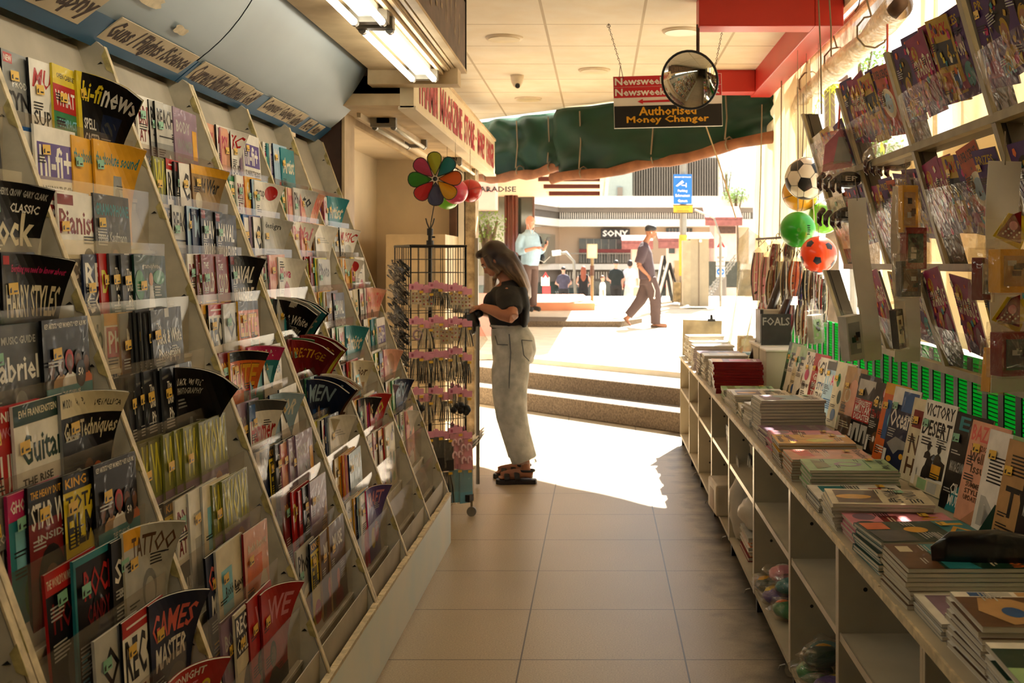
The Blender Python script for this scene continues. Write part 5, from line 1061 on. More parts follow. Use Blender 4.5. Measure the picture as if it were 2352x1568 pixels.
for k, (px, py, y) in enumerate(((2325,520,2.9),(2322,712,2.9))):
    c = P(px,py,y); e = empty('sticker_card', c, ['upper','lower'][k]+' yellow card with a red and white dotted doll on the largest card', 'toy card', None, rot=(0,.3,.2))
    b = MB(); b.prism([(-.045,0,-.04),(.04,0,-.05),(.05,0,.04),(-.02,0,.03)], (0,.002,0), pm('yellow')); b.build('card', e, local=True)
    b = MB(); b.prism([(-.035,-.003,-.035),(.035,-.003,-.035),(.012,-.003,.045),(-.008,-.003,.03)], (0,.003,0), pm('dred'))
    for i in range(9): b.tube([(-.022+.0055*i,-.003,-.026+.008*(i % 3)),(-.022+.0055*i,-.0045,-.026+.008*(i % 3))], .0028, pm('white'), 8)
    b.tube([(0,-.003,.002),(0,-.006,.002)], .012, pm('pink'), 14); b.build('doll_print', e, local=True)
# blister packs of black and pink claw clips
def claws(px, py, y, lab, n=2):
    c = P(px,py,y); e = empty('claw_pack', c, lab, 'hair clip pack', 'packs of black claw clips'); e.scale = (1.25,1.25,1.25)
    b = MB(); b.prism([(-.06,0,.0),(.05,0,.02),(.055,0,.14),(.015,0,.17),(-.05,0,.1)], (0,.004,0), pm('pink')); b.prism([(-.02,-.002,.03),(.045,-.002,.04),(.048,-.002,.13),(.0,-.002,.13)], (0,.002,0), pm('lgrey')); b.build('header_card', e, local=True)
    for k in range(n):
        z = -.03-.13*k
        b = MB(); b.ball((.03,-.03,z), (.05,.035,.03), blackp, 14, 9); b.cbox((.03,-.055,z), (.07,.03,.028), blackp); b.build('clip_body', e, local=True)
        for q in range(4):
            b = MB(); x = -.06+q*.024; b.tube([(x,-.02,z+.02-.008*q),(x-.018,-.035,z+.0-.006*q),(x-.02,-.04,z-.028-.004*q),(x-.012,-.04,z-.042-.003*q)], [.011,.011,.009,.005], mat('clip_gloss','#3a1518',.2,coat=.8), 8); b.build('claw', e, True, local=True)
        b = MB(); b.ball((.0,-.025,z+.015), (.09,.05,.055), wrapm, 12, 8); b.build('film_bag', e, local=True)
        b = MB(); b.M = Matrix(((1,0,0,-.0),(0,0,-1,-.072),(0,1,0,z-.008),(0,0,0,1))); b.text('EP', .01,0,.045,.018, pm('lgrey'), z=0, bold=.02); b.build('lettering', e, local=True)
    b = MB(); b.tube([(0,0,.16),(.005,0,.25),(.01,.02,.33)], .004, mat('pink_string','#c9564a',.6), 6); b.build('string', e, local=True)
claws(1926,395,5.2,'string of black claw clips with a pink card, beside the football')
claws(2035,270,4.9,'string of black claw clips with a pink card, higher on the hanging rack')
# ------------------------------------------------------------------ green tarp at the shop mouth
TA = Vector((-1.18,10.9,0)); TB = Vector((1.24,8.66,0))
def green_tarp(name, t0, t1, z0a, z0b, off, lab, seed):
    e = empty(name, TA.lerp(TB,t0)+Vector((0,0,2.3)), lab, 'tarpaulin', 'green tarpaulins at the shop mouth')
    nrm = Vector((TB.y-TA.y, -(TB.x-TA.x), 0)).normalized()
    b = MB()
    def fn(a, c):
        p = TA.lerp(TB, t0+(t1-t0)*a); zb = z0a+(z0b-z0a)*a; sag = .04*math.sin(a*math.pi)*(1-c)
        z = zb+(2.85-zb)*c-sag
        d = .05*math.sin(a*7+seed+c*4)*(1-c*.7)+.006*math.sin(a*31+c*9+seed)+.07*mnoise.noise(Vector((a*6,c*4,seed)))+.05*math.sin(c*math.pi)
        return p+nrm*(off+d)+Vector((0,0,z))
    b.grid(fn, 46, 14, green); o = b.build('sheet', e, True); mod(o, 'SOLIDIFY', thickness=.002)
    b = MB(); pts = []; 
    for i in range(15):
        a = i/14; p = TA.lerp(TB, t0-.015+(t1-t0+.02)*a); zb = z0a+(z0b-z0a)*a; pts.append(p+nrm*(off+.03)+Vector((0,0,zb-.04*math.sin(a*math.pi)+.012*math.sin(a*17))))
    b.tube(pts, [(.042+.008*math.sin(i*1.7+seed),.045+.006*math.cos(i*2.3)) for i in range(15)], brownroll, 12); b.build('rolled_edge', e, True)
    for a in (.15,.5,.82):
        p = TA.lerp(TB, t0+(t1-t0)*a)+nrm*(off+.08); zb = z0a+(z0b-z0a)*a
        b = MB(); b.tube([p+Vector((0,0,2.80)),p+Vector((.01,0,(2.8+zb)/2)),p+nrm*.01+Vector((0,0,zb+.03))], .006, cord, 6); b.tube([p-nrm*.05+Vector((.055*math.cos(q*.8)*0,0,zb+.055*math.sin(q*.8)))-nrm*(.055*math.cos(q*.8)) for q in range(9)], .006, cord, 6); b.build('cord', e)
green_tarp('green_tarpaulin', -.03, .37, 2.30, 2.36, -.06, 'green tarpaulin with brown rolled hem behind the fascia sign', 1)
green_tarp('green_tarpaulin', .335, 1.05, 2.23, 2.44, .02, 'wider green tarpaulin with a long brown rolled hem below the hanging sign', 4)
a = P(1600,295,8.9); b = MB(); b.tube([P(1620,285,8.9), P(1650,370,8.6), P(1690,500,8.3)], .006, mat('pale_rope','#e0cda6',.8), 6); o = b.build('rope'); tag(o, 'pale slanting rope below the green tarpaulin', 'rope')
# hanging sign
sy = 6.5
def sgn(px, py, d=0): return P(px,py,sy-d)
e = empty('hanging_sign', P(1534,232,sy), 'red, white and black hanging sign board with a red arrow, behind the round mirror', 'sign')
b = MB(); b.prism([sgn(1411,295),sgn(1660,289),sgn(1657,168),sgn(1408,176)], (0,.02,0), white)
b.build('board', e)
def bil(u, v): # u 0..1 , v 0..1 from bottom
    return sgn(1411,295).lerp(sgn(1660,289),u).lerp(sgn(1408,176).lerp(sgn(1657,168),u), v)
def panel(u0, v0, u1, v1, m, d, nm):
    b = MB(); b.prism([bil(u0,v0)+Vector((0,-d,0)),bil(u1,v0)+Vector((0,-d,0)),bil(u1,v1)+Vector((0,-d,0)),bil(u0,v1)+Vector((0,-d,0))], (0,.001,0), m); return b.build(nm, e)
sred = mat('sign_bright_red','#c41f28',.4,var=.05); sblk = mat('sign_black','#15110e',.4); syel = mat('sign_yellow','#e0a21e',.4,var=.05)
panel(.004,.585,.996,.785,sred,.002,'red_band'); panel(.004,.792,.996,.992,sred,.002,'red_band'); panel(.004,.01,.996,.425,sblk,.002,'black_band')
def lett(s, u0, v0, u1, v1, m, bold=.025):
    vs, fs, asp = text_geo(s, bold); b = MB(); b.add([bil(u0+(u1-u0)*x, v0+(v1-v0)*y)+Vector((0,-.004,0)) for x, y in vs], fs, m); return b.build('lettering', e)
lett('Newsweek Newsweek', .015,.825,.98,.965, white); lett('Newsweek Newsweek', .015,.618,.98,.758, white); lett('Authorised', .23,.23,.76,.40, syel); lett('Money Changer', .115,.055,.875,.225, syel)
b = MB(); b.prism([bil(u,v)+Vector((0,-.004,0)) for u, v in ((.22,.505),(.27,.555),(.27,.52),(.62,.53),(.62,.485),(.27,.482),(.27,.455))], (0,.001,0), sred); b.build('arrow', e)
def chain(a, c, n):
    b = MB(); d = (c-a)/n
    for i in range(n):
        p = a+d*i; s_ = Vector((.006,0,0)) if i % 2 else Vector((0,.006,0)); m_ = p+d*.5
        b.tube([p, m_+s_, p+d*1.15, m_-s_, p], .0018, rust, 5, cap=False)
    return b
chain(P(1398,60,6.53), P(1425,150,sy), 16).build('chain', e); chain(P(1659,70,6.45), P(1641,160,sy), 16).build('chain', e)
b = MB(); b.tube([P(1425,150,sy),P(1422,178,sy-.01)], .002, rust, 5); b.tube([P(1425,150,sy),P(1432,182,sy-.01)], .002, rust, 5); b.tube([P(1398,60,6.53)+Vector((.01*math.cos(i),0,.01*math.sin(i))) for i in range(8)], .002, rust, 5); b.tube([P(1398,52,6.53),P(1398,60,6.53)], .003, rust, 5); b.build('hook', e)
# convex mirror on a rod
my = 5.9; mc = P(1584,184,my); rad = .152
e = empty('convex_mirror', mc, 'round convex mirror with a black rim on a rod below the red beam', 'mirror')
rot = (Vector((-.42,-1,-.34)).normalized()).to_track_quat('Z', 'Y').to_matrix()
b = MB()
def fn(a, c):
    th = a*2*math.pi; q = c*.62; return mc+rot @ Vector((math.sin(q)/math.sin(.62)*rad*math.cos(th), math.sin(q)/math.sin(.62)*rad*math.sin(th), .05*(math.cos(q)-math.cos(.62))/(1-math.cos(.62))))
b.grid(fn, 36, 10, mat('mirror_glass','#d8d8d0',.04,1.0,var=0)); b.build('mirror_face', e, True)
b = MB(); b.tube([mc+rot @ Vector((rad*math.cos(i*math.pi/18),rad*math.sin(i*math.pi/18),0)) for i in range(37)], .007, blackp, 8, cap=False); b.build('rim', e, True)
b = MB(); b.tube([mc+rot @ Vector((0,0,-.002)), mc+rot @ Vector((0,0,-.03)), mc+rot @ Vector((0,0,-.045))], [rad*.98,rad*.6,.02], blackp, 24); b.build('back_shell', e, True)
b = MB(); q = mc+rot @ Vector((0,0,-.04)); top = Vector((P(1603,66,5.9).x,5.9,2.72)); b.tube([q, Vector((top.x,top.y,q.z+.06)), top], .009, rust, 8); b.build('rod', e)
# ------------------------------------------------------------------ rotating stand of hair goods
SX, SY = -1.0, 6.6
e = empty('rotating_stand', (SX,SY,0), 'black square wire stand on castors hung with hair goods, beside the woman', 'display stand')
ang = math.radians(26); ca, sa = math.cos(ang), math.sin(ang); hw = .165
def SP(u, v, z): return Vector((SX-.0+u*ca-v*sa, SY+u*sa+v*ca, z))
z0, z1 = .26, 1.565
b = MB(); b.tube([SP(0,0,.2),SP(0,0,1.66)], .012, black, 12); b.build('pole', e)
b = MB(); b.tube([SP(0,0,1.555),SP(0,0,1.60)], .022, black, 12); b.tube([SP(0,0,1.62),SP(.03,0,1.62)], .006, black, 8); b.tube([SP(0,0,1.63),SP(0,0,1.67)], .018, black, 12); b.build('clamp', e)
for f in range(4):
    a0 = [( -hw,-hw,1,0),(hw,-hw,0,1),(hw,hw,-1,0),(-hw,hw,0,-1)][f]
    b = MB()
    for k in range(8):
        u = a0[0]+a0[2]*2*hw*k/7; v = a0[1]+a0[3]*2*hw*k/7; b.tube([SP(u,v,z0),SP(u,v,z1)], .0022 if k not in (0,7) else .004, black, 5)
    n = 17
    for k in range(n+1):
        z = z0+(z1-z0)*k/n; b.tube([SP(a0[0],a0[1],z),SP(a0[0]+a0[2]*2*hw,a0[1]+a0[3]*2*hw,z)], .0022, black, 5)
    b.build('wire_panel', e)
b = MB()
for q in ((-hw,-hw,hw,-hw),(hw,-hw,hw,hw),(hw,hw,-hw,hw),(-hw,hw,-hw,-hw)): b.tube([SP(q[0],q[1],z1),SP(q[2],q[3],z1)], .008, black, 6)
b.tube([SP(-hw,-hw,z1),SP(hw,hw,z1)], .006, black, 6); b.tube([SP(hw,-hw,z1),SP(-hw,hw,z1)], .006, black, 6); b.build('top_frame', e)
b = MB(); p = Vector((SX+.02,SY-.02,0)); b.tube([p+Vector((.16,-.05,.12)),p+Vector((.16,-.05,.34))], .014, grey, 10); b.tube([SP(0,0,.12),SP(0,0,.26)], .014, grey, 10); b.build('lower_post', e)
for (dx, dy) in ((.32,-.12),(-.28,-.1),(.1,.3),(-.15,.3)):
    b = MB(); q = Vector((SX+dx*.8,SY+dy*.8,0)); d = Vector((dx,dy,0)).normalized(); s = Vector((-d.y,d.x,0))*.025
    b.prism([Vector((SX,SY,.085))-s,q+Vector((0,0,.085))-s,q+Vector((0,0,.085))+s,Vector((SX,SY,.085))+s], (0,0,.04), black); o = b.build('foot', e)
    b = MB(); c = Vector((q.x,q.y,.028)); b.tube([c+Vector((0,-.012,0)),c+Vector((0,.012,0))], .028, grey, 16); b.tube([c+Vector((0,0,.0)),c+Vector((0,0,.06))], .007, brass, 8); b.build('caster', o)
# hair goods
pinkc = mat('card_pink', '#e79bb0', .5, var=.08, vs=20); pinkd = mat('card_pink_dark', '#b0526e', .5); yels = stick['y']
rh = random.Random(5)
def packet(u, z, w0, h0, kind, lab, face=0, grp='hair goods on the rotating stand'):
    if face == 0: p = SP(u, -hw-.012, z); rz = ang
    elif face == 1: p = SP(-hw-.012, u, z); rz = ang-math.pi/2
    else: p = SP(hw+.012, u, z); rz = ang+math.pi/2
    e = empty('hair_goods_packet', p, lab, 'packet', grp, rot=(rh.uniform(-.06,.02),rh.uniform(-.06,.06),rz+rh.uniform(-.12,.12)))
    b = MB(); hh = .034
    b.prism([(-w0/2,0,-hh),(w0/2,0,-hh),(w0/2,0,0),(w0*.18,0,0),(w0*.1,0,.012),(-w0*.1,0,.012),(-w0*.18,0,0),(-w0/2,0,0)], (0,.003,0), pinkc); b.prism([(-w0*.35,-.001,-hh*.8),(-w0*.2,-.001,-hh*.8),(-w0*.2,-.001,-hh*.3),(-w0*.35,-.001,-hh*.3)], (0,.001,0), pinkd); b.build('header_card', e, local=True)
    b = MB()
    if kind == 'bands':
        for i in range(7):
            x = -w0*.38+w0*.76*i/6; b.tube([(x*.6,-.008,-hh-.005),(x*1.05,-.014,-hh-h0*.5),(x*1.25,-.008,-hh-h0*.95)], .0038, mat(*[('band_black','#15120f',.5),('band_grey','#6d6a5c',.5),('band_cream','#d8c8a8',.5)][0 if rh.random() < .65 else rh.choice((1,2))]), 6)
    elif kind == 'white':
        for i in range(7):
            x = -w0*.38+w0*.76*i/6; b.tube([(x*.6,-.008,-hh-.005),(x*1.1,-.014,-hh-h0*.5),(x*1.4,-.008,-hh-h0*.95)], .004, mat('band_cream','#d8c8a8',.5) if i % 3 else blackp, 6)
    elif kind == 'puff':
        for i in range(5): b.ball((rh.uniform(-.3,.3)*w0,-.014,-hh-h0*(.3+.5*rh.random())), (w0*.24,.014,w0*.24), blackp, 9, 6)
    elif kind == 'ring':
        b.tube([(w0*.3*math.cos(i*.4),-.01,-hh-h0*.5+w0*.3*math.sin(i*.4)) for i in range(17)], .006, mat('band_mauve','#b394a0',.5), 7, cap=False)
    elif kind == 'gems':
        b.box((-w0*.38,-.008,-hh-h0*.8),(w0*.38,-.004,-hh-h0*.1), mat('card_cream','#e6d6b8',.6))
        for i in range(9): b.ball((-w0*.25+w0*.25*(i % 3),-.011,-hh-h0*(.22+.2*(i//3))), .0055, mat(*[('gem_red','#a8323a',.3),('gem_gold','#c99a3c',.3)][i % 2]), 7, 5)
    elif kind == 'blue': b.box((-w0*.45,-.014,-hh-h0),(w0*.45,-.004,-hh-.003), mat('packet_blue','#6aa6bb',.4))
    elif kind == 'dark': b.box((-w0*.45,-.014,-hh-h0),(w0*.45,-.004,-hh-.003), mat('packet_dark','#23211d',.4))
    elif kind == 'curl':
        b.box((-w0*.45,-.008,-hh-h0),(w0*.45,-.004,-hh-.003), pinkc)
        for i in range(4): b.tube([(-w0*.2+w0*.4*(i % 2)+.012*math.cos(q*.5),-.014,-hh-h0*(.3+.4*(i//2))+.02*math.sin(q*.5)) for q in range(9)], .007, mat('roller_pink','#eec2c8',.4), 7)
    elif kind == 'face':
        b.box((-w0*.45,-.010,-hh-h0),(w0*.45,-.004,-hh-.003), mat('packet_white','#d9d2c4',.5)); b.box((-w0*.45,-.011,-hh-h0),(w0*.45,-.010,-hh-h0*.55), mat('packet_grey','#77736a',.5)); b.ball((w0*.08,-.011,-hh-h0*.2), (.012,.003,.016), mat('packet_skin','#c0906c',.5), 9, 6); b.ball((w0*.05,-.012,-hh-h0*.12), (.014,.003,.010), blackp, 9, 6)
    b.build('contents', e, local=True)
    b = MB(); b.prism([(-w0*.49,-.018,-hh),(w0*.49,-.018,-hh),(w0*.58,-.012,-hh-h0),(-w0*.58,-.012,-hh-h0)], (0,.016,0), wrapm); b.build('film_bag', e, local=True)
    b = MB(); b.prism([(w0*.12,-.0195,-hh-.018),(w0*.38,-.0195,-hh-.018),(w0*.38,-.0195,-hh-.004),(w0*.12,-.0195,-hh-.004)], (0,.001,0), yels); b.build('price_sticker', e, local=True)
    return e
ki = 0
kname = dict(bands='thin black hair bands',white='pale and black hair bands',puff='black hair nets',ring='mauve ring band',gems='small red and gold clips',blue='a pale blue sleeve',dark='a black sleeve',curl='pink rollers',face='a white and grey printed sleeve')
for row, (z0r, ks) in enumerate(((1.345,['gems','gems','bands','bands']),(1.155,['ring','white','gems','gems']),(.965,['bands','bands','bands','white']),(.74,['puff','bands','white','bands']),(.515,['face','curl','dark','dark']),(.315,['dark','white','blue','bands']))):
    ks = ks+[ks[(row+1) % 4], ks[row % 3]]
    for k, kd in enumerate(ks):
        u = -hw+.03+.058*k; z = z0r-.02*(k % 2); h0 = [.085,.10,.115,.105,.15,.16][row]
        packet(u, z+rh.uniform(-.012,.012), .088, h0*1.2, kd, f'packet of {kname[kd]} under a pink card, {ORD[k]} across, {["top","second","third","fourth","fifth","lowest"][row]} row', 0)
for row, z in enumerate((1.30,1.12,.94,.74,.5)):
    for k in range(3):
        packet(-.11+.11*k, z, .07, .10, ['bands','gems','white','bands','puff'][row], f'packet on the street side face of the rotating stand, {ORD[k]} across, {["top","second","third","fourth","lowest"][row]} row', 2, 'hair goods on the street side of the stand')
# heap of black hair bands and clips in film on the rack-side face
for row in range(9):
    z = 1.42-.125*row; e2 = empty('hair_band_bundle', SP(-hw-.02,0,z), f'bundled hair bands in film, rack side of the stand, {ORD[row]} from the top', 'hair bands', 'bundles of hair bands')
    b = MB(); cm = [blackp, blackp, blackp, blackp, mat('band_grey','#6d6a5c',.5), stick['y'], mat('band_tan','#a9744c',.5), mat('band_tan','#a9744c',.5), blackp][row]
    for i in range(26):
        u = -hw+.03+rh.random()*2*(hw-.03); zz = z+rh.uniform(-.05,.05); r_ = rh.uniform(.02,.045); o_ = rh.uniform(0,6)
        b.tube([SP(-hw-.025-.03*math.sin(q*.7+o_), u+r_*math.cos(q*.7+o_), zz+r_*.9*math.sin(q*.7+o_)-.01) for q in range(7)], rh.uniform(.003,.0055), cm if rh.random() < .7 else mat('band_grey','#6d6a5c',.5), 6)
    b.build('bands', e2)
    b = MB(); c = SP(-hw-.035,0,z); b.ball(c, (.045,.15,.055), wrapm, 12, 8, rot=Matrix.Rotation(ang,3,'Z'))
    for v in b.v: v += (v-c)*mnoise.noise(v*35)*.35
    b.build('film_bag', e2)
# pinwheel
e = empty('pinwheel', SP(0,0,1.66), 'pinwheel with eight coloured petals clipped above the rotating stand', 'pinwheel')
pc = P(1000,411,6.5); b = MB(); b.tube([SP(0,0,1.66), SP(.005,0,1.7), pc+Vector((-.005,.02,-.12)), pc+Vector((0,.02,0))], .003, black, 6); b.build('stem', e)
b = MB(); 
for q in (-1,1): b.tube([SP(0,0,1.66), SP(q*.018,0,1.70), SP(q*.026,0,1.73)], .004, black, 6)
b.build('clip', e)
b = MB(); b.ball(pc+Vector((0,-.012,0)), (.014,.016,.014), black, 12, 8); b.tube([pc+Vector((.016*math.cos(i*.5),-.014,.016*math.sin(i*.5))) for i in range(13)], .002, white, 5); b.build('hub', e, True)
cols = ['#b9bd35','#1f7f84','#d86a22','#d3a119','#3f4268','#c72326','#3d8f2c','#c4476b']
for i, c in enumerate(cols):
    a = math.radians(92-45*i); d = Vector((math.cos(a),0,math.sin(a))); s = Vector((-math.sin(a),0,math.cos(a))); b = MB(); m_ = mat(f'petal_{i}', c, .5, var=.05, transl=.25)
    out = []
    for k in range(21):
        tt = k/20*2*math.pi; rr_ = .088+.068*math.cos(tt); w_ = .062*math.sin(tt)*(rr_/.156)**.9
        out.append(pc+d*rr_+s*w_+Vector((0,.012*math.sin(tt)-.02*(rr_/.156)**2,0)))
    b.poly(out[:-1], m_); o = b.build('petal', e); mod(o, 'SOLIDIFY', thickness=.0015)
    b = MB(); b.tube(out, .0026, black, 6, cap=False); b.build('petal_rim', o)
# slim chrome stand behind the rotating stand
e = empty('chrome_stand', (-.83,7.4,0), 'slim chrome garment stand behind the rotating stand', 'stand')
b = MB(); b.tube([(-.80,7.35,.02),(-.80,7.35,1.05)], .012, grey, 8); b.build('post', e)
for k in range(3):
    b = MB(); b.prism([(-.98,7.2,.14+.03*k),(-.80,7.2,.30+.02*k),(-.79,7.2,.30+.02*k),(-.97,7.2,.13+.03*k)], (0,.5,0), white); b.build('tray', e)
# ------------------------------------------------------------------ outside
def bxp(b, px0, py0, px1, py1, y, dep, m):
    """box whose near face at depth y spans the given directions from the shop"""
    p, q = P(px0,py1,y), P(px1,py0,y); b.box((p.x,y,p.z),(q.x,y+dep,q.z), m)
# neighbouring arcade on the left: slotted canopy, ribbed column, glass front
canm = mat('canopy_beige','#d8c4a4',.6,var=.06,vs=2); slotm = mat('slot_brown','#5a2414',.7)
e = empty('arcade_canopy', (-3,20,2.92), 'beige flat canopy with dark slots over the neighbouring shop front', 'canopy')
b = MB(); 
ys = [15.5,17.3,18.3,18.8,20.0,20.6,21.9,22.6,24.2,25.2]
for i in range(0, len(ys), 1):
    if i+1 < len(ys):
        if i % 2 == 0: b.box((-7,ys[i],2.92),(.12-.01*i,ys[i+1],3.14), canm)
        else: b.box((-7,ys[i],2.92),(-1.1,ys[i+1],3.14), canm); b.box((.0,ys[i],2.92),(.12-.01*i,ys[i+1],3.14), canm); b.box((-1.12,ys[i],3.12),(.0,ys[i+1],3.2), slotm); b.box((-1.12,ys[i+1]-.03,2.93),(.0,ys[i+1]-.005,3.14), mat('slot_red','#5a1e10',.7))
b.box((.09,15.5,2.9),(.16,25.2,3.2), canm); b.build('slab', e)
colm = mat('column_brown','#5c2a1e',.35,var=.1,coat=.4)
e = empty('ribbed_column', (-1.90,24,.55), 'dark red-brown ribbed column carrying the neighbouring canopy', 'column')
b = MB(); b.tube([(-1.90,24,.55),(-1.90,24,2.93)], .118, colm, 20)
for k in range(10): a = k*math.pi/5; b.tube([(-1.90+.126*math.cos(a),24+.126*math.sin(a),.55),(-1.90+.126*math.cos(a),24+.126*math.sin(a),2.93)], .02, colm, 6)
b.build('shaft', e, True)
glassd = mat('dark_glass','#26302a',.08,var=.2,vs=.8,coat=1)
glassl = mat('reflecting_glass','#8c917f',.12,.3,var=.35,vs=1.2,coat=1)
e = empty('glazed_shopfront', (-3,24.5,.55), 'dark glass shop front behind the ribbed column', 'shop front')
b = MB(); b.box((-1.80,24.5,.58),(-1.47,24.55,2.92), glassd); b.build('glass_pane', e)
b = MB(); b.box((-4.4,24.4,1.2),(-2.06,24.45,2.92), glassl); b.build('glass_pane', e)
b = MB(); b.box((-1.47,24.45,.58),(-1.43,24.6,2.92), brownm); b.build('mullion', e)
pinkw = mat('pink_render','#e9a596',.8,var=.08,vs=5,bump=.2)
b = MB(); b.box((-3.58,16.6,.36),(-1.62,16.8,1.02), pinkw); o = b.build('planter'); tag(o, 'low pink rendered planter wall beside the steps', 'planter')
e = empty('pink_sign', (-1.6,15,2.2), 'pink overhead sign box with dark capital letters', 'sign')
b = MB(); b.box((-2.6,15,2.19),(-1.40,15.4,2.62), mat('pink_board','#dc9c8e',.7,var=.04)); b.build('board', e)
b = MB(); b.M = Matrix(((1,0,0,-1.75),(0,0,-1,14.99),(0,1,0,2.42),(0,0,0,1))); b.text('PARADISE', .08,0,.55,.075, sblk, bold=.03); b.build('lettering', e)
rm = mat('ceiling_shade','#b39c7e',.8)
b = MB(); b.box((-8,10.9,0),(-1.3,11.1,3.2), wallm); b.box((-6,11.2,.3),(-3.7,16.4,3.2), cream); struct(b, 'wall_street', 'cream shop wall along the street')
# plane-wise buildings across the road
sony = mat('facade_beige','#c9b196',.8,var=.05,vs=.4); whiteb = mat('facade_white','#f5efe2',.8,var=.03); greyb = mat('facade_grey','#857c72',.8,var=.06,vs=.5); louv = mat('louvre_grey','#6b645a',.7); winm = mat('far_glass','#3c463e',.2,var=.35,vs=.5,coat=.6)
dep = 60
e = empty('shopping_block', P(1480,690,dep), 'large grey and white shopping block with long louvred bands across the road', 'building')
b = MB(); 
bxp(b,1285,520,1720,620,dep,8,sony); b.build('wall', e)
b = MB(); p = [P(1285,620,dep),P(1080,620,47),P(1080,520,47),P(1285,520,dep)]; b.prism(p, (0,2,0), sony); b.build('wing_wall', e)
for nm, y0, y1, m, out in (('roof',450,476,whiteb,1.5),('fascia',476,487,greyb,1.2),('louvre_band',487,503,louv,.8),('cornice',503,520,whiteb,1.2),('floor_slab',606,619,whiteb,1.2),('lower_band',619,646,greyb,.4),('shop_base',646,700,mat('shop_dark','#5f6a62',.4),.2)):
    b = MB(); bxp(b,1285,y0,1730,y1,dep-out,3,m); b.build(nm, e)
    lift = (470 if nm == 'roof' else y0)
    b = MB(); d0, d1 = dep-out, 47-out
    b.prism([P(1285,y1,d0),P(1075,VY+(y1-VY)*d0/d1*.97,d1),P(1075,VY+(y0-VY)*d0/d1*.97,d1),P(1285,y0,d0)], (0,3,0), m); b.build(nm, e)
b = MB()
for i in range(88): bxp(b,1286+i*5,488,1288.2+i*5,502,dep-.95,.15,whiteb)
for i in range(70): bxp(b,1290+i*6,624,1292.5+i*6,640,dep-.5,.1,whiteb)
b.build('louvres', e)
for k, (x0, y0, x1, y1) in enumerate(((1330,548,1466,604),(1640,524,1695,540),(1530,524,1590,545),(1300,640,1480,682))):
    f = MB(); bxp(f,x0,y0,x1,y1,dep-.25,.1,winm); o = f.build('window', e)
    b = MB()
    for q in range(1,8): 
        x = x0+(x1-x0)*q/8; bxp(b,x-.5,y0,x+.5,y1,dep-.35,.08,mat('far_mullion','#b9b0a0',.6))
    b.build('mullions', o)
b = MB(); p = [P(1276,604,59),P(1225,608,52),P(1225,535,52),P(1276,540,59)]; b.prism([q+Vector((0,-.4,0)) for q in p], (0,.2,0), mat('far_green_glass','#4f6a62',.15,var=.3,vs=.6,coat=.6)); b.build('window', e)
b = MB(); bxp(b,1330,572,1466,580,dep-.5,.1,mat('shop_red','#8e3a34',.6)); bxp(b,1290,581,1500,583,dep-2.2,.1,grey)
for i in range(24): bxp(b,1334+i*6,583,1336+i*6,604,dep-2.1,.06,greyb)
b.build('balcony', e)
b = MB(); bxp(b,1430,652,1700,660,dep-.6,.3,mat('shop_red2','#a3302c',.6)); b.build('awning_band', e)
e2 = empty('shop_sign', P(1413,547,dep-.6), 'black sign with bold white capital letters on the shopping block', 'sign')
b = MB(); bxp(b,1380,525,1447,547,dep-.8,.5,mat('far_sign_black','#2a2622',.5)); b.build('board', e2)
b = MB(); q = P(1384,543.5,dep-.85); w_ = 58*dep/FPX; h_ = 15*dep/FPX; b.M = Matrix(((1,0,0,q.x),(0,0,-1,q.y),(0,1,0,q.z),(0,0,0,1))); b.text('SONY', 0,0,w_,h_, mat('far_sign_white','#fbf6ec',.5,var=0), bold=.035); b.build('lettering', e2)
e2 = empty('shop_sign', P(1300,678,dep-.8), 'low dark shop fascia with pale letters beyond the standing people', 'sign')
b = MB(); bxp(b,1265,662,1330,682,dep-.9,.3,mat('far_sign_green','#4d5a55',.5)); b.build('board', e2)
b = MB(); q = P(1268,679,dep-.95); b.M = Matrix(((1,0,0,q.x),(0,0,-1,q.y),(0,1,0,q.z),(0,0,0,1))); b.text('BOX', 0,0,.42,.25, whiteb, bold=.03); b.build('lettering', e2)
# upper blocks behind
e = empty('car_park_block', P(1550,450,80), 'tall pale block with grey upright fins behind the shopping block', 'building')
b = MB(); bxp(b,1448,300,1655,664,80,6,whiteb); b.build('wall', e)
b = MB()
for i in range(34): bxp(b,1456+i*5.8,362,1458.6+i*5.8,452,79.4,.4,greyb)
b.build('fins', e)
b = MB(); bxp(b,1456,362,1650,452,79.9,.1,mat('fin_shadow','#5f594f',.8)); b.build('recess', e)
e = empty('pale_blue_block', P(1400,450,76), 'plain pale blue-grey building behind the arcade canopy', 'building')
b = MB(); bxp(b,1180,300,1452,666,76,6,mat('pale_blue_wall','#a3b0ab',.8,var=.03)); b.build('wall', e)
b = MB(); bxp(b,1418,430,1430,452,75.8,.3,greyb); b.build('window', e)
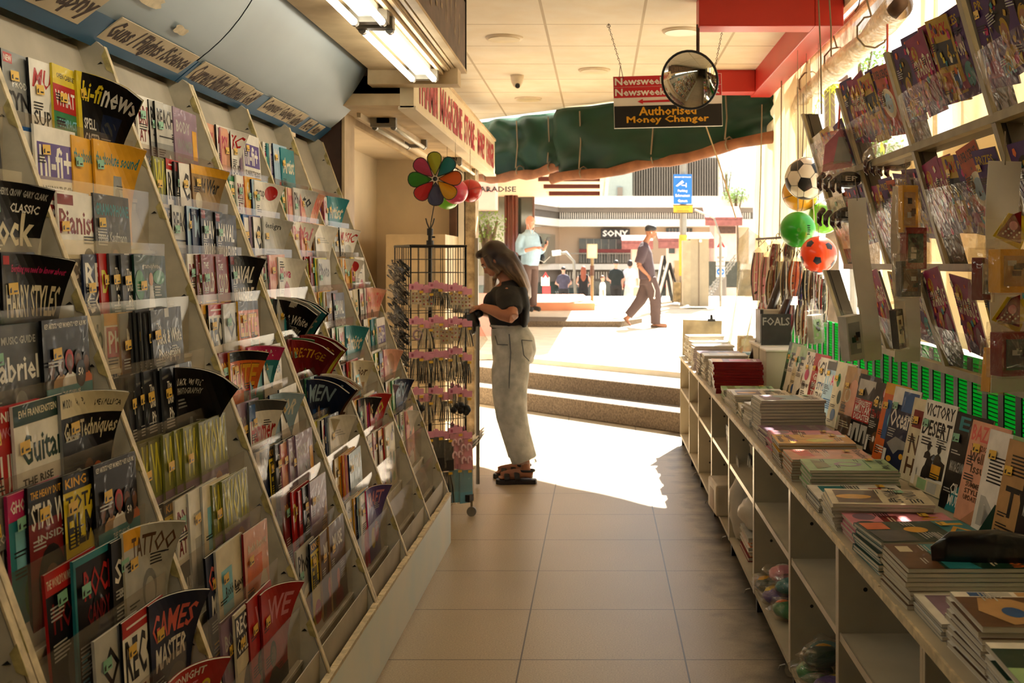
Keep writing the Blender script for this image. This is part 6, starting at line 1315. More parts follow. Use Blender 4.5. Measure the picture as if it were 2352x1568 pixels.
# red roofed kiosks
tilem = mat('red_roof','#a0625a',.8,var=.15); 
for k, (x0, x1, yr, y1, d) in enumerate(((1428,1500,546,560,52),(1512,1640,540,556,46),(1620,1705,478,506,54))):
    e = empty('kiosk', P((x0+x1)/2,640,d), ['small red-roofed stall below the black sign','long red-roofed kiosk behind the metal cabinets','high red-roofed house beside the cream tarpaulin'][k], 'building')
    b = MB(); p0, p1 = P(x0,y1,d), P(x1,y1,d); h = (y1-yr)*d/FPX; b.prism([(p0.x,d,p0.z),(p1.x,d,p1.z),(p1.x,d+1.5,p1.z+h),(p0.x,d+1.5,p0.z+h)], (0,0,.16), tilem); b.box((p0.x,d-.05,p0.z-.25),(p1.x,d+.05,p0.z+.02), tilem); b.build('roof', e)
    b = MB(); b.box((p0.x+.5,d+.6,-.3),(p1.x-.2,d+3,p0.z), mat('kiosk_wall','#f0cdb8',.8,var=.05)); b.build('wall', e)
    f = MB(); 
    if k == 1: bxp(f,1536,550,1550,582,d+.5,.1,winm); f.build('window', e)
    elif k == 2: bxp(f,1650,520,1690,536,d+.5,.1,brownm); f.build('window', e)
# street furniture
e = empty('metal_cabinet', P(1600,705,23.3), 'tall beige metal street cabinet with folded doors', 'cabinet')
cabm = mat('cabinet_beige','#94866e',.5,var=.06)
b = MB(); bxp(b,1586,548,1628,704,23.3,.5,cabm); b.build('body', e); b = MB(); bxp(b,1569,552,1586,700,23.3,.45,mat('cabinet_side','#a39377',.5)); b.build('side_door', e)
b = MB(); bxp(b,1583,544,1630,548,23.2,.7,whiteb); b.build('cap', e); b = MB(); bxp(b,1605,550,1606,702,23.28,.02,brownm); bxp(b,1606,550,1612,556,23.27,.02,whiteb); b.build('door_seam', e)
b = MB(); bxp(b,1549,598,1566,680,24.5,.5,cabm); o = b.build('metal_cabinet'); tag(o, 'small grey metal cabinet behind the yellow-ringed pole', 'cabinet')
b = MB(); bxp(b,1548,648,1564,694,24.0,.4,mat('brick_pier','#8d7a58',.9,var=.3,vs=9)); o = b.build('pier'); tag(o, 'short mossy masonry pier beside the sandwich boards', 'pier')
e = empty('sign_pole', P(1569,690,24.2), 'steel pole with a yellow sleeve carrying the blue camera sign', 'sign post')
b = MB(); p = P(1569,690,24.2); b.tube([(p.x,24.2,.5),(p.x,24.2,5.5)], .075, grey, 14); b.build('pole', e); b = MB(); b.tube([(p.x,24.2,1.2),(p.x,24.2,2.08)], .092, mat('sleeve_yellow','#e0a93c',.6,var=.1), 14); b.build('sleeve', e)
b = MB(); bxp(b,1547,400,1589,468,24.05,.04,mat('sign_blue','#0f66b5',.5,var=.03)); s1 = b.build('blue_sign', e)
b = MB(); bxp(b,1547,471,1591,489,24.05,.04,mat('sign_amber','#dba21f',.5,var=.03)); bxp(b,1546,470,1592,472,24.04,.05,mat('sign_dark','#453a10',.5)); bxp(b,1546,488,1592,490,24.04,.05,mat('sign_dark','#453a10',.5)); s2 = b.build('amber_sign', e)
def facing(px, py, y): q = P(px,py,y); return Matrix(((1,0,0,q.x),(0,0,-1,q.y),(0,1,0,q.z),(0,0,0,1)))
k_ = 21.8/FPX
k_ = 24.0/FPX
for s_, px, py, w0, h0 in (('Parking',1557,442,22,7),('Enforcement',1551.5,452,33,6.5),('Camera',1557,464,22,6.5),('SINGAPORE POLICE',1549,408,38,3)):
    b = MB(); b.M = facing(px,py,24.03); b.text(s_,0,0,w0*k_,h0*k_, whiteb, bold=.03); b.build('lettering', s1)
b = MB(); b.M = facing(1552,424,24.02); kk = k_
b.poly([(0,-3*kk,0),(4*kk,-4*kk,0),(19*kk,5*kk,0),(15*kk,10*kk,0)], whiteb); b.poly([(14*kk,0,0),(24*kk,-1*kk,0),(24*kk,-3*kk,0),(13*kk,-2*kk,0)], whiteb); b.poly([(23*kk,4*kk,0),(25*kk,4*kk,0),(25*kk,-6*kk,0),(23*kk,-6*kk,0)], whiteb); b.build('camera_symbol', s1)
for s_, px, py, w0, h0 in (('You are in CCTV',1552,479,32,4),('camera zone',1554,486,28,4)):
    b = MB(); b.M = facing(px,py,24.03); b.text(s_,0,0,w0*k_,h0*k_, brownm); b.build('lettering', s2)
b = MB(); b.tube([P(1596,482,23),P(1640,500,23),P(1655,545,23)], .02, grey, 8); b.tube([P(1655,545,23),P(1655,690,23)], .03, grey, 8); o = b.build('camera_arm'); tag(o, 'thin curved grey camera arm beside the steel pole', 'pole')
e = empty('road_sign', P(1655,690,24), 'white road sign pole with a red triangle and a blue arrow plate', 'sign')
b = MB(); q = P(1655,690,24); b.tube([(q.x,24,.5),(q.x,24,2.0)], .03, grey, 10); b.build('pole', e)
b = MB(); bxp(b,1643,565,1669,590,23.9,.03,whiteb); bxp(b,1645,612,1665,636,23.9,.03,whiteb); bxp(b,1645,592,1665,610,23.9,.03,whiteb); b.build('plate', e)
b = MB(); kk = 23.8/FPX; b.M = facing(1656,568,23.87); b.poly([(-10*kk,0,0),(10*kk,0,0),(0,18*kk,0)], redl); b.M = facing(1656,570,23.86); b.poly([(-6*kk,0,0),(6*kk,0,0),(0,11*kk,0)], whiteb); b.M = facing(1647,594,23.86); b.text('SLOW',0,0,16*kk,6*kk, redl, bold=.03); b.M = facing(1647,603,23.86); b.text('DOWN',0,0,16*kk,5*kk, redl, bold=.03); b.build('red_marks', e)
b = MB(); b.M = facing(1655,624,23.87); b.poly([(9*kk*math.cos(a*.4),9*kk*math.sin(a*.4),0) for a in range(16)], mat('sign_blue','#0f66b5',.5)); b.M = facing(1655,624,23.86); b.poly([(-6*kk,0,0),(-1*kk,4*kk,0),(-1*kk,1.4*kk,0),(6*kk,1.4*kk,0),(6*kk,-1.4*kk,0),(-1*kk,-1.4*kk,0),(-1*kk,-4*kk,0)], whiteb); b.build('blue_disc', e)
e = empty('road_sign', P(1254,680,30), 'small white road sign with a red triangle behind the standing man', 'sign')
b = MB(); bxp(b,1243,636,1262,656,30,.03,whiteb); bxp(b,1246,657,1264,678,30,.03,mat('sign_bright_red','#c41f28',.4)); b.build('plate', e)
b = MB(); kk = 30/FPX; b.M = facing(1253,638,29.97); b.poly([(-8*kk,0,0),(8*kk,0,0),(0,14*kk,0)], redl); b.M = facing(1253,640,29.96); b.poly([(-4.6*kk,0,0),(4.6*kk,0,0),(0,8*kk,0)], whiteb); b.build('red_triangle', e)
e = empty('notice_post', P(1358,697,24.3), 'thin brass post with a small pale notice on the pavement', 'sign post')
q = P(1360,697,24.3); b = MB(); b.tube([(q.x,24.3,.58),(q.x,24.3,1.6)], .035, mat('brass_post','#9a8560',.35,.7), 12); b.tube([(q.x,24.3,1.2),(q.x,24.3,1.42)], .045, brownm, 12); b.build('post', e); b = MB(); b.tube([(q.x,24.3,.575),(q.x,24.3,.59)], .19, grey, 20); b.build('base', e)
b = MB(); bxp(b,1348,560,1372,593,24.25,.03,mat('notice_frame','#c9bfa0',.6)); bxp(b,1350,562,1370,591,24.24,.01,mat('notice_paper','#dfe2bd',.6)); b.build('notice', e)
for k, (x0, x1, y0, y1, d) in enumerate(((1504,1545,587,690,25.5),(1512,1562,603,686,24.6))):
    a, c = P(x0,y1,d), P(x1,y0,d); e = empty('sandwich_board', ((a.x+c.x)/2,d,.6), ['taller black-framed sandwich board behind the walking man','shorter black-framed sandwich board beside the metal cabinets'][k], 'sandwich board')
    mx = (a.x+c.x)/2
    for s_ in (-1,1):
        b = MB(); w2 = (c.x-a.x)/2
        b.prism([(mx,d-.3,c.z),(mx+s_*.02,d+.3,c.z),(mx+s_*w2,d+.3,a.z),(mx+s_*w2,d-.3,a.z)], (.02*s_,0,0), mat('board_pink','#e5bfae',.6,var=.15,vs=3,col2='#9fc4c0') ); b.build('panel', e)
        b = MB(); b.tube([(mx,d-.32,c.z),(mx+s_*w2,d-.32,a.z-.1)], .02, blackp, 6); b.build('frame', e); b = MB(); b.tube([(mx,d+.32,c.z),(mx+s_*w2,d+.32,a.z-.1)], .02, blackp, 6); b.build('frame', e)
b = MB(); q = P(1463,678,38); b.tube([(q.x,38,-.3),(q.x,38,.62),(q.x,38,.70)], [.12,.12,.06], sony, 14); o = b.build('bollard', smooth=True); tag(o, 'short beige rounded bollard behind the walking man', 'bollard')
b = MB(); b.tube([P(1640,500,26)]*1+[P(1600,480,26)], .02, grey, 6)
b = MB(); pts = [P(1275,583,40),P(1300,580,40),P(1318,600,40),P(1322,680,40)]; b.tube(pts, .05, grey, 8); b.tube([P(1268,582,40),P(1288,580,40)], .09, whiteb, 8); o = b.build('street_lamp', smooth=True); tag(o, 'white street lamp with a curved arm in front of the shopping block', 'street lamp')
# stair flight with rail at the right
e = empty('street_stairs', P(1640,680,34), 'grey outdoor stair with thin railings beside the road sign', 'stairs')
b = MB(); 
for i in range(10): q = P(1628+4*i,688-6*i,34); b.box((q.x,34,-.3),(q.x+.06,35.5,q.z), greyb)
b.build('flight', e); b = MB()
for j in range(3): b.tube([P(1628,680-8*j,33.9),P(1690,600-8*j,33.9)], .02, grey, 6)
for i in range(8): b.tube([P(1630+8*i,680-10*i,33.9),P(1630+8*i,656-10*i,33.9)], .015, grey, 6)
b.build('railing', e)
b = MB(); bxp(b,1628,600,1700,660,38,3,mat('dark_underpass','#4a4a40',.8)); o = b.build('underpass_wall'); tag(o, 'dark wall under the stair beside the road sign', 'wall')
# white advertising board and greenery on the right
e = empty('billboard', P(1920,145,15), 'white billboard with a small brown printed line, seen past the tarpaulins', 'billboard')
b = MB(); bxp(b,1838,60,1970,189,15,.1,mat('billboard_white','#fdf3dc',.8,var=.02)); b.build('board', e)
b = MB(); bxp(b,1916,172,1948,187,14.95,.04,brownm); bxp(b,1918,160,1925,174,14.95,.04,brownm); b.build('printed_line', e)
b = MB(); q = P(1850,189,15.05); b.tube([(q.x,15.05,0),(q.x,15.05,q.z+.3)], .05, grey, 8); q = P(1960,189,15.05); b.tube([(q.x,15.05,0),(q.x,15.05,q.z+.3)], .05, grey, 8); b.build('post', e)
leafm = mat('leaf_green','#5f7d2e',.6,var=.25,vs=3,transl=.4,col2='#86a03a'); barkm = mat('bark','#6d5a44',.9,var=.2)
rl = random.Random(3)
def tree(px, py, d, rpx, lab, n=900, z0=-.3, sq=1.0, m=leafm):
    c = P(px,py,d); rr_ = rpx*d/FPX; e = empty('tree', (c.x,d,z0), lab, 'tree')
    b = MB()
    for i in range(n):
        v = Vector((rl.gauss(0,1),rl.gauss(0,1),rl.gauss(0,1))).normalized()*rr_*(rl.random()**.4)*(1+.25*mnoise.noise(Vector((i*.37,0,0))))
        v.z *= sq; p = c+v; s_ = rr_*.06*(.6+rl.random()); a = Vector((rl.gauss(0,1),rl.gauss(0,1),rl.gauss(0,1))).normalized(); u = a.orthogonal().normalized()
        b.poly([p-a*s_,p+u*s_*.5,p+a*s_,p-u*s_*.5], m)
    b.build('crown', e); b = MB(); b.tube([(c.x,d,z0),(c.x+.05,d,c.z*.5),(c.x,d,c.z)], [.16,.12,.07], barkm, 8)
    for i in range(4): a = i*1.6; b.tube([(c.x,d,c.z*.7),(c.x+rr_*.5*math.cos(a),d+rr_*.5*math.sin(a),c.z+rr_*.3)], [.06,.02], barkm, 6)
    b.build('trunk', e)
tree(1668,400,62,22,'slim green tree beyond the car park block',500,sq=2.4)
tree(1690,448,58,34,'clipped green hedge-like tree above the red roof',700,sq=.6)
tree(1965,140,24,75,'leafy tree behind the white billboard, seen past the tarpaulins',1100)
tree(2000,330,20,80,'dense tree low behind the hanging rack',900)
tree(1120,520,21,45,'tree reflected beside the ribbed column',500)
e = empty('palm', P(1900,330,18), 'sunlit yellow-green palm below the white billboard', 'palm')
pc_ = P(1905,195,18); palmm = mat('palm_leaf','#a8b03a',.5,var=.2,vs=3,transl=.5,col2='#cdbb45')
b = MB(); b.tube([(pc_.x,18,-.1),(pc_.x+.05,18,2),(pc_.x,18,pc_.z)], [.14,.11,.08], barkm, 10); b.build('trunk', e)
for k in range(16):
    a = k*math.pi*2/16+.2; d = Vector((math.cos(a),math.sin(a),0)); up = rl.uniform(.2,1.0); Lg = rl.uniform(.65,.95); b = MB(); prev = None
    for i in range(11):
        f = i/10; p = pc_+d*Lg*f+Vector((0,0,up*f*.5-1.15*f*f*.8*(1.3-up*.4)))
        if prev is not None:
            b.tube([prev,p], .008, palmm, 4)
            sd = Vector((-d.y,d.x,0))
            for s_ in (-1,1):
                tip = p+sd*s_*.16*(1-f*.5)+Vector((0,0,-.16)); b.poly([p, (p+tip)/2+d*.02, tip, (p+tip)/2-d*.02], palmm)
        prev = p
    b.build('frond', e)
# ------------------------------------------------------------------ people
def remeshed(mb, name, parent, vox, smooth=2, paint=None, shade=True):
    o = bpy.data.objects.new('build', mb.mesh('build')); sc.collection.objects.link(o)
    mod(o, 'REMESH', mode='VOXEL', voxel_size=vox, use_smooth_shade=True); mod(o, 'SMOOTH', factor=.5, iterations=smooth)
    bpy.context.view_layer.update(); dg = bpy.context.evaluated_depsgraph_get()
    me = bpy.data.meshes.new_from_object(o.evaluated_get(dg)); me.name = name
    bpy.data.objects.remove(o)
    me.materials.clear()
    for m_ in mb.mats: me.materials.append(m_)
    mi = [0]*len(me.polygons)
    if paint:
        for pm_, fn in paint:
            if pm_ not in list(me.materials): me.materials.append(pm_)
            k = list(me.materials).index(pm_)
            for p in me.polygons:
                if fn(p.center): mi[p.index] = k
    me.polygons.foreach_set('material_index', mi); me.polygons.foreach_set('use_smooth', [True]*len(me.polygons)); me.update()
    r_ = bpy.data.objects.new(name, me); sc.collection.objects.link(r_); r_.parent = parent; return r_
def head_parts(b, HM, sk, s=1.0, face=True):
    R3 = HM.to_3x3().normalized()
    def E(c, r): b.ball(HM @ Vector([x*s for x in c]), [x*s for x in r], sk, 18, 12, rot=R3)
    E((0,0,.015),(.096,.076,.100)); E((.035,0,-.045),(.060,.056,.062)); E((.058,0,-.085),(.026,.024,.020))
    if face:
        E((.097,0,-.022),(.017,.011,.014)); b.tube([HM @ Vector((.088*s,0,.02*s)), HM @ Vector((.106*s,0,-.022*s))], [.007*s,.012*s], sk, 8)
        E((.088,0,.030),(.014,.045,.010)); E((.090,0,-.052),(.012,.022,.006)); E((.088,0,-.064),(.012,.018,.006))
    for q in (-1,1): E((-.002,q*.077,-.008),(.018,.009,.030))
def hand(b, wr, d, pn, sk, curl=.5, s=1.0, side=1):
    """d: pointing direction, pn: back-of-hand normal"""
    d = Vector(d).normalized(); pn = (Vector(pn)-d*Vector(pn).dot(d)).normalized(); lt = d.cross(pn)*side
    wr = Vector(wr); b.tube([wr-d*.01*s, wr+d*.03*s, wr+d*.065*s, wr+d*.085*s], [(.022*s,.016*s),(.034*s,.016*s),(.040*s,.015*s),(.036*s,.012*s)], sk, 12, up=pn)
    for i, (o, L) in enumerate(((-.028,.062),(-.010,.072),(.010,.068),(.027,.052))):
        p = wr+d*(.078*s)+lt*(o*s); a = 0; pts = [p]
        for k, f in enumerate((.45,.32,.23)):
            a += curl*(.9 if k else .6)*(1+.12*i); q = d*math.cos(a)-pn*math.sin(a)+lt*o*1.2*(1 if curl < .6 else 0); pts.append(pts[-1]+q.normalized()*L*f*s)
        b.tube(pts, [.0095*s,.009*s,.008*s,.0065*s], sk, 8)
    p = wr+d*.02*s-lt*.030*s; q1 = (d*.7-lt*.6-pn*.4*curl).normalized(); q2 = (d*.9-lt*.2-pn*.7*curl).normalized()
    b.tube([p, p+q1*.036*s, p+q1*.036*s+q2*.03*s], [.013*s,.011*s,.008*s], sk, 8)
def limb(b, pts, rad, m, n=14): b.tube(pts, rad, m, n)
def eyes(HM, par, s=1.0, dark=None):
    b = MB()
    for q in (-1,1): b.ball(HM @ Vector((.083*s,q*.031*s,.008*s)), [.010*s,.013*s,.007*s], mat('eye_white','#d8cfc4',.3), 10, 7); b.ball(HM @ Vector((.0915*s,q*.031*s,.008*s)), .005*s, mat('eye_dark','#1d120c',.3), 8, 6)
    b.build('eyes', par, True, local=True)
    b = MB()
    for q in (-1,1): b.tube([HM @ Vector((.094*s,q*.014*s,.028*s)), HM @ Vector((.092*s,q*.032*s,.034*s)), HM @ Vector((.080*s,q*.050*s,.028*s))], .0035*s, dark or mat('brow','#2a1a12',.8), 6)
    b.build('eyebrows', par, True, local=True)
skin1 = mat('skin_tan', '#a86e50', .5, var=.08, vs=8); skin2 = mat('skin_brown', '#8a5638', .5, var=.08, vs=8); skin3 = mat('skin_pink', '#d9987e', .5, var=.08, vs=8); lipm = mat('lips', '#8c4038', .45); nailm = mat('nails', '#c99a8c', .3)
# --- woman
e = empty('person', (-.576,7.56,0), 'person in black cropped top and pale wide jeans, looking down at the rotating stand', 'person', rot=(0,0,math.pi))
HM = T(.128,0,1.487) @ Matrix.Rotation(math.radians(40), 4, 'Y')
b = MB(); sk = skin1
head_parts(b, HM, sk, .98)
limb(b, [(.035,0,1.29),(.055,0,1.36),(.10,0,1.44)], [(.055,.06),(.05,.052),(.05,.05)], sk)
TR = [(.84,.0,.11,.155),(.93,.01,.135,.17),(1.0,.03,.12,.15),(1.06,.04,.105,.128),(1.13,.05,.11,.13),(1.2,.055,.115,.15),(1.26,.05,.105,.165),(1.305,.045,.08,.15),(1.335,.04,.05,.08)]
b.tube([(x,0,z) for z, x, *_ in TR], [(d,w_) for _, _, d, w_ in TR], sk, 22, up=(0,1,0))
for q in (-1,1): b.ball((.135,q*.07,1.205), (.055,.062,.062), sk, 14, 10)
limb(b, [(.035,.165,1.275),(.01,.235,1.20),(-.012,.30,1.115)], [.050,.045,.038], sk); limb(b, [(-.012,.30,1.115),(.06,.265,1.135),(.13,.215,1.16),(.205,.15,1.178)], [.040,.042,.034,.024], sk)
hand(b, (.205,.15,1.178), (.9,-.35,-.12), (-.2,.2,1), sk, .75, .95, 1)
limb(b, [(.035,-.165,1.275),(.03,-.23,1.19),(.03,-.27,1.08)], [.050,.045,.038], sk); limb(b, [(.03,-.27,1.08),(.12,-.2,1.10),(.22,-.08,1.13)], [.040,.036,.024], sk)
hand(b, (.22,-.08,1.13), (.85,.4,.1), (-.2,0,1), sk, .8, .95, -1)
for (hx, hy, kx, ax, ay) in ((.0,.085,.02,-.082,.10),(.02,-.085,.05,-.045,-.10)):
    limb(b, [(hx,hy,.88),(hx+.01,hy,.70),(kx,hy,.50),(kx-.03,hy,.36),(ax,ay,.13),(ax,ay,.075)], [.085,.075,.055,.052,.032,.034], sk)
    b.tube([(ax-.045,ay,.055),(ax,ay,.075),(ax+.07,ay,.065),(ax+.13,ay,.048),(ax+.165,ay,.043)], [(.022,.024),(.033,.032),(.024,.036),(.014,.042),(.010,.036)], sk, 14, up=(0,0,1))
    for i in range(5): b.tube([(ax+.145,ay-.032+.016*i,.045),(ax+.185-.006*abs(i-(1 if ay > 0 else 3)),ay-.034+.017*i,.040)], [.009,.0075], sk, 8)
HMi = HM.inverted()
def near(c, r): return lambda p: (HMi @ p-Vector(c)).length < r
remeshed(b, 'body', e, .0065, 2, [(lipm, near((.094,0,-.057), .021)), (nailm, lambda p: p.z < .05 and p.x > .12 and p.z > .043)])
eyes(HM, e, .98)
blk = mat('black_jersey', '#100f10', .8, var=.1, vs=30, bump=.1)
b = MB()
TT = [(1.045,.025,.130,.155),(1.10,.035,.138,.158),(1.18,.045,.145,.168),(1.24,.045,.135,.185),(1.29,.035,.11,.185),(1.325,.035,.075,.13),(1.35,.04,.055,.075)]
b.tube([(x,0,z) for z, x, *_ in TT], [(d,w_) for _, _, d, w_ in TT], blk, 24, up=(0,1,0))
for q in (-1,1): b.ball((.14,q*.07,1.205), (.066,.072,.075), blk, 14, 10)
b.tube([(.03,.13,1.27),(.02,.20,1.215),(.0,.262,1.15)], [(.085,.075),(.088,.07),(.075,.055)], blk, 16); b.tube([(.03,-.13,1.27),(.03,-.20,1.215),(.035,-.255,1.12)], [(.08,.07),(.085,.065),(.068,.05)], blk, 16)
b.tube([(-.06,.1,1.30),(-.085,.12,1.18),(-.075,.1,1.05)], [(.03,.07),(.03,.09),(.02,.08)], blk, 12)
o = remeshed(b, 'top', e, .009, 3)
jean = mat('pale_denim', '#c6c4ba', .9, var=.14, vs=14, bump=.25, bs=220, col2='#a3a39a'); seamm = mat('denim_seam', '#5f6468', .9)
b = MB()
JR = [(.80,.01,.135,.17),(.88,.005,.150,.185),(.94,.01,.145,.18),(1.0,.03,.128,.16),(1.048,.038,.118,.145)]
b.tube([(x,0,z) for z, x, *_ in JR], [(d,w_) for _, _, d, w_ in JR], jean, 26, up=(0,1,0)); b.ball((-.045,.07,.88), (.09,.09,.10), jean, 14, 10); b.ball((-.045,-.07,.88), (.09,.09,.10), jean, 14, 10)
b.tube([(.01,.085,.90),(.02,.09,.75),(.025,.095,.60),(.01,.1,.45),(-.02,.1,.32),(-.072,.10,.155)], [(.112,.095),(.126,.10),(.118,.098),(.105,.094),(.096,.092),(.088,.09)], jean, 20, up=(0,1,0))
b.tube([(.02,-.085,.90),(.035,-.09,.75),(.045,-.095,.60),(.035,-.1,.45),(.01,-.1,.32),(-.03,-.10,.155)], [(.105,.095),(.12,.10),(.11,.095),(.10,.09),(.09,.088),(.08,.086)], jean, 20, up=(0,1,0))
for v in b.v: v += Vector((mnoise.noise(v*9),mnoise.noise(v*9+Vector((7,0,0))),0))*.006
o = remeshed(b, 'jeans', e, .009, 2)
b = MB(); b.tube([(.022,.172,1.0),(.01,.192,.88),(.018,.193,.75),(.022,.188,.6),(.008,.188,.45),(-.022,.184,.32),(-.072,.182,.165)], .0035, seamm, 6)
b.tube([(.12,.115,.985),(.10,.16,.93),(.03,.186,.93)], .003, seamm, 6); b.tube([(-.06,.165,.96),(-.10,.14,.955),(-.125,.10,.95)], .003, seamm, 6); b.tube([(-.06,.168,.96),(-.075,.175,.86),(-.11,.155,.82)], .003, seamm, 6)
b.build('seams', o, True, local=True)
b = MB(); b.tube([(.04+.119*math.cos(i*.3142), .147*math.sin(i*.3142), 1.046) for i in range(21)], (.006,.019) if False else .010, jean, 8, cap=False); b.build('waistband', o, True, local=True)
b = MB()
for i in range(60):
    a = i*.105; b.tube([(-.072+.078*math.cos(a),.10+.084*math.sin(a),.16),(-.072+.082*math.cos(a),.10+.088*math.sin(a),.148-.008*rl.random())], .0014, jean, 4)
b.build('frayed_hem', o, local=True)
sand = mat('sandal_black', '#17130f', .5)
for (ax, ay) in ((-.082,.10),(-.045,-.10)):
    s_ = empty('sandal', (ax,ay,0)); s_.parent = e
    b = MB(); out = [(-.075,0),(-.07,.03),(-.02,.036),(.05,.036),(.12,.048),(.17,.046),(.198,.02),(.198,-.02),(.17,-.046),(.12,-.048),(.05,-.036),(-.02,-.036),(-.07,-.03)]
    b.prism([(x,y,0) for x, y in out], (0,0,.032), sand); o = b.build('sole', s_, local=True); bev(o, .006)
    b = MB()
    for (x0, h, w_) in ((.05,.072,.044),(.115,.052,.052)):
        b.tube([(x0+.01*math.sin(q),w_*math.cos(q),.03+h*math.sin(q)*.75) for q in [i*math.pi/10 for i in range(11)]], [(.004,.018)]*11, sand, 8, up=(1,0,0))
    b.tube([(-.052+.0*q,.0,.03) if False else (-.01+.052*math.cos(q),.036*math.sin(q),.088) for q in [i*math.pi/8 for i in range(17)]], [(.003,.008)]*17, sand, 8, cap=False, up=(0,0,1)); b.build('straps', s_, True, local=True)
hairm = mat('ombre_hair', '#2a1a12', .45, var=.2, vs=40)
N = hairm.node_tree.nodes; L = hairm.node_tree.links; bb = N['Principled BSDF']; tcx = N.new('ShaderNodeTexCoord'); sp_ = N.new('ShaderNodeSeparateXYZ'); L.new(tcx.outputs['Object'], sp_.inputs[0])
mrr = N.new('ShaderNodeMapRange'); mrr.inputs[1].default_value = 1.48; mrr.inputs[2].default_value = 1.26; L.new(sp_.outputs['Z'], mrr.inputs[0])
wv = N.new('ShaderNodeTexWave'); wv.bands_direction = 'Y'; wv.inputs['Scale'].default_value = 18; wv.inputs['Distortion'].default_value = 5; wv.inputs['Detail'].default_value = 3; L.new(tcx.outputs['Object'], wv.inputs[0])
ml = N.new('ShaderNodeMath'); ml.operation = 'MULTIPLY'; L.new(mrr.outputs[0], ml.inputs[0]); mr2 = N.new('ShaderNodeMapRange'); mr2.inputs[3].default_value = .35; L.new(wv.outputs['Fac'], mr2.inputs[0]); L.new(mr2.outputs[0], ml.inputs[1])
mxh = N.new('ShaderNodeMix'); mxh.data_type = 'RGBA'; mxh.inputs[6].default_value = (*hexc('#24150e'),1); mxh.inputs[7].default_value = (*hexc('#b08c62'),1); L.new(ml.outputs[0], mxh.inputs[0]); L.new(mxh.outputs[2], bb.inputs['Base Color'])
b = MB(); R3 = HM.to_3x3()
b.ball(HM @ Vector((-.022,0,.03)), (.098,.088,.100), hairm, 20, 14, rot=R3); b.ball(HM @ Vector((-.03,0,-.02)), (.085,.090,.10), hairm, 20, 14, rot=R3)
b.ball(HM @ Vector((.055,0,.095)), (.035,.05,.03), hairm, 14, 9, rot=R3)
HP = [(.10,1.50,.085,.09),(.05,1.475,.085,.105),(.0,1.42,.068,.115),(-.045,1.36,.05,.115),(-.08,1.29,.034,.10),(-.098,1.23,.016,.06)]
b.tube([(x,0,z) for x, z, *_ in HP], [(d,w_) for _, _, d, w_ in HP], hairm, 22, up=(0,1,0))
for i in range(14):
    y0 = -.1+.2*i/13; b.tube([(.06,y0*.6,1.52),(.0,y0,1.45),(-.05,y0*1.1,1.36),(-.088,y0*1.0,1.28),(-.105+.02*rl.random(),y0*.9,1.20+.04*rl.random())], [.03,.022,.018,.014,.003], hairm, 8)
for q in (-1,1): b.tube([HM @ Vector((.03,q*.078,.06)), HM @ Vector((.045,q*.085,-.01)), HM @ Vector((.03,q*.078,-.08)), (.135,q*.06,1.36),(.14,q*.055,1.30)], [.02,.024,.02,.014,.004], hairm, 8)
remeshed(b, 'hair', e, .0075, 2)
e2 = empty('hair_goods_held', (-.85,7.45,1.08), 'bundle of black goods in film held in the hands of the woman', 'packet')
b = MB(); b.ball((0,0,0), (.055,.06,.085), blackp, 14, 10); b.ball((.04,0,.05), (.04,.04,.03), blackp, 12, 8); b.ball((-.05,0,.0), (.06,.04,.03), blackp, 10, 7)
for v in b.v: v += v.normalized()*mnoise.noise(v*20)*.02
b.build('contents', e2, True, local=True)
b = MB(); b.tube([(.02,-.02,-.04),(.06,-.03,-.12),(.03,-.02,-.19)], [(.02,.04),(.03,.05),(.005,.02)], wrapm, 9); b.build('film_bag', e2, local=True)
# --- walking man
e = empty('person', (.885,18.85,.393), 'person walking in dark grey-brown tee, loose trousers and flip-flops, hand in pocket', 'person')
tee = mat('tee_plum', '#46363a', .9, var=.08); trs = mat('trousers_brown', '#4c3a36', .9, var=.08); sk = skin2
HM = T(-.03,0,1.60) @ Matrix.Rotation(math.radians(6), 4, 'Y')
b = MB(); head_parts(b, HM, sk, .98)
limb(b, [(-.13,0,1.40),(-.10,0,1.46),(-.055,0,1.54)], [.06,.05,.048], sk)
TR = [(.80,-.09,.10,.15),(.92,-.10,.11,.145),(1.05,-.12,.10,.14),(1.2,-.135,.11,.16),(1.3,-.14,.105,.18),(1.37,-.14,.07,.15),(1.41,-.13,.05,.08)]
b.tube([(x,0,z) for z, x, *_ in TR], [(d,w_) for _, _, d, w_ in TR], sk, 20, up=(0,1,0))
for q in (-1,1):
    limb(b, [(-.15,q*.17,1.33),(-.19,q*.2,1.20),(-.235,q*.215,1.04)], [.05,.045,.037], sk); limb(b, [(-.235,q*.215,1.04),(-.17,q*.22,.96),(-.095,q*.19,.885)], [.038,.034,.024], sk); hand(b, (-.095,q*.19,.885), (.5,-.1*q,-.7), (.6,q*.6,.4), sk, .7, 1.0, -q)
limb(b, [(-.07,-.08,.82),(.0,-.085,.62),(.045,-.09,.43),(.04,-.09,.25),(.045,-.09,.06)], [.085,.075,.055,.05,.034], sk)
limb(b, [(-.08,.08,.82),(-.12,.085,.62),(-.19,.09,.43),(-.32,.09,.27),(-.44,.09,.13)], [.085,.075,.055,.05,.034], sk)
b.tube([(.0,-.09,.045),(.04,-.09,.06),(.12,-.09,.045),(.20,-.09,.032),(.23,-.09,.028)], [(.022,.024),(.032,.032),(.024,.036),(.013,.042),(.010,.036)], sk, 12, up=(0,0,1))
b.tube([(-.47,.09,.17),(-.44,.09,.12),(-.40,.09,.06),(-.365,.09,.03)], [(.022,.024),(.032,.03),(.022,.038),(.012,.038)], sk, 12, up=(0,1,0))
remeshed(b, 'body', e, .010, 2); eyes(HM, e, .98)
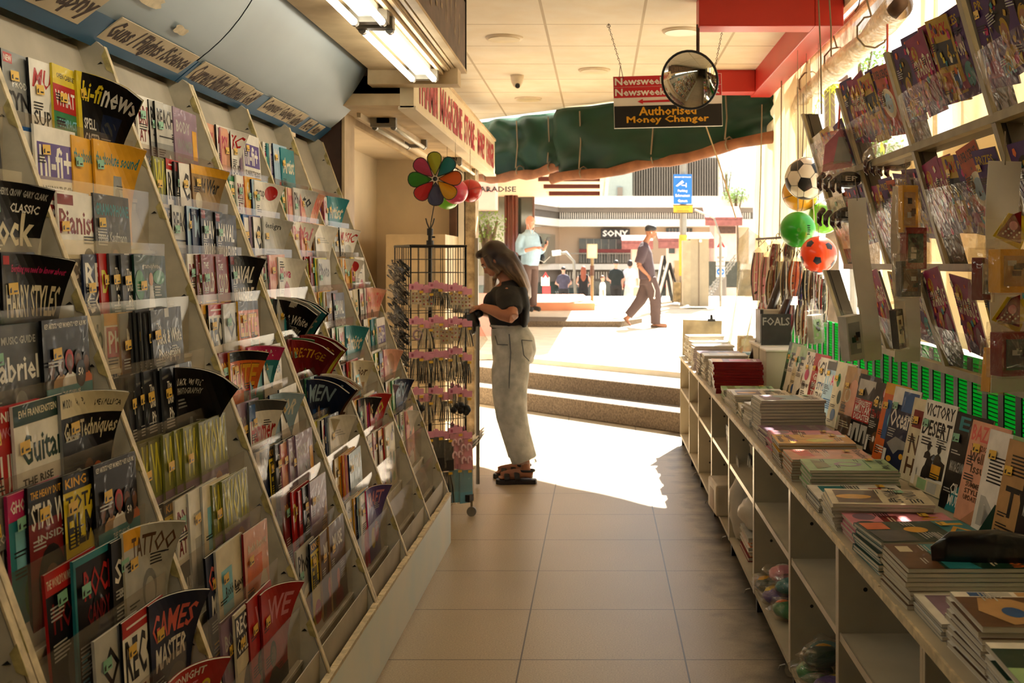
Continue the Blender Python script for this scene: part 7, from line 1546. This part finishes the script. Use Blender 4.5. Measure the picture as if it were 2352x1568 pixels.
b = MB(); b.ball(HM @ Vector((-.008,0,.050)), (.100,.084,.085), mat('black_hair','#17110e',.6), 18, 12, rot=HM.to_3x3()); b.ball(HM @ Vector((.05,0,.07)), (.045,.062,.038), mat('black_hair','#17110e',.6), 12, 8); remeshed(b, 'hair', e, .012, 1)
b = MB(); b.ball(HM @ Vector((.008,-.088,-.01)), .010, white, 8, 6); b.build('earbud', e, local=True)
b = MB(); TT = [(.81,-.095,.135,.175),(.95,-.10,.14,.175),(1.1,-.125,.135,.175),(1.25,-.14,.13,.19),(1.34,-.145,.10,.19),(1.40,-.135,.07,.11),(1.43,-.125,.05,.06)]
b.tube([(x,0,z) for z, x, *_ in TT], [(d,w_) for _, _, d, w_ in TT], tee, 22, up=(0,1,0))
for q in (-1,1): b.tube([(-.14,q*.14,1.34),(-.185,q*.19,1.22),(-.235,q*.215,1.08)], [(.075,.07),(.08,.07),(.078,.065)], tee, 14)
remeshed(b, 'tee_shirt', e, .013, 2)
b = MB(); b.tube([(-.085,0,.72),(-.085,0,.86)], [(.14,.17),(.12,.155)], trs, 20, up=(0,1,0))
b.tube([(-.06,-.08,.82),(.01,-.085,.62),(.045,-.09,.43),(.045,-.09,.24),(.045,-.09,.055)], [(.12,.095),(.115,.095),(.10,.09),(.09,.085),(.085,.08)], trs, 18, up=(0,1,0))
b.tube([(-.09,.08,.82),(-.12,.085,.62),(-.20,.09,.45),(-.31,.09,.31),(-.41,.09,.19)], [(.12,.095),(.115,.095),(.10,.09),(.085,.085),(.078,.08)], trs, 18, up=(0,1,0))
remeshed(b, 'trousers', e, .013, 2)
b = MB(); b.tube([(-.02,-.17,.75),(.03,-.19,.62),(.02,-.18,.5)], .006, white, 6); b.ball((.02,-.18,.5), .018, white, 8, 6); b.build('key_chain', e, local=True)
for pts in ([(-.04,-.09,.012),(.1,-.09,.012),(.24,-.09,.012)], [(-.535,.09,.20),(-.44,.09,.09),(-.36,.09,.008)]):
    b = MB(); b.tube(pts, [(.008,.042),(.008,.040),(.008,.046)], mat('flipflop','#5b4a3a',.7), 10, up=(0,0,1) if pts[0][2] < .1 else (0,1,0)) if pts[0][2] < .1 else b.tube(pts, [(.042,.008)]*3, mat('flipflop','#5b4a3a',.7), 10, up=(.7,0,.7)); b.build('flip_flop', e, local=True)
# --- bald man with telephone
q0 = P(1216,714,21.7)
e = empty('person', (q0.x,21.7,q0.z), 'person with bald head in pale blue shirt and brown trousers, holding a telephone', 'person', rot=(0,0,math.radians(-42)))
shirt = mat('shirt_blue', '#a5c3d6', .9, var=.06, vs=10); tr2 = mat('trousers_taupe', '#665048', .9, var=.08); sk = skin3
HM = T(.02,0,1.715) @ Matrix.Rotation(math.radians(8), 4, 'Y')
b = MB(); head_parts(b, HM, sk, 1.08)
limb(b, [(-.01,0,1.52),(.0,0,1.58),(.005,0,1.66)], [.075,.062,.06], sk)
TR = [(.88,.0,.12,.17),(1.0,.03,.14,.18),(1.15,.05,.15,.185),(1.3,.04,.14,.19),(1.42,.01,.12,.205),(1.49,.0,.08,.18),(1.53,-.005,.06,.10)]
b.tube([(x,0,z) for z, x, *_ in TR], [(d,w_) for _, _, d, w_ in TR], sk, 20, up=(0,1,0))
for q in (-1,1):
    limb(b, [(0,q*.20,1.45),(-.03,q*.25,1.30),(-.02,q*.27,1.14)], [.055,.05,.042], sk)
limb(b, [(-.02,-.27,1.14),(.12,-.2,1.17),(.24,-.06,1.22)], [.042,.038,.028], sk); hand(b, (.24,-.06,1.22), (.6,.8,.1), (.3,-.2,1), sk, .5, 1.1, -1)
limb(b, [(-.02,.27,1.14),(.14,.24,1.18),(.27,.17,1.25)], [.042,.038,.028], sk); hand(b, (.27,.17,1.25), (.3,.1,.9), (.2,1,.1), sk, .8, 1.1, 1)
for q in (-1,1): limb(b, [(.0,q*.1,.9),(.0,q*.1,.5),(.0,q*.1,.08)], [.09,.06,.04], sk)
remeshed(b, 'body', e, .011, 2); eyes(HM, e, 1.08, mat('grey_brow','#8a6a58',.8))
b = MB(); b.tube([(x+.0,0,z) for z, x, *_ in TR], [(d+.02,w_+.02) for _, _, d, w_ in TR], shirt, 22, up=(0,1,0))
for q in (-1,1): b.tube([(0,q*.18,1.46),(-.03,q*.25,1.30),(-.02,q*.27,1.13)], [.078,.075,.062], shirt, 14)
b.tube([(-.02,-.27,1.13),(.05,-.245,1.15),(.10,-.215,1.165)], [.064,.06,.055], shirt, 12); b.tube([(-.02,.27,1.13),(.08,.255,1.16),(.16,.23,1.19)], [.064,.056,.05], shirt, 12)
b.tube([(.0,0,1.50),(.005,0,1.575)], [.10,.078], shirt, 14)
remeshed(b, 'shirt', e, .014, 2)
b = MB()
b.tube([(.0,0,.82),(.01,0,.94)], [(.15,.185),(.14,.178)], tr2, 20, up=(0,1,0))
for q in (-1,1): b.tube([(.0,q*.095,.90),(.005,q*.1,.65),(.0,q*.1,.45),(.0,q*.1,.10)], [(.12,.10),(.105,.098),(.09,.09),(.075,.075)], tr2, 16, up=(0,1,0))
remeshed(b, 'trousers', e, .014, 2)
for q in (-1,1): b = MB(); b.tube([(-.10,q*.1,.05),(-.02,q*.1,.06),(.08,q*.1,.05),(.17,q*.1,.035),(.20,q*.1,.03)], [(.035,.035),(.055,.042),(.045,.045),(.03,.048),(.02,.03)], mat('shoe_dark','#3a3630',.6), 12, up=(0,0,1)); b.build('shoe', e, True, local=True)
b = MB(); b.tube([HM @ Vector((.03,-.082,-.03)),(.10,-.05,1.5),(.15,-.02,1.4),(.20,.0,1.2),(.2,.02,1.0),(.24,.16,.94),(.28,.28,1.05)], .005, white, 6); b.tube([HM @ Vector((.03,.082,-.03)),(.10,.02,1.5),(.15,-.02,1.4)], .005, white, 6); b.build('earphone_cable', e, True, local=True)
b = MB(); b.tube([(-.04,.15,1.54),(.10,.19,1.42),(.14,.2,1.3)], [(.012,.025)]*3, blackp, 8); b.ball((.02,.30,1.02), (.09,.06,.12), blackp, 12, 8); b.build('shoulder_bag', e, True, local=True)
e2 = empty('telephone', wm(e) @ Vector((.33,.16,1.36)), 'small dark telephone held up by the bald man', 'telephone', rot=(0,.5,math.radians(-42)))
b = MB(); b.cbox((0,0,0), (.012,.075,.15), blackp); o = b.build('case', e2, local=True); bev(o, .004); b = MB(); b.cbox((-.007,0,0), (.001,.066,.13), mat('screen','#8a9498',.2)); b.build('screen', e2, local=True)
# --- people beyond the crest, seen from behind
def far_person(px, topy, y, h, top_c, leg_c, hair_c, hair_r, lab, skirt=False, long_hair=False, rot=math.pi/2, arms=0, skc=skin3, sit=False):
    q = P(px, topy, y); g = q.z-h; e = empty('person', (q.x,y,g), lab, 'person', rot=(0,0,rot)); s = h/1.75
    HM = T(0,0,1.63*s); b = MB(); head_parts(b, HM, skc, s)
    limb(b, [(-.01,0,1.42*s),(0,0,1.55*s)], [.06*s,.05*s], skc); b.tube([(0,0,.85*s),(0,0,1.1*s),(0,0,1.3*s),(0,0,1.42*s)], [(.11*s,.16*s),(.10*s,.14*s),(.11*s,.18*s),(.06*s,.12*s)], skc, 16, up=(0,1,0))
    for k in (-1,1):
        el = (.02*s, k*(.24+.05*arms)*s, 1.10*s); wr = (.16*s if arms else .04*s, k*(.18 if arms else .25)*s, (1.05 if arms else .86)*s)
        limb(b, [(0,k*.17*s,1.36*s),el,wr], [.048*s,.04*s,.026*s], skc, 10); hand(b, wr, (.5,0,-.6), (0,k,.3), skc, .5, s, k)
        limb(b, [(0,k*.09*s,.88*s),(0.02,k*.1*s,.48*s),(0,k*.1*s,.08*s)], [.085*s,.058*s,.036*s], skc, 10); b.tube([(-.05*s,k*.1*s,.04),(.06*s,k*.1*s,.05),(.18*s,k*.1*s,.03)], [.035*s,.04*s,.025*s], skc, 8)
    remeshed(b, 'body', e, .022, 1)
    tm = mat('cloth_'+top_c.strip('#'), top_c, .9); lm = mat('cloth_'+leg_c.strip('#'), leg_c, .9); hm = mat('hair_'+hair_c.strip('#'), hair_c, .6)
    b = MB(); b.tube([(0,0,.90*s),(0,0,1.1*s),(0,0,1.3*s),(0,0,1.42*s),(0,0,1.47*s)], [(.14*s,.18*s),(.13*s,.17*s),(.135*s,.2*s),(.10*s,.18*s),(.06*s,.08*s)], tm, 16, up=(0,1,0))
    if not long_hair or skirt:
        for k in (-1,1): b.tube([(0,k*.15*s,1.38*s),(0,k*.20*s,1.25*s),(.01,k*.235*s,1.14*s)], [.07*s,.068*s,.06*s], tm, 10)
    remeshed(b, 'top', e, .025, 1)
    b = MB(); b.tube([(0,0,.80*s),(0,0,.96*s)], [(.15*s,.185*s),(.13*s,.165*s)], lm, 16, up=(0,1,0))
    if skirt: b.tube([(0,0,.9*s),(0,0,.5*s),(0,0,.2*s)], [(.14*s,.17*s),(.18*s,.22*s),(.2*s,.25*s)], lm, 18, up=(0,1,0))
    else:
        for k in (-1,1): b.tube([(0,k*.095*s,.9*s),(0.01,k*.1*s,.5*s),(0,k*.1*s,.08*s)], [.11*s,.09*s,.075*s], lm, 12)
    remeshed(b, 'skirt' if skirt else 'trousers', e, .025, 1)
    b = MB(); b.ball((-.015*s,0,1.67*s), (.10*s,.088*s,.085*s), hm, 16, 10)
    if long_hair: b.tube([(-.03*s,0,1.68*s),(-.08*s,0,1.5*s),(-.11*s,0,1.3*s),(-.12*s,0,1.18*s)], [(.08*s,.1*s),(.05*s,.11*s),(.04*s,.11*s),(.02*s,.05*s)], hm, 12, up=(0,1,0))
    elif hair_r: b.ball((-.03*s,0,1.62*s), (.10*s,.10*s,.10*s), hm, 14, 9)
    remeshed(b, 'hair', e, .025, 1)
far_person(1294,612,40,1.66,'#4a4454','#2e2a2a','#2a211c',0,'person in purple-grey polo shirt standing with back turned beyond the pavement',arms=1)
far_person(1340,611,40,1.66,'#1f1b1a','#1f1b1a','#8a4428',0,'person with long red-brown hair in black, back turned',long_hair=True,arms=1)
far_person(1415,597,39,1.84,'#1d2220','#2a2624','#1d1814',0,'person in black tee and black trousers, back turned, facing the shops',arms=1)
far_person(1447,597,39.5,1.84,'#d4d2da','#f2ecda','#2a1c14',1,'person in pale blouse and long white skirt, back turned',skirt=True)
far_person(1384,632,38,1.42,'#fbf8f0','#efe9dc','#6a4a34',0,'person in white shirt bending beside the black-clad person',rot=0)
flush_stuff()
